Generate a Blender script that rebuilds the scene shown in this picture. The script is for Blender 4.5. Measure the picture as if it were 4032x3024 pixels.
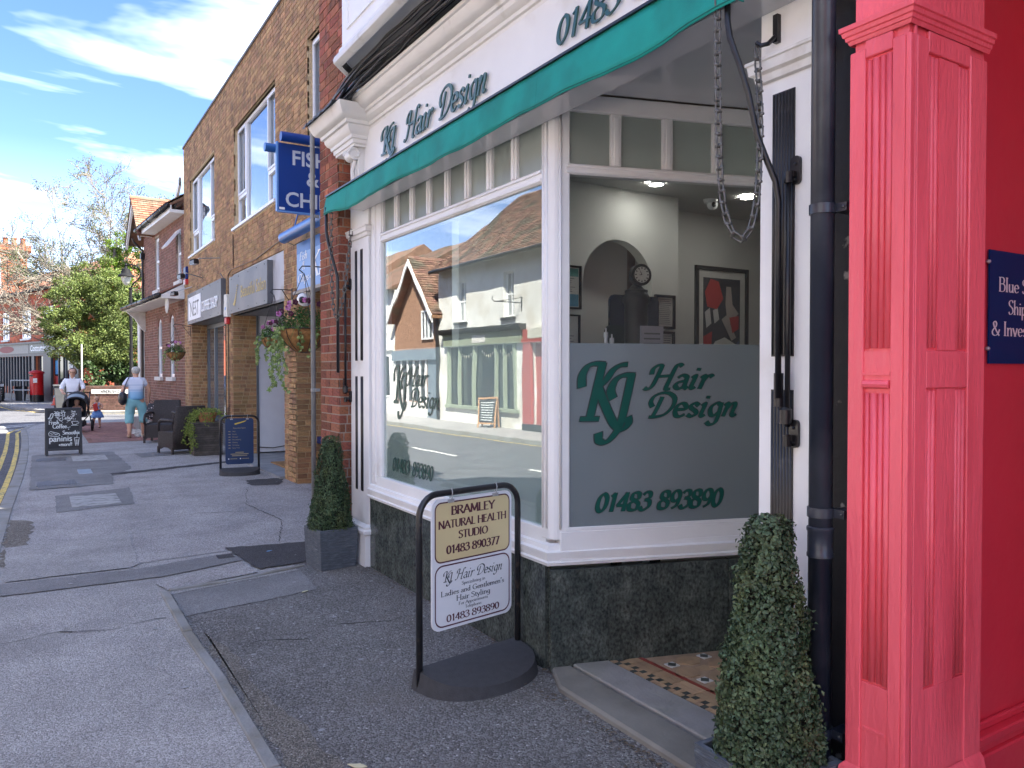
import bpy, bmesh, math, random
import numpy as np
from mathutils import Vector, Matrix, noise as mnoise

for o in list(bpy.data.objects): bpy.data.objects.remove(o)
scene = bpy.context.scene
col = scene.collection
R = math.radians
random.seed(7); rng = np.random.default_rng(7)

# ------------------------------------------------------------------ camera
cam_d = bpy.data.cameras.new('camera'); cam = bpy.data.objects.new('camera', cam_d); col.objects.link(cam)
cam_d.sensor_width = 36; cam_d.lens = 27.03; cam_d.clip_start = 0.05; cam_d.clip_end = 1500
cam.location = (0, 0, 1.6); cam.rotation_euler = (R(90 - 1.02), 0, R(-31.7))
scene.camera = cam

# ------------------------------------------------------------------ light
SUN_EL, SX, SY = R(50), .68, -.733
world = bpy.data.worlds.new('World'); scene.world = world; world.use_nodes = True
wn, wl = world.node_tree.nodes, world.node_tree.links
wn.clear()
sky = wn.new('ShaderNodeTexSky'); sky.sky_type = 'NISHITA'; sky.sun_disc = False
sky.sun_elevation = SUN_EL; sky.sun_rotation = math.atan2(SX, SY); sky.air_density = 1.0; sky.dust_density = 0.3; sky.ozone_density = 2.2
tc = wn.new('ShaderNodeTexCoord')
sep = wn.new('ShaderNodeSeparateXYZ'); wl.new(tc.outputs['Generated'], sep.inputs[0])
def wmath(op, a, b=None):
    n = wn.new('ShaderNodeMath'); n.operation = op
    for i, v in enumerate((a, b)):
        if v is None: continue
        if hasattr(v, 'is_output'): wl.new(v, n.inputs[i])
        else: n.inputs[i].default_value = v
    return n.outputs[0]
zc = wmath('ADD', wmath('MAXIMUM', sep.outputs[2], 0.0), 0.12)
cx = wmath('DIVIDE', sep.outputs[0], zc); cy = wmath('DIVIDE', sep.outputs[1], zc)
comb = wn.new('ShaderNodeCombineXYZ'); wl.new(cx, comb.inputs[0]); wl.new(cy, comb.inputs[1])
mp = wn.new('ShaderNodeMapping'); wl.new(comb.outputs[0], mp.inputs[0])
mp.inputs['Rotation'].default_value = (0, 0, R(14)); mp.inputs['Scale'].default_value = (.6, 1.25, 1)
mp.inputs['Location'].default_value = (1.3, .4, 0)
n1 = wn.new('ShaderNodeTexNoise'); wl.new(mp.outputs[0], n1.inputs[0]); n1.inputs['Scale'].default_value = 1.15
n1.inputs['Detail'].default_value = 6; n1.inputs['Roughness'].default_value = .58; n1.inputs['Distortion'].default_value = .35
cr = wn.new('ShaderNodeValToRGB'); wl.new(n1.outputs[0], cr.inputs[0])
cr.color_ramp.elements[0].position = .475; cr.color_ramp.elements[0].color = (0, 0, 0, 1)
cr.color_ramp.elements[1].position = .88; cr.color_ramp.elements[1].color = (.85, .85, .85, 1)
hz = wmath('MULTIPLY', wmath('SUBTRACT', 1.0, wmath('MINIMUM', wmath('MULTIPLY', wmath('MAXIMUM', sep.outputs[2], 0.0), 4.0), 1.0)), .18)
cf = wmath('MAXIMUM', cr.outputs[0], hz)
hs = wn.new('ShaderNodeHueSaturation'); wl.new(sky.outputs[0], hs.inputs['Color']); hs.inputs['Saturation'].default_value = 1.12
tn = wn.new('ShaderNodeMixRGB'); tn.blend_type = 'MULTIPLY'; tn.inputs[0].default_value = 1; wl.new(hs.outputs[0], tn.inputs[1]); tn.inputs[2].default_value = (.32, .325, .42, 1)
wm = wn.new('ShaderNodeMixRGB'); wl.new(cf, wm.inputs[0]); wl.new(tn.outputs[0], wm.inputs[1]); wm.inputs[2].default_value = (7.6, 7.8, 8.0, 1)
bg = wn.new('ShaderNodeBackground'); bg.inputs[1].default_value = .125; wl.new(wm.outputs[0], bg.inputs[0])
wo = wn.new('ShaderNodeOutputWorld'); wl.new(bg.outputs[0], wo.inputs[0])
sun_d = bpy.data.lights.new('sun', 'SUN'); sun_d.energy = 3.5; sun_d.angle = R(.5); sun_d.color = (1, .94, .84)
sun = bpy.data.objects.new('sun', sun_d); col.objects.link(sun)
sv = Vector((SX * math.cos(SUN_EL), SY * math.cos(SUN_EL), math.sin(SUN_EL)))
sun.rotation_euler = sv.to_track_quat('Z', 'Y').to_euler(); sun.location = (8, -12, 20)
scene.view_settings.view_transform = 'Standard'; scene.view_settings.look = 'None'
scene.view_settings.gamma = 1; scene.view_settings.exposure = 2.86
scene.render.engine = 'CYCLES'
scene.cycles.max_bounces = 8; scene.cycles.transparent_max_bounces = 16

# ------------------------------------------------------------------ materials
MATS = {}
def mat(name, color, rough=.7, var=.12, vscale=6, bump=0.0, bscale=60, metal=0, spec=.5, c2=None, c2scale=3, c2lo=.5, c2hi=.62,
        rnd=0.0, stretch=None, coat=0, detail=5):
    if name in MATS: return MATS[name]
    m = bpy.data.materials.new(name); m.use_nodes = True; MATS[name] = m
    nt = m.node_tree; N, L = nt.nodes, nt.links
    b = N['Principled BSDF']; b.inputs['Roughness'].default_value = rough; b.inputs['Metallic'].default_value = metal
    b.inputs['Specular IOR Level'].default_value = spec; b.inputs['Coat Weight'].default_value = coat
    t = N.new('ShaderNodeTexCoord'); src = t.outputs['Object']
    if stretch:
        mpn = N.new('ShaderNodeMapping'); mpn.inputs['Scale'].default_value = stretch; L.new(src, mpn.inputs[0]); src = mpn.outputs[0]
    ns = N.new('ShaderNodeTexNoise'); ns.inputs['Scale'].default_value = vscale; ns.inputs['Detail'].default_value = detail; L.new(src, ns.inputs[0])
    mr = N.new('ShaderNodeMapRange'); L.new(ns.outputs[0], mr.inputs[0])
    mr.inputs[1].default_value = .3; mr.inputs[2].default_value = .7; mr.inputs[3].default_value = 1 - var; mr.inputs[4].default_value = 1 + var
    rgb = N.new('ShaderNodeRGB'); rgb.outputs[0].default_value = (*color, 1); cur = rgb.outputs[0]
    if c2:
        n2 = N.new('ShaderNodeTexNoise'); n2.inputs['Scale'].default_value = c2scale; n2.inputs['Detail'].default_value = 8; L.new(src, n2.inputs[0])
        r2 = N.new('ShaderNodeMapRange'); L.new(n2.outputs[0], r2.inputs[0]); r2.inputs[1].default_value = c2lo; r2.inputs[2].default_value = c2hi
        mx = N.new('ShaderNodeMixRGB'); L.new(r2.outputs[0], mx.inputs[0]); L.new(cur, mx.inputs[1]); mx.inputs[2].default_value = (*c2, 1); cur = mx.outputs[0]
    vm = N.new('ShaderNodeVectorMath'); vm.operation = 'SCALE'; L.new(cur, vm.inputs[0]); L.new(mr.outputs[0], vm.inputs['Scale']); cur = vm.outputs[0]
    if rnd:
        oi = N.new('ShaderNodeObjectInfo'); ge = N.new('ShaderNodeNewGeometry')
        ad = N.new('ShaderNodeMath'); ad.operation = 'ADD'; L.new(oi.outputs['Random'], ad.inputs[0]); L.new(ge.outputs['Random Per Island'], ad.inputs[1])
        fr = N.new('ShaderNodeMath'); fr.operation = 'FRACT'; L.new(ad.outputs[0], fr.inputs[0])
        m2 = N.new('ShaderNodeMapRange'); L.new(fr.outputs[0], m2.inputs[0]); m2.inputs[3].default_value = 1 - rnd; m2.inputs[4].default_value = 1 + rnd
        v2 = N.new('ShaderNodeVectorMath'); v2.operation = 'SCALE'; L.new(cur, v2.inputs[0]); L.new(m2.outputs[0], v2.inputs['Scale']); cur = v2.outputs[0]
        # slight hue shift
        w = N.new('ShaderNodeTexWhiteNoise'); w.noise_dimensions = '1D'; L.new(fr.outputs[0], w.inputs['W'])
        h = N.new('ShaderNodeHueSaturation'); m3 = N.new('ShaderNodeMapRange'); L.new(w.outputs[0], m3.inputs[0]); m3.inputs[3].default_value = .5 - rnd * .035; m3.inputs[4].default_value = .5 + rnd * .035
        L.new(m3.outputs[0], h.inputs['Hue']); L.new(cur, h.inputs['Color']); cur = h.outputs[0]
    L.new(cur, b.inputs['Base Color'])
    if bump:
        nb = N.new('ShaderNodeTexNoise'); nb.inputs['Scale'].default_value = bscale; nb.inputs['Detail'].default_value = 4; L.new(src, nb.inputs[0])
        bp = N.new('ShaderNodeBump'); bp.inputs['Strength'].default_value = bump; bp.inputs['Distance'].default_value = .01; L.new(nb.outputs[0], bp.inputs['Height']); L.new(bp.outputs[0], b.inputs['Normal'])
    return m
def emis(name, color, s):
    m = bpy.data.materials.new(name); m.use_nodes = True; b = m.node_tree.nodes['Principled BSDF']
    b.inputs['Base Color'].default_value = (*color, 1); b.inputs['Emission Color'].default_value = (*color, 1); b.inputs['Emission Strength'].default_value = s
    return m
def glassmat(name, r0=.06, tint=(.9, .95, .93), rough=0.0):
    m = bpy.data.materials.new(name); m.use_nodes = True; N, L = m.node_tree.nodes, m.node_tree.links; N.clear()
    lw = N.new('ShaderNodeLayerWeight'); lw.inputs[0].default_value = .5
    p = N.new('ShaderNodeMath'); p.operation = 'POWER'; L.new(lw.outputs['Facing'], p.inputs[0]); p.inputs[1].default_value = 3.3
    mr = N.new('ShaderNodeMapRange'); L.new(p.outputs[0], mr.inputs[0]); mr.inputs[3].default_value = r0; mr.inputs[4].default_value = 1
    tr = N.new('ShaderNodeBsdfTransparent'); tr.inputs[0].default_value = (*tint, 1)
    gl = N.new('ShaderNodeBsdfGlossy'); gl.inputs[0].default_value = (1, 1, 1, 1); gl.inputs[1].default_value = rough
    tcn = N.new('ShaderNodeTexCoord'); nz = N.new('ShaderNodeTexNoise'); nz.inputs['Scale'].default_value = 1.3; L.new(tcn.outputs['Object'], nz.inputs[0])
    bp = N.new('ShaderNodeBump'); bp.inputs['Strength'].default_value = .02; bp.inputs['Distance'].default_value = .05; L.new(nz.outputs[0], bp.inputs['Height']); L.new(bp.outputs[0], gl.inputs['Normal'])
    mx = N.new('ShaderNodeMixShader'); L.new(mr.outputs[0], mx.inputs[0]); L.new(tr.outputs[0], mx.inputs[1]); L.new(gl.outputs[0], mx.inputs[2])
    o = N.new('ShaderNodeOutputMaterial'); L.new(mx.outputs[0], o.inputs[0]); return m
def leafmat(name, color, rnd=.4, yellow=None, transl=.3, rough=.55, yscale=9):
    m = mat(name, color, rough=rough, var=.3, vscale=2.2, rnd=rnd, spec=.35, c2=yellow, c2scale=yscale, c2lo=.5, c2hi=.75)
    N, L = m.node_tree.nodes, m.node_tree.links; b = N['Principled BSDF']; out = [n for n in N if n.type == 'OUTPUT_MATERIAL'][0]
    t = N.new('ShaderNodeBsdfTranslucent'); L.new(b.inputs['Base Color'].links[0].from_socket, t.inputs[0])
    mx = N.new('ShaderNodeMixShader'); mx.inputs[0].default_value = transl; L.new(b.outputs[0], mx.inputs[1]); L.new(t.outputs[0], mx.inputs[2]); L.new(mx.outputs[0], out.inputs[0]); return m

WHITE = mat('white_gloss_paint', (.80, .80, .79), .38, .035, 3, .10, 25, c2=(.64, .62, .57), c2scale=2.2, c2lo=.60, c2hi=.78)
WHITE2 = mat('white_weathered_paint', (.74, .73, .70), .5, .06, 4, .2, 18, c2=(.45, .42, .36), c2scale=5, c2lo=.62, c2hi=.8)
UPVC = mat('white_window_plastic', (.8, .81, .82), .3, .02)
BLACKP = mat('black_gloss_paint', (.018, .018, .02), .32, .3, 8, .25, 20, c2=(.07, .065, .06), c2scale=12, c2lo=.6, c2hi=.75)
BLACKM = mat('black_metal', (.012, .012, .014), .3, .2, 10, .1, 60)
NAVYP = mat('dark_blue_black_pipe_paint', (.016, .020, .032), .3, .15, 3, .05, 30, c2=(.05, .055, .07), c2scale=2)
GUM = mat('grey_gum', (.30, .30, .30), .8, .2, 30)
GREYPIPE = mat('grey_pipe', (.24, .25, .25), .5, .15, 8, .1, 60)
def granite():
    m = mat('green_granite', (.045, .055, .050), .17, .6, 75, .0, 1, c2=(.12, .135, .118), c2scale=11, c2lo=.42, c2hi=.86, spec=.35, detail=10, stretch=(1, 1, .7)); return m
GRANITE = granite()
PINK = mat('pink_red_gloss_paint', (.86, .12, .155), .36, .07, 5, .45, 60, c2=(.62, .060, .085), c2scale=3.2, c2lo=.5, c2hi=.78, stretch=(1, 1, .22))
PINKD = mat('red_wall_paint', (.68, .045, .075), .32, .07, 2, .2, 15)
TEAL = mat('teal_awning_canvas', (.0, .27, .23), .75, .12, 5, .25, 300, c2=(.0, .22, .19), c2scale=3)
BROWNB = mat('brown_brick', (.34, .20, .095), .9, .22, 14, .7, 55, rnd=.30, c2=(.20, .115, .07), c2scale=2.2, c2lo=.52, c2hi=.72)
REDB = mat('red_brick', (.31, .105, .058), .9, .25, 12, .8, 45, rnd=.32, c2=(.17, .07, .045), c2scale=5, c2lo=.5, c2hi=.68)
DARKB = mat('dark_red_brick', (.21, .10, .072), .9, .2, 14, .6, 55, rnd=.26)
MORTY = mat('buff_mortar', (.48, .37, .22), .95, .12, 20, .4, 80)
MORTG = mat('grey_mortar', (.36, .30, .25), .95, .15, 20, .5, 80)
TILEO = mat('clay_roof_tile', (.23, .105, .062), .9, .2, 8, .4, 40, rnd=.35, c2=(.16, .12, .08), c2scale=2.5)
TILEB = mat('old_brown_roof_tile', (.19, .105, .075), .9, .25, 6, .5, 40, rnd=.4, c2=(.10, .085, .06), c2scale=1.5)
RENDER = mat('white_lime_render', (.72, .72, .68), .9, .07, 3, .7, 9, c2=(.60, .58, .52), c2scale=1.3)
GLASS = glassmat('window_glass', .085)
SIDEGLASS = glassmat('shop_side_glass', .05, (.93, .94, .94))
def paneglass():
    m = mat('upper_window_glass', (.10, .13, .16), .04, .0, 1, spec=1.0); N = m.node_tree.nodes; L = m.node_tree.links
    b = N['Principled BSDF']; b.inputs['IOR'].default_value = 2.3; b.inputs['Coat Weight'].default_value = .6
    nz = N.new('ShaderNodeTexNoise'); nz.inputs['Scale'].default_value = 1.2; tcn = N.new('ShaderNodeTexCoord'); L.new(tcn.outputs['Object'], nz.inputs[0])
    bp = N.new('ShaderNodeBump'); bp.inputs['Strength'].default_value = .05; bp.inputs['Distance'].default_value = .05; L.new(nz.outputs[0], bp.inputs['Height']); L.new(bp.outputs[0], b.inputs['Normal'])
    return m
PANE = paneglass()
PANED = mat('dark_window_glass', (.03, .035, .04), .06, 0, 1, spec=.9)
FILM = mat('frosted_window_film', (.27, .31, .325), .6, .04, 2); FILM1 = mat('skylit_frosted_film', (.40, .44, .45), .6, .05, 2)  # second one is the same film, lightened for the skylight on it
FROST = mat('frosted_light_glass', (.66, .72, .68), .22, .1, 1.1, spec=.6)
def _tl(m, f):
    N, L = m.node_tree.nodes, m.node_tree.links; b = N['Principled BSDF']; out = [n for n in N if n.type == 'OUTPUT_MATERIAL'][0]
    t = N.new('ShaderNodeBsdfTranslucent'); L.new(b.inputs['Base Color'].links[0].from_socket, t.inputs[0]); mx = N.new('ShaderNodeMixShader'); mx.inputs[0].default_value = f; L.new(b.outputs[0], mx.inputs[1]); L.new(t.outputs[0], mx.inputs[2]); L.new(mx.outputs[0], out.inputs[0])
_tl(FROST, .65)
GREENL = mat('dark_green_lettering', (.0, .085, .062), .35, .05)
GREENM = mat('dark_green_raised_letter', (.012, .075, .062), .3, .1, spec=.7)
DARKO = mat('dark_letter_outline', (.035, .05, .05), .3, .05)
LEAD = mat('lead_flashing', (.10, .11, .12), .6, .2, 10, .4, 30)
GREYS = mat('grey_sign_panel', (.105, .11, .12), .45, .1, 2, c2=(.15, .15, .15), c2scale=1)
GREYF = mat('slate_grey_frame', (.12, .14, .16), .35, .06)
BLUE = mat('royal_blue_sign', (.005, .045, .24), .3, .04)
BLUEL = mat('light_blue_sign', (.12, .27, .58), .35, .05)
BLUET = mat('blue_metal_tube', (.03, .13, .38), .3, .05, metal=.3)
BLUEW = mat('blue_gloss_paint', (.008, .03, .16), .25, .05)
WLET = mat('white_vinyl_letter', (.78, .80, .82), .4, .02)
WLET2 = mat('pale_grey_letter', (.55, .60, .66), .5, .03)
STEEL = mat('galvanised_steel', (.42, .43, .44), .4, .15, 20, metal=.5)
CHAINM = mat('old_chain_steel', (.14, .135, .125), .5, .3, 50, metal=.6)
STONE = mat('pale_stone_sill', (.62, .61, .58), .8, .1, 8, .3, 40)
CONC = mat('weathered_concrete', (.25, .25, .24), .9, .12, 6, .6, 60, c2=(.19, .18, .155), c2scale=3)
STEPD = mat('dark_worn_doorstep', (.15, .14, .12), .8, .1, 5, .3, 50, c2=(.21, .20, .175), c2scale=1.6)
STEPL = mat('pale_worn_doorstep', (.25, .24, .23), .85, .1, 9, .5, 50, c2=(.24, .235, .21), c2scale=3)
SKIN = mat('skin', (.56, .32, .22), .5, .06, 8)
def asphalt(name, base, agg, agg2, sc=220, bump=1.0, worn=None):
    m = bpy.data.materials.new(name); m.use_nodes = True; N, L = m.node_tree.nodes, m.node_tree.links
    b = N['Principled BSDF']; b.inputs['Roughness'].default_value = .88; b.inputs['Specular IOR Level'].default_value = .35
    t = N.new('ShaderNodeTexCoord'); S = t.outputs['Object']
    v = N.new('ShaderNodeTexVoronoi'); v.inputs['Scale'].default_value = sc; L.new(S, v.inputs[0])
    w = N.new('ShaderNodeSeparateColor'); L.new(v.outputs['Color'], w.inputs[0])
    r = N.new('ShaderNodeValToRGB'); L.new(w.outputs[0], r.inputs[0]); e = r.color_ramp.elements
    e[0].position = 0; e[0].color = (*[c * .62 for c in base], 1); e[1].position = 1; e[1].color = (*agg2, 1)
    x = e.new(.45); x.color = (*base, 1); x = e.new(.93); x.color = (*agg, 1); x = e.new(.985); x.color = (*agg, 1)
    n = N.new('ShaderNodeTexNoise'); n.inputs['Scale'].default_value = 1.6; n.inputs['Detail'].default_value = 9; n.inputs['Roughness'].default_value = .65; L.new(S, n.inputs[0])
    mr = N.new('ShaderNodeMapRange'); L.new(n.outputs[0], mr.inputs[0]); mr.inputs[1].default_value = .3; mr.inputs[2].default_value = .7; mr.inputs[3].default_value = .78; mr.inputs[4].default_value = 1.22
    sc_ = N.new('ShaderNodeVectorMath'); sc_.operation = 'SCALE'; L.new(r.outputs[0], sc_.inputs[0]); L.new(mr.outputs[0], sc_.inputs['Scale']); cur = sc_.outputs[0]
    if worn:
        n2 = N.new('ShaderNodeTexNoise'); n2.inputs['Scale'].default_value = .9; n2.inputs['Detail'].default_value = 7; L.new(S, n2.inputs[0])
        m2 = N.new('ShaderNodeMapRange'); L.new(n2.outputs[0], m2.inputs[0]); m2.inputs[1].default_value = .54; m2.inputs[2].default_value = .72; m2.inputs[4].default_value = .7
        mx = N.new('ShaderNodeMixRGB'); L.new(m2.outputs[0], mx.inputs[0]); L.new(cur, mx.inputs[1]); mx.inputs[2].default_value = (*worn, 1); cur = mx.outputs[0]
    L.new(cur, b.inputs['Base Color'])
    n3 = N.new('ShaderNodeTexNoise'); n3.inputs['Scale'].default_value = sc * .45; n3.inputs['Detail'].default_value = 3; L.new(S, n3.inputs[0])
    ma = N.new('ShaderNodeMath'); ma.operation = 'SUBTRACT'; L.new(n3.outputs[0], ma.inputs[0]); L.new(v.outputs['Distance'], ma.inputs[1])
    bp = N.new('ShaderNodeBump'); bp.inputs['Strength'].default_value = bump; bp.inputs['Distance'].default_value = .006; L.new(ma.outputs[0], bp.inputs['Height']); L.new(bp.outputs[0], b.inputs['Normal'])
    MATS[name] = m; return m
PAVE = asphalt('grey_tarmac_pavement', (.305, .295, .282), (.42, .41, .40), (.55, .54, .52), 150, .8, (.25, .245, .235))
PAVEL = asphalt('pale_worn_tarmac', (.315, .30, .292), (.43, .42, .41), (.50, .48, .48), 120, 1.0)
PAVED = asphalt('dark_coarse_tarmac', (.155, .146, .140), (.24, .24, .23), (.47, .46, .45), 105, 1.5, (.16, .146, .13))
PAVEP = asphalt('smooth_dark_patch', (.19, .187, .185), (.24, .24, .24), (.34, .30, .30), 200, .5)
PAVEV = asphalt('fresh_black_patch', (.055, .053, .056), (.09, .09, .09), (.15, .15, .15), 170, .8)
ROADM = asphalt('road_asphalt', (.085, .088, .098), (.15, .15, .16), (.24, .24, .24), 90, .8, (.11, .112, .12))
GRIT = asphalt('gritty_dirt', (.16, .145, .125), (.28, .26, .22), (.45, .43, .40), 130, 1.5)
GROUNDM = mat('distant_ground', (.10, .11, .07), .95, .3, .2)
YEL = mat('worn_yellow_line', (.62, .47, .13), .85, .2, 12, .3, 60, c2=(.16, .15, .12), c2scale=14, c2lo=.52, c2hi=.62)
WLINE = mat('worn_white_line', (.62, .62, .60), .85, .15, 12, .3, 60, c2=(.16, .16, .16), c2scale=14, c2lo=.55, c2hi=.68)

# ------------------------------------------------------------------ mesh builder
class MB:
    def __init__(s): s.v = []; s.f = []
    def poly(s, pts):
        i = len(s.v); s.v += [tuple(p) for p in pts]; s.f.append(tuple(range(i, i + len(pts))))
    def box(s, x0, x1, y0, y1, z0, z1):
        if x1 < x0: x0, x1 = x1, x0
        if y1 < y0: y0, y1 = y1, y0
        i = len(s.v)
        s.v += [(x0, y0, z0), (x1, y0, z0), (x1, y1, z0), (x0, y1, z0), (x0, y0, z1), (x1, y0, z1), (x1, y1, z1), (x0, y1, z1)]
        s.f += [tuple(i + k for k in q) for q in ((3, 2, 1, 0), (4, 5, 6, 7), (0, 1, 5, 4), (1, 2, 6, 5), (2, 3, 7, 6), (3, 0, 4, 7))]; return s
    def fbox(s, fr, a0, a1, b0, b1, c0, c1):
        # box in a frame fr=(origin, u, v, n)
        o, u, v, n = fr; i = len(s.v)
        for c in (b0, b1):
            for a, d in ((a0, c0), (a1, c0), (a1, c1), (a0, c1)):
                s.v.append(tuple(o + u * a + v * c + n * d))
        s.f += [tuple(i + k for k in q) for q in ((0, 1, 2, 3), (7, 6, 5, 4), (4, 5, 1, 0), (5, 6, 2, 1), (6, 7, 3, 2), (7, 4, 0, 3))]; return s
    def prism(s, pts, z0, z1):
        n = len(pts); i = len(s.v)
        s.v += [(p[0], p[1], z0) for p in pts] + [(p[0], p[1], z1) for p in pts]
        s.f += [tuple(range(i + n - 1, i - 1, -1)), tuple(range(i + n, i + 2 * n))]
        s.f += [(i + k, i + (k + 1) % n, i + n + (k + 1) % n, i + n + k) for k in range(n)]; return s
    def fprism(s, fr, pts, c0, c1):
        o, u, v, n_ = fr; n = len(pts); i = len(s.v)
        for c in (c0, c1): s.v += [tuple(o + u * p[0] + v * p[1] + n_ * c) for p in pts]
        s.f += [tuple(range(i + n - 1, i - 1, -1)), tuple(range(i + n, i + 2 * n))]
        s.f += [(i + k, i + (k + 1) % n, i + n + (k + 1) % n, i + n + k) for k in range(n)]; return s
    def tube(s, pts, r, seg=8, cap=True):
        pts = [Vector(p) for p in pts]; n = len(pts)
        rs = r if hasattr(r, '__len__') else [r] * n
        i0 = len(s.v); ref = None
        for k, p in enumerate(pts):
            d = (pts[min(k + 1, n - 1)] - pts[max(k - 1, 0)]);
            if d.length < 1e-9: d = Vector((0, 0, 1))
            d.normalize()
            if ref is None: ref = Vector((0, 0, 1)) if abs(d.z) < .9 else Vector((1, 0, 0))
            a = d.cross(ref).normalized(); b = a.cross(d).normalized(); ref = b
            for j in range(seg):
                t = 2 * math.pi * j / seg; s.v.append(tuple(p + (a * math.cos(t) + b * math.sin(t)) * rs[k]))
        for k in range(n - 1):
            for j in range(seg):
                s.f.append((i0 + k * seg + j, i0 + k * seg + (j + 1) % seg, i0 + (k + 1) * seg + (j + 1) % seg, i0 + (k + 1) * seg + j))
        if cap: s.f.append(tuple(i0 + j for j in range(seg))[::-1]); s.f.append(tuple(i0 + (n - 1) * seg + j for j in range(seg)))
        return s
    def lathe(s, prof, c=(0, 0, 0), seg=20, a0=0, a1=2 * math.pi):
        i0 = len(s.v); n = len(prof); full = abs(a1 - a0 - 2 * math.pi) < 1e-6; m = seg if full else seg + 1
        for j in range(m):
            t = a0 + (a1 - a0) * j / seg
            for r, z in prof: s.v.append((c[0] + r * math.cos(t), c[1] + r * math.sin(t), c[2] + z))
        for j in range(seg):
            for k in range(n - 1):
                a = i0 + j * n + k; b = i0 + ((j + 1) % m) * n + k; s.f.append((a, b, b + 1, a + 1))
        return s
    def ell(s, c, r, seg=12, rings=8, rot=None):
        prof = [(math.sin(math.pi * k / rings), -math.cos(math.pi * k / rings)) for k in range(rings + 1)]
        t = MB().lathe(prof, (0, 0, 0), seg); i0 = len(s.v)
        for v in t.v:
            p = Vector((v[0] * r[0], v[1] * r[1], v[2] * r[2]))
            if rot: p = rot @ p
            s.v.append(tuple(Vector(c) + p))
        s.f += [tuple(i0 + k for k in f) for f in t.f]; return s
    def sweep(s, prof, path, closed=False, cap=True):
        # prof: (out, z) pairs swept along a horizontal path [(x,y)], 'out' to the right-hand normal, mitred
        n = len(path); m = len(prof); i0 = len(s.v)
        for k in range(n):
            p = Vector(path[k]); a = Vector(path[k - 1]) if (k > 0 or closed) else None; b = Vector(path[(k + 1) % n]) if (k < n - 1 or closed) else None
            d1 = (p - a).normalized() if a is not None else None; d2 = (b - p).normalized() if b is not None else None
            if d1 is None: d1 = d2
            if d2 is None: d2 = d1
            n1 = Vector((-d1.y, d1.x)); n2 = Vector((-d2.y, d2.x)); nn = (n1 + n2); nn = nn / max(1e-6, nn.dot(n1)) if nn.length > 1e-6 else n1
            for o, z in prof: q = p + nn * o; s.v.append((q.x, q.y, z))
        for k in range(n if closed else n - 1):
            for j in range(m - 1):
                a = i0 + k * m + j; b = i0 + ((k + 1) % n) * m + j; s.f.append((a, b, b + 1, a + 1))
        if cap and not closed: s.f.append(tuple(i0 + j for j in range(m))); s.f.append(tuple(i0 + (n - 1) * m + j for j in range(m))[::-1])
        return s
    def add(s, verts, faces):
        i = len(s.v); s.v += [tuple(v) for v in verts]; s.f += [tuple(i + k for k in f) for f in faces]; return s
    def mesh(s, name, smooth=False, bevel=0):
        me = bpy.data.meshes.new(name); me.from_pydata(s.v, [], s.f)
        bm = bmesh.new(); bm.from_mesh(me)
        bmesh.ops.recalc_face_normals(bm, faces=bm.faces)
        if bevel: bmesh.ops.bevel(bm, geom=[e for e in bm.edges if e.is_manifold and e.calc_face_angle(0) > .5], offset=bevel, segments=1, affect='EDGES', clamp_overlap=True)
        bm.to_mesh(me); bm.free()
        if smooth: me.polygons.foreach_set('use_smooth', [True] * len(me.polygons))
        return me
WM = {}
def wmx(o): return WM.get(o.name, Matrix.Identity(4))
def link(o, parent=None, mtx=None):
    col.objects.link(o)
    if mtx is not None: o.matrix_world = mtx
    if parent is not None:
        o.parent = parent; o.matrix_parent_inverse = wmx(parent).inverted()
    WM[o.name] = (mtx if mtx is not None else Matrix.Identity(4)) if parent is None else Matrix.Identity(4)
    return o
def part(name, mb, m, parent=None, smooth=False, label=None, stuff=False, bevel=0, auto=None):
    me = mb.mesh(name, smooth, bevel) if isinstance(mb, MB) else mb
    if not me.materials: me.materials.append(m)
    if auto:
        me.polygons.foreach_set('use_smooth', [True] * len(me.polygons)); me.set_sharp_from_angle(angle=R(auto))
    o = bpy.data.objects.new(name, me); col.objects.link(o)
    if parent is not None:
        o.parent = parent; o.matrix_parent_inverse = wmx(parent).inverted()
    WM[o.name] = Matrix.Identity(4)
    if label: o['label'] = label
    if stuff: o['kind'] = 'stuff'
    return o
def thing(name, label, cat, loc=(0, 0, 0), rz=0, group=None):
    o = bpy.data.objects.new(name, None); col.objects.link(o); o.empty_display_size = .2
    o.location = loc; o.rotation_euler = (0, 0, rz)
    WM[o.name] = Matrix.Translation(loc) @ Matrix.Rotation(rz, 4, 'Z')
    o['label'] = label; o['category'] = cat
    if group: o['group'] = group
    return o
def tag(o, label, cat, group=None):
    o['label'] = label; o['category'] = cat
    if group: o['group'] = group
    return o
def struct(name, mb, m, smooth=False):
    o = part(name, mb, m, None, smooth); o['kind'] = 'structure'; return o
def kids(o): return [c for c in o.children]
def dup(root, loc, rz, label=None, group=None):
    r = root.copy(); col.objects.link(r); r.location = loc; r.rotation_euler = (0, 0, rz)
    if label: r['label'] = label
    if group: r['group'] = group
    def rec(a, b):
        for ch in a.children:
            c = ch.copy(); col.objects.link(c); c.parent = b; rec(ch, c)
    src = root
    rec(src, r); return r
def frame(x, y, z, dx, dy):
    u = Vector((dx, dy, 0)).normalized(); return (Vector((x, y, z)), u, Vector((0, 0, 1)), u.cross(Vector((0, 0, 1))))
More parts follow.
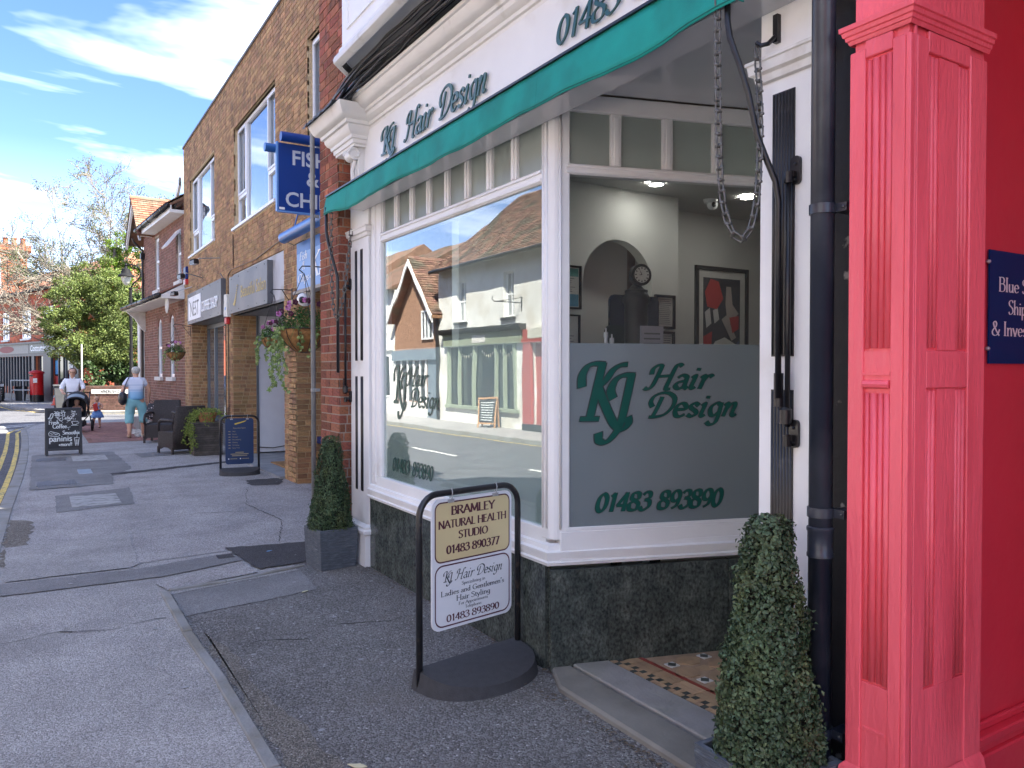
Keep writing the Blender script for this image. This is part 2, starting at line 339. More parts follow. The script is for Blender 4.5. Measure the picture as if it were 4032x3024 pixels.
# ------------------------------------------------------------------ bricks, tiles, windows
def unit_mesh(name, m):
    mb = MB().box(-.5, .5, -.5, .5, -.5, .5); me = mb.mesh(name); me.materials.append(m); return me
def bricks(parent, fr, L, z0, z1, holes, m, proud=.007, maxp=300, course=.075, lens=(.215, .1025), joint=.011, near=(0, 0, 1.6), clipf=None, name='brick'):
    """real bricks along a wall frame; largest in view become parts, the rest one stuff part"""
    o, u, v, n = fr; items = []; row = 0; z = z0
    while z < z1 - .02:
        h = min(course - joint, z1 - z)
        a = -((row % 2) * (lens[0] + lens[-1]) * .5) - (.03 * (row % 3)); k = row % len(lens)
        while a < L:
            w = lens[k % len(lens)]; k += 1; b = a + w
            segs = [(max(a, 0), min(b, L))]
            for (s0, s1, h0, h1) in holes:
                if z + h > h0 + .01 and z < h1 - .01:
                    ns = []
                    for p, q in segs:
                        if q <= s0 or p >= s1: ns.append((p, q)); continue
                        if p < s0: ns.append((p, s0))
                        if q > s1: ns.append((s1, q))
                    segs = ns
            for p, q in segs:
                if q - p > .025 and (clipf is None or clipf((p + q) / 2, z + h / 2)): items.append((p, q, z, h))
            a = b + joint
        z += course; row += 1
    C = Vector(near)
    def size(it):
        c = o + u * ((it[0] + it[1]) / 2) + v * (it[2] + it[3] / 2); d = c - C
        return -(it[1] - it[0]) * abs(d.normalized().dot(n)) / d.length ** 2 if False else d.length - (it[1] - it[0]) * 3
    items.sort(key=size)
    me = unit_mesh(name, m); ang = math.atan2(u.y, u.x)
    for it in items[:maxp]:
        pr = proud + random.uniform(-.002, .002); dep = .03
        c = o + u * ((it[0] + it[1]) / 2) + v * (it[2] + it[3] / 2) + n * (pr - dep / 2)
        b = bpy.data.objects.new(name, me); col.objects.link(b); b.parent = parent; b.matrix_parent_inverse = wmx(parent).inverted()
        b.matrix_basis = Matrix.Translation(c) @ Matrix.Rotation(ang, 4, 'Z') @ Matrix.Diagonal((it[1] - it[0], dep, it[3], 1))
    if items[maxp:]:
        mb = MB()
        for it in items[maxp:]:
            pr = proud + random.uniform(-.002, .002); mb.fbox(fr, it[0], it[1], it[2], it[2] + it[3], -.02, pr)
        part('brickwork', mb, m, parent, stuff=True)
def tiles(parent, o, u, v, L, S, m, tw=.165, ex=.10, name='roof_tiles', clipf=None, lift=.03):
    """overlapping plain tiles: u along eaves, v up the slope (unit vectors)"""
    u = Vector(u).normalized(); v = Vector(v).normalized(); n = u.cross(v).normalized()
    if n.z < 0: n = -n
    mb = MB(); r = 0; s = 0
    while s < S:
        a = -(r % 2) * tw / 2
        while a < L:
            p, q = max(a, 0) + .003, min(a + tw, L) - .003
            if q - p > .03 and (clipf is None or clipf((p + q) / 2, s)):
                j = random.uniform(0, .008); k = random.uniform(-.004, .004)
                P = lambda x, y, h: tuple(Vector(o) + u * x + v * y + n * h)
                i = len(mb.v)
                mb.v += [P(p, s + k, lift + j), P(q, s + k, lift + j + k), P(q, s + ex * 1.5, .008), P(p, s + ex * 1.5, .008), P(p, s + k, lift - .014 + j), P(q, s + k, lift - .014 + j + k)]
                mb.f += [(i, i + 1, i + 2, i + 3), (i + 4, i + 5, i + 1, i), (i + 4, i, i + 3), (i + 5, i + 2, i + 1)]
            a += tw
        s += ex; r += 1
    o_ = part(name, mb, m, parent, stuff=True); return o_
def wall(parent, fr, L, z0, z1, holes, th, m, name='wall'):
    """solid wall of boxes around its openings"""
    mb = MB(); xs = sorted({0, L} | {h[0] for h in holes} | {h[1] for h in holes}); xs = [x for x in xs if 0 <= x <= L]
    for a, b in zip(xs, xs[1:]):
        if b - a < 1e-4: continue
        hs = sorted([(h[2], h[3]) for h in holes if h[0] <= a + 1e-6 and h[1] >= b - 1e-6]); z = z0
        for h0, h1 in hs:
            if h0 > z + 1e-4: mb.fbox(fr, a, b, z, h0, -th, 0)
            z = max(z, h1)
        if z < z1 - 1e-4: mb.fbox(fr, a, b, z, z1, -th, 0)
    return part(name, mb, m, parent)
def window(parent, fr, a0, a1, z0, z1, fm, pm, rec=.07, fw=.055, cols=(1,), bars=(), sill=None, sillm=None, name='window', sash=None, th=.05):
    """window > frame (parent mesh), pane children, optional opening sash"""
    mb = MB(); c1 = -rec; c0 = -rec - th
    mb.fbox(fr, a0, a1, z0, z0 + fw, c0, c1); mb.fbox(fr, a0, a1, z1 - fw, z1, c0, c1)
    mb.fbox(fr, a0, a0 + fw, z0 + fw, z1 - fw, c0, c1); mb.fbox(fr, a1 - fw, a1, z0 + fw, z1 - fw, c0, c1)
    tot = sum(cols); x = a0 + fw; W = a1 - a0 - 2 * fw; cells = []
    for k, c in enumerate(cols):
        w = W * c / tot; cells.append((x, x + w)); x += w
        if k < len(cols) - 1: mb.fbox(fr, x - fw * .45, x + fw * .45, z0 + fw, z1 - fw, c0, c1 + .004)
    for k, zf, hw in bars:
        zz = z0 + (z1 - z0) * zf; p, q = cells[k] if k is not None else (a0 + fw, a1 - fw); mb.fbox(fr, p, q, zz - hw, zz + hw, c0 + .004, c1 + .008)
    w_ = part(name, mb, fm, parent)
    for p, q in cells: part('pane', MB().fbox(fr, p - .002, q + .002, z0 + fw * .5, z1 - fw * .5, c0 + .015, c0 + .022), pm, w_)
    if sash:
        for k, s0, s1 in sash:
            p, q = cells[k]; p += .012; q -= .012; za = z0 + (z1 - z0) * s0; zb = z0 + (z1 - z0) * s1; sb = MB(); d0, d1 = c1 + .001, c1 + .022; f2 = .035
            sb.fbox(fr, p, q, za, za + f2, d0, d1).fbox(fr, p, q, zb - f2, zb, d0, d1).fbox(fr, p, p + f2, za + f2, zb - f2, d0, d1).fbox(fr, q - f2, q, za + f2, zb - f2, d0, d1)
            part('sash', sb, fm, w_)
    if sill: part('sill', MB().fbox(fr, a0 - sill[0], a1 + sill[0], z0 - sill[1], z0 - .001, -rec, sill[2]), sillm or STONE, w_)
    return w_

# ------------------------------------------------------------------ lettering: pen-drawn skeleton alphabet
GL = {}
def G(ch, w, *st): GL[ch] = (w, st)
def sp(*p): return ('s', p)
def ln(*p): return ('l', p)
G('A', .78, ln((.02, 0), (.39, 1), (.76, 0)), ln((.16, .36), (.62, .36)))
G('B', .62, ln((.1, 0), (.1, 1)), sp((.1, 1), (.36, 1), (.5, .88), (.48, .64), (.32, .54), (.1, .54)), sp((.1, .54), (.38, .54), (.57, .42), (.56, .14), (.38, 0), (.1, 0)))
G('C', .74, sp((.7, .84), (.56, .97), (.36, 1), (.14, .82), (.07, .5), (.15, .17), (.38, 0), (.58, .03), (.72, .17)))
G('D', .76, ln((.1, 0), (.1, 1)), sp((.1, 1), (.4, 1), (.64, .82), (.7, .5), (.63, .17), (.4, 0), (.1, 0)))
G('E', .58, ln((.1, 0), (.1, 1)), ln((.1, 1), (.53, 1)), ln((.1, .53), (.46, .53)), ln((.1, 0), (.55, 0)))
G('F', .56, ln((.1, 0), (.1, 1)), ln((.1, 1), (.54, 1)), ln((.1, .53), (.46, .53)))
G('G', .8, sp((.7, .84), (.56, .97), (.36, 1), (.14, .82), (.07, .5), (.15, .17), (.38, 0), (.6, .04), (.7, .14)), ln((.7, .12), (.7, .44)), ln((.5, .44), (.76, .44)))
G('H', .78, ln((.1, 0), (.1, 1)), ln((.68, 0), (.68, 1)), ln((.1, .52), (.68, .52)))
G('I', .3, ln((.15, 0), (.15, 1)))
G('K', .68, ln((.1, 0), (.1, 1)), ln((.6, 1), (.12, .48)), ln((.26, .62), (.66, 0)))
G('L', .58, ln((.1, 0), (.1, 1)), ln((.1, 0), (.56, 0)))
G('M', .92, ln((.08, 0), (.14, 1), (.46, .12), (.78, 1), (.84, 0)))
G('N', .8, ln((.1, 0), (.1, 1), (.7, 0), (.7, 1)))
G('O', .84, sp((.42, 1), (.17, .86), (.07, .5), (.17, .14), (.42, 0), (.67, .14), (.77, .5), (.67, .86), (.42, 1)))
G('P', .6, ln((.1, 0), (.1, 1)), sp((.1, 1), (.38, 1), (.56, .88), (.56, .62), (.38, .48), (.1, .48)))
G('R', .68, ln((.1, 0), (.1, 1)), sp((.1, 1), (.38, 1), (.55, .88), (.53, .64), (.36, .52), (.1, .52)), ln((.32, .52), (.66, 0)))
G('S', .56, sp((.5, .86), (.4, .98), (.24, 1), (.09, .86), (.12, .66), (.3, .53), (.47, .38), (.48, .15), (.3, 0), (.15, .01), (.05, .14)))
G('T', .64, ln((.32, 0), (.32, 1)), ln((.02, 1), (.62, 1)))
G('U', .76, sp((.1, 1), (.1, .3), (.2, .05), (.38, 0), (.56, .05), (.66, .3), (.66, 1)))
G('W', 1.05, ln((.03, 1), (.28, 0), (.52, .95), (.76, 0), (1.02, 1)))
G('Y', .68, ln((.02, 1), (.34, .5), (.66, 1)), ln((.34, .5), (.34, 0)))
G('J', .42, sp((.28, 1), (.28, .1), (.2, -.12), (.02, -.2)))
G('a', .5, sp((.08, .46), (.2, .56), (.36, .5), (.38, .36), (.38, .1), (.48, .0)), sp((.38, .33), (.14, .26), (.06, .12), (.16, 0), (.28, .02), (.38, .14)))
G('c', .46, sp((.42, .48), (.28, .56), (.12, .46), (.06, .27), (.14, .06), (.28, 0), (.44, .09)))
G('d', .54, sp((.4, .46), (.26, .56), (.1, .44), (.06, .25), (.14, .04), (.26, 0), (.4, .14)), ln((.42, 1), (.42, .0)))
G('e', .48, sp((.07, .3), (.43, .32), (.38, .5), (.24, .56), (.1, .46), (.06, .25), (.14, .05), (.28, 0), (.44, .09)))
G('f', .32, sp((.4, .92), (.28, 1), (.17, .86), (.16, .5), (.16, 0)), ln((.03, .54), (.34, .54)))
G('g', .5, sp((.4, .48), (.26, .56), (.1, .44), (.06, .26), (.14, .06), (.27, .03), (.4, .18)), sp((.42, .55), (.42, -.1), (.34, -.32), (.18, -.36), (.06, -.26)))
G('h', .54, ln((.09, 0), (.09, 1)), sp((.09, .34), (.22, .54), (.36, .54), (.43, .4), (.43, 0)))
G('i', .26, ln((.13, 0), (.13, .55)), ln((.13, .76), (.13, .8)))
G('l', .26, ln((.13, 0), (.13, 1)))
G('m', .82, ln((.09, 0), (.09, .55)), sp((.09, .34), (.2, .54), (.33, .54), (.4, .4), (.4, 0)), sp((.4, .34), (.52, .54), (.64, .54), (.71, .4), (.71, 0)))
G('n', .54, ln((.09, 0), (.09, .55)), sp((.09, .34), (.22, .54), (.36, .54), (.43, .4), (.43, 0)))
G('o', .52, sp((.26, .56), (.1, .46), (.05, .28), (.1, .08), (.26, 0), (.42, .08), (.47, .28), (.42, .46), (.26, .56)))
G('p', .54, ln((.09, -.36), (.09, .55)), sp((.09, .36), (.22, .55), (.38, .52), (.48, .3), (.4, .06), (.24, 0), (.09, .12)))
G('r', .38, ln((.09, 0), (.09, .55)), sp((.09, .3), (.18, .48), (.28, .56), (.37, .52)))
G('s', .4, sp((.35, .47), (.22, .56), (.09, .48), (.11, .36), (.3, .22), (.34, .1), (.2, 0), (.05, .07)))
G('t', .32, sp((.15, .74), (.15, .14), (.22, .0), (.33, .06)), ln((.02, .54), (.32, .54)))
G('u', .54, sp((.09, .55), (.09, .18), (.16, .02), (.28, .02), (.43, .18)), ln((.43, .55), (.43, 0)))
G('v', .48, ln((.03, .55), (.24, 0), (.45, .55)))
G('y', .48, ln((.03, .55), (.25, .03)), ln((.45, .55), (.16, -.28), (.02, -.34)))
G("'", .18, ln((.1, 1), (.07, .8))); G(':', .24, ln((.12, .02), (.12, .06)), ln((.12, .46), (.12, .5))); G('.', .2, ln((.1, .0), (.1, .05)))
G('!', .24, ln((.12, .3), (.12, 1)), ln((.12, .0), (.12, .06))); G('+', .5, ln((.25, .1), (.25, .5)), ln((.05, .3), (.45, .3))); G('/', .4, ln((.02, 0), (.38, 1)))
G('&', .8, sp((.76, .42), (.62, .14), (.4, 0), (.16, .04), (.07, .24), (.2, .46), (.42, .64), (.46, .86), (.34, 1), (.2, .9), (.22, .7), (.44, .36), (.72, .0)))
G('0', .58, sp((.29, 1), (.12, .82), (.07, .5), (.12, .18), (.29, 0), (.46, .18), (.51, .5), (.46, .82), (.29, 1)))
G('1', .4, ln((.08, .84), (.24, 1), (.24, 0)))
G('3', .54, sp((.08, .86), (.22, 1), (.42, .94), (.44, .7), (.22, .56)), sp((.22, .56), (.46, .48), (.5, .2), (.3, 0), (.14, 0), (.04, .14)))
G('4', .58, ln((.42, 0), (.42, 1), (.04, .3), (.56, .3)))
G('7', .52, ln((.05, 1), (.5, 1), (.2, 0)))
G('8', .56, sp((.28, .54), (.1, .68), (.12, .92), (.28, 1), (.44, .92), (.46, .68), (.28, .54), (.06, .36), (.08, .08), (.28, 0), (.48, .08), (.5, .36), (.28, .54)))
G('9', .56, sp((.5, .6), (.34, .42), (.14, .48), (.08, .74), (.2, .98), (.38, .98), (.5, .8), (.5, .5), (.42, .16), (.2, 0)))
# swash italics used on the salon lettering
def GI(ch, w, *st): GL['~' + ch] = (w, st)
GI('K', .95, sp((.02, .62), (-.04, .8), (.06, .98), (.26, 1), (.36, .96)), ln((.34, .97), (.18, 0)), ln((.08, 0), (.32, 0)), sp((.86, .98), (.72, .96), (.5, .66), (.3, .48)), sp((.34, .52), (.46, .3), (.6, -.1), (.84, -.32)))
GI('Q', 1.1, sp((-.11, .60), (-.15, .78), (-.09, .94), (.04, 1.0), (.24, .99)), ln((.2, .99), (.2, 0)), ln((.02, 0), (.38, 0)), sp((.70, .99), (.56, .97), (.44, .88), (.34, .70), (.22, .56)), sp((.26, .52), (.38, .34), (.54, .12), (.72, -.10), (.90, -.2), (1.0, -.10), (.97, .0)), sp((.56, .38), (.49, .52), (.54, .70), (.68, .79), (.90, .79)), sp((.84, .78), (.85, .3), (.85, 0), (.81, -.22), (.66, -.42), (.50, -.40), (.45, -.28)))
GI('J', .75, sp((.04, .5), (.0, .66), (.14, .8), (.34, .82), (.52, .82)), sp((.52, .82), (.46, .5), (.36, -.1), (.24, -.36), (.04, -.42), (-.1, -.3)), sp((.36, -.1), (.5, -.14), (.56, .0), (.5, .04)))
GI('H', .86, sp((.02, .62), (.02, .82), (.14, .97), (.3, .98)), sp((.3, .98), (.24, .5), (.16, .1), (.04, -.02), (-.06, .02)), ln((.2, .5), (.72, .54)), sp((.98, .96), (.88, 1.02), (.78, .92), (.7, .4), (.66, 0), (.8, -.02)))
GI('D', .88, sp((.1, .44), (.0, .62), (.06, .86), (.3, 1), (.6, .98), (.84, .76), (.84, .42), (.62, .1), (.3, .0), (.1, .0)), sp((.36, .82), (.3, .4), (.22, .02)))
GI('n', .56, sp((.02, .46), (.12, .55), (.13, .4), (.08, 0)), sp((.09, .2), (.24, .48), (.38, .54), (.42, .4), (.38, .1), (.46, .0), (.54, .06)))
GI('r', .42, sp((.02, .46), (.12, .55), (.13, .4), (.08, 0)), sp((.09, .2), (.2, .46), (.32, .56), (.4, .5)))
GI('i', .28, sp((.02, .46), (.12, .55), (.12, .4), (.08, .08), (.14, 0), (.22, .05)), ln((.16, .78), (.17, .84)))
GI('s', .42, GL['s'][1][0]); GI('u', .54, *GL['u'][1])
def spline(P, n=7):
    P = [Vector((p[0], p[1], 0)) for p in P]; out = []
    closed = (P[0] - P[-1]).length < 1e-6
    for i in range(len(P) - 1):
        p0 = P[i - 1] if i > 0 else (P[-2] if closed else P[0]); p1, p2 = P[i], P[i + 1]; p3 = P[i + 2] if i + 2 < len(P) else (P[1] if closed else P[-1])
        for k in range(n):
            t = k / n; out.append(.5 * ((2 * p1) + (p2 - p0) * t + (2 * p0 - 5 * p1 + 4 * p2 - p3) * t * t + (3 * p1 - p0 - 3 * p2 + p3) * t ** 3))
    out.append(P[-1]); return out
def pen(text, h=1, shear=0., wide=.15, thin=.045, nib=35, track=.04, italic=False, serif=False, xs=1.0):
    """2-D ribbons [(quad or polygon pts)], width"""
    ca, sa = math.cos(R(nib)), math.sin(R(nib)); polys = []; x = 0
    for ch in text:
        if ch == ' ': x += .32; continue
        w, st = GL.get('~' + ch, GL.get(ch)) if italic else GL[ch]
        for kind, pts in st:
            P = spline(pts) if kind == 's' else None
            runs = [P] if P else [[Vector((a[0], a[1], 0)), Vector((b[0], b[1], 0))] for a, b in zip(pts, pts[1:])]
            for run in runs:
                L = []; Rr = []
                for i, p in enumerate(run):
                    d = (run[min(i + 1, len(run) - 1)] - run[max(i - 1, 0)])
                    if d.length < 1e-6: d = Vector((0, 1, 0))
                    d.normalize(); nx, ny = -d.y, d.x
                    hw = .5 * math.sqrt((wide * (nx * ca + ny * sa)) ** 2 + (thin * (-nx * sa + ny * ca)) ** 2)
                    e = Vector((nx, ny, 0)) * hw
                    q = p.copy()
                    if i == 0: q = p - d * hw * .35
                    if i == len(run) - 1: q = p + d * hw * .35
                    L.append(q + e); Rr.append(q - e)
                for i in range(len(run) - 1): polys.append([L[i], Rr[i], Rr[i + 1], L[i + 1]] if True else None); polys[-1] = [v + Vector((x, 0, 0)) for v in polys[-1]]
                if serif:
                    for p, q in ((run[0], run[1]), (run[-1], run[-2])):
                        d = (p - q)
                        if abs(d.y) > abs(d.x) * 1.0 and (abs(p.y) < .01 or abs(p.y - 1) < .01 or (abs(p.y - .55) < .01 and ch not in 't')) and kind == 'l':
                            s0 = .12 if p.y != .55 else .09; yy = p.y; a = -s0; b = s0 if abs(p.y - .55) > .01 else .02
                            polys.append([Vector((x + p.x + a, yy - thin / 2, 0)), Vector((x + p.x + b, yy - thin / 2, 0)), Vector((x + p.x + b, yy + thin / 2, 0)), Vector((x + p.x + a, yy + thin / 2, 0))])
        x += (w + track)
    out = [[Vector(((p.x + p.y * shear) * h * xs, p.y * h, 0)) for p in q] for q in polys]
    return out, x * h * xs
def letter_mb(text, fr, a, z, h, c=0.0, thick=0.0, align='l', mb=None, **k):
    """text laid in frame fr from (a,z); c = distance out from the wall, thick = extrusion"""
    polys, w = pen(text, h, **k); off = a - (w / 2 if align == 'c' else (w if align == 'r' else 0)); mb = mb or MB(); o, u, v, n = fr
    for i_, q in enumerate(polys):
        e = (i_ % 7) * .00006
        if thick: mb.fprism(fr, [(p.x + off, p.y + z) for p in q], c, c + thick + e)
        else: mb.poly([o + u * (p.x + off) + v * (p.y + z) + n * (c + e) for p in q])
    return mb
def sans(text, fr, a, z, h, c=.002, bold=.0, align='l', xs=1.0, shear=0, thick=0, mb=None):
    """built-in sans face converted to mesh; cap height h"""
    cu = bpy.data.curves.new('t', 'FONT'); cu.body = text; cu.size = 1; cu.offset = bold; cu.resolution_u = 3; cu.shear = shear; cu.fill_mode = 'FRONT' if not thick else 'BOTH'
    cu.extrude = .5 if thick else 0
    ob = bpy.data.objects.new('t', cu); col.objects.link(ob); dg = bpy.context.evaluated_depsgraph_get(); dg.update(); me = bpy.data.meshes.new_from_object(ob.evaluated_get(dg)); bpy.data.objects.remove(ob)
    s = h / .70; vs = [Vector(v.co) for v in me.vertices]; mb = mb or MB()
    if not vs: return mb
    w = max(v.x for v in vs) * s * xs; off = a - (w / 2 if align == 'c' else (w if align == 'r' else 0)); o, u, v_, n = fr
    mb.add([o + u * (v.x * s * xs + off) + v_ * (v.y * s + z) + n * (c + (v.z + .5) * thick if thick else c) for v in vs], [tuple(p.vertices) for p in me.polygons])
    bpy.data.meshes.remove(me); return mb
def rrect(x0, x1, y0, y1, r, n=5):
    P = []
    for cx_, cy_, a in ((x1 - r, y0 + r, -90), (x1 - r, y1 - r, 0), (x0 + r, y1 - r, 90), (x0 + r, y0 + r, 180)):
        for k in range(n + 1): t = R(a + 90 * k / n); P.append((cx_ + r * math.cos(t), cy_ + r * math.sin(t)))
    return P
def ring(mb, fr, P, Q, c):
    o, u, v, n = fr; m = len(P)
    for k in range(m): mb.poly([o + u * p[0] + v * p[1] + n * c for p in (P[k], P[(k + 1) % m], Q[(k + 1) % m], Q[k])])
    return mb

# ------------------------------------------------------------------ leaves
def leaf_cloud(pos, nrm, size, aspect=.62, fold=.25, seed=1, jit=.6):
    """numpy: each leaf two quads folded on the midrib; returns mesh"""
    g = np.random.default_rng(seed); n = len(pos); pos = np.asarray(pos, float); nrm = np.asarray(nrm, float)
    nrm = nrm + g.normal(0, jit, (n, 3)); nrm /= np.linalg.norm(nrm, axis=1)[:, None] + 1e-9
    a = g.normal(0, 1, (n, 3)); a -= (a * nrm).sum(1)[:, None] * nrm; a /= np.linalg.norm(a, axis=1)[:, None] + 1e-9
    b = np.cross(nrm, a); s = (np.asarray(size) * g.uniform(.7, 1.3, n))[:, None]
    A, B, Nn = a * s, b * s * aspect, nrm * s * fold
    V = np.stack([pos - A * .5, pos + Nn * .1 + B * .5 - A * .05 + Nn, pos + A * .5, pos - B * .5 - A * .05 + Nn], 1).reshape(-1, 3)
    k = np.arange(n)[:, None] * 4; F = np.concatenate([k + np.array([[0, 1, 2]]), k + np.array([[0, 2, 3]])], 1).reshape(-1)
    me = bpy.data.meshes.new('leaves'); me.vertices.add(len(V)); me.vertices.foreach_set('co', V.reshape(-1).astype(np.float32))
    me.loops.add(len(F)); me.loops.foreach_set('vertex_index', F.astype(np.int32)); me.polygons.add(len(F) // 3)
    me.polygons.foreach_set('loop_start', np.arange(0, len(F), 3, dtype=np.int32)); me.update(calc_edges=True); return me
def leafpart(name, me, m, parent, stuff=True):
    me.materials.append(m); return part(name, me, m, parent, stuff=stuff)

# ------------------------------------------------------------------ skinned figures
def skin_mesh(verts, edges, radii, root=0, sub=2):
    me = bpy.data.meshes.new('sk'); bm = bmesh.new(); vs = [bm.verts.new(v) for v in verts]; bm.verts.ensure_lookup_table()
    for a, b in edges: bm.edges.new((vs[a], vs[b]))
    ly = bm.verts.layers.skin.verify()
    for i, v in enumerate(bm.verts):
        r = radii[i]; v[ly].radius = (r if hasattr(r, '__len__') else (r, r)); v[ly].use_root = (i == root)
    bm.to_mesh(me); bm.free(); o = bpy.data.objects.new('sk', me); col.objects.link(o)
    o.modifiers.new('s', 'SKIN').use_smooth_shade = True; s = o.modifiers.new('u', 'SUBSURF'); s.levels = sub; s.render_levels = sub
    dg = bpy.context.evaluated_depsgraph_get(); dg.update(); out = bpy.data.meshes.new_from_object(o.evaluated_get(dg)); bpy.data.objects.remove(o)
    out.polygons.foreach_set('use_smooth', [True] * len(out.polygons)); return out
def chain_skin(chains, sub=2):
    """chains: lists of (x,y,z,r) ; points sharing a position merge"""
    V, E, Rd, ix = [], [], [], {}
    for ch in chains:
        prev = None
        for p in ch:
            k = tuple(round(c, 4) for c in p[:3])
            if k not in ix: ix[k] = len(V); V.append(k); Rd.append(p[3])
            i = ix[k]
            if prev is not None and prev != i and (prev, i) not in E and (i, prev) not in E: E.append((prev, i))
            prev = i
    return skin_mesh(V, E, Rd, 0, sub)
def shift(me, M): me.transform(M); return me
# ================================================================== SETTING
def sheet(name, pts, z, m, th=.0):
    mb = MB()
    if th: mb.prism(pts, z - th, z)
    else: mb.poly([(p[0], p[1], z) for p in pts])
    return struct(name, mb, m)
sheet('ground', [(-400, -300), (400, -300), (400, 700), (-400, 700)], -.16, GROUNDM)
sheet('road', [(-5.4, -40), (40, -40), (40, 34.5), (6, 31.5), (3, 45), (-3, 70), (-14, 70), (-9, 55), (-6.5, 40), (-5.2, 28)], -.10, ROADM)
KP = [(-.33, -30), (-.32, 2), (-.30, 6), (-.29, 8.2), (-.26, 10.5), (-.19, 13.5), (-.16, 16), (-.16, 19), (-.2, 22), (-.26, 24.6), (-.1, 26.2), (.4, 27.3), (1.2, 27.9), (3, 28.2), (9, 28.6)]
pv = struct('pavement', MB().prism(KP + [(9, -30)], -.12, 0), PAVE)
def jit(pts, a=.02, n=5):
    """ragged outline between corner points"""
    out = []
    for i, p in enumerate(pts):
        q = pts[(i + 1) % len(pts)]; L = math.hypot(q[0] - p[0], q[1] - p[1]); m = max(2, int(L / .07)) if L < 12 else 40
        for k in range(m):
            t = k / m; out.append((p[0] + (q[0] - p[0]) * t + (random.uniform(-a, a) if k else 0), p[1] + (q[1] - p[1]) * t + (random.uniform(-a, a) if k else 0)))
    return out
sheet('coarse_pavement', jit([(-.2, 7.1), (.6, 7.0), (1.45, 7.1), (3.2, 6.7), (3.2, 18.6), (2.1, 19.2), (1.1, 18.9), (.75, 14.6), (.95, 13.0), (.5, 12.0), (-.2, 11.9)], .015), .004, PAVEL)
sheet('dark_pavement', jit([(.80, -8), (3.3, -8), (3.3, 6.95), (1.9, 6.95), (1.75, 6.1), (.79, 5.92)], .006), .004, PAVED)
sheet('paved_patch', jit([(.80, 5.88), (1.77, 6.06), (1.72, 5.48), (.80, 5.32)], .008), .008, PAVEP)
sheet('paved_patch', jit([(-.25, 6.84), (.62, 6.8), (1.43, 6.98), (1.46, 6.66), (.8, 6.45), (-.24, 6.48)], .008), .008, PAVEP)
sheet('paved_patch', jit([(-.26, 8.22), (.74, 8.42), (.7, 7.0), (.63, 6.88), (-.22, 6.9)], .01), .0085, PAVE)
sheet('paved_patch', jit([(1.42, 7.2), (2.15, 7.02), (2.0, 6.3), (1.5, 6.27), (1.47, 6.6)], .03), .0125, PAVEV)
sheet('paved_patch', jit([(.74, 6.36), (1.12, 6.4), (1.44, 6.62), (1.47, 6.2), (.78, 6.02)], .012), .009, PAVEL)
sheet('paved_patch', jit([(.18, 11.32), (1.05, 11.6), (.98, 10.18), (.17, 9.98)], .01), .0085, PAVEP)
sheet('paved_patch', jit([(-.1, 16.9), (1.25, 16.9), (1.3, 13.9), (.95, 12.95), (.9, 12.1), (-.1, 12.05)], .015), .0085, PAVEP)
sheet('paved_patch', jit([(1.55, 16.3), (2.75, 16.6), (2.7, 15.75), (1.6, 15.5)], .015), .0085, PAVEP)
sheet('paved_patch', jit([(.95, 13.35), (3.0, 14.15), (3.0, 13.95), (.95, 13.1)], .03), .0088, PAVEV)
sheet('paved_patch', jit([(2.55, 11.5), (3.12, 11.45), (2.85, 10.8), (2.5, 10.95)], .03), .0088, PAVEV)
sheet('dirt_patch', jit([(.85, 4.95), (.92, 4.6), (.93, 3.9), (1.02, 3.4), (1.02, 2.9), (.84, 2.9), (.83, 4.2)], .03), .0065, GRIT)
sheet('dirt_patch', jit([(-.27, 9.8), (-.05, 9.5), (-.08, 8.5), (-.2, 7.4), (-.28, 7.5)], .03), .0065, GRIT)
# thin concrete edging set in the tarmac
def strip_(name, path, w, z0, z1, m, parent=None, seg=.9):
    k = 0
    for a, b in zip(path, path[1:]):
        a, b = Vector(a), Vector(b); L = (b - a).length; d = (b - a) / L; n = Vector((-d.y, d.x)); m_ = max(1, round(L / seg))
        for i in range(m_):
            p = a + d * (L * i / m_ + .004); q = a + d * (L * (i + 1) / m_ - .004); j = random.uniform(-.004, .004); jz = random.uniform(-.003, .003)
            o = part(name, MB().prism([tuple(p + n * (w / 2 + j)), tuple(p - n * (w / 2 - j)), tuple(q - n * (w / 2 + j)), tuple(q + n * (w / 2 - j))], z0, z1 + jz), m, parent, bevel=.004)
            if parent is None: o['kind'] = 'structure'
edg = struct('edging', MB().prism([(.735, 5.9), (.76, 5.9), (.76, 5.92), (.735, 5.92)], -.02, .002), CONC)
strip_('edging_stone', [(.765, 5.97), (.765, 5.0), (.79, 4.1), (.79, 3.1), (.78, 1.0), (.78, -3)], .055, -.03, .016, CONC, edg)
strip_('edging_stone', [(.80, 6.02), (1.2, 6.06), (1.84, 6.22)], .04, -.03, .015, CONC, edg)
# kerb stones
kerb = struct('kerb', MB().sweep([(0, -.10), (0, -.02), (.12, -.02), (.12, -.10)], KP[1:]), CONC)
def kerbstones(path, w, z0, z1, m, parent, seg=.9, side=1):
    pts = []; 
    for a, b in zip(path, path[1:]):
        a, b = Vector(a), Vector(b); L = (b - a).length; m_ = max(1, round(L / seg))
        for i in range(m_):
            p, q = a.lerp(b, i / m_), a.lerp(b, (i + 1) / m_); d = (q - p).normalized(); n = Vector((-d.y, d.x)) * side; e = d * .005; j = random.uniform(-.004, .004)
            part('kerbstone', MB().prism([tuple(p + e + n * -.002), tuple(q - e - n * .002), tuple(q - e + n * w), tuple(p + e + n * w)], z0, z1 + j), m, parent, bevel=.008)
kerbstones([p for p in KP if p[1] > -6][:12], .135, -.14, .006, CONC, kerb)
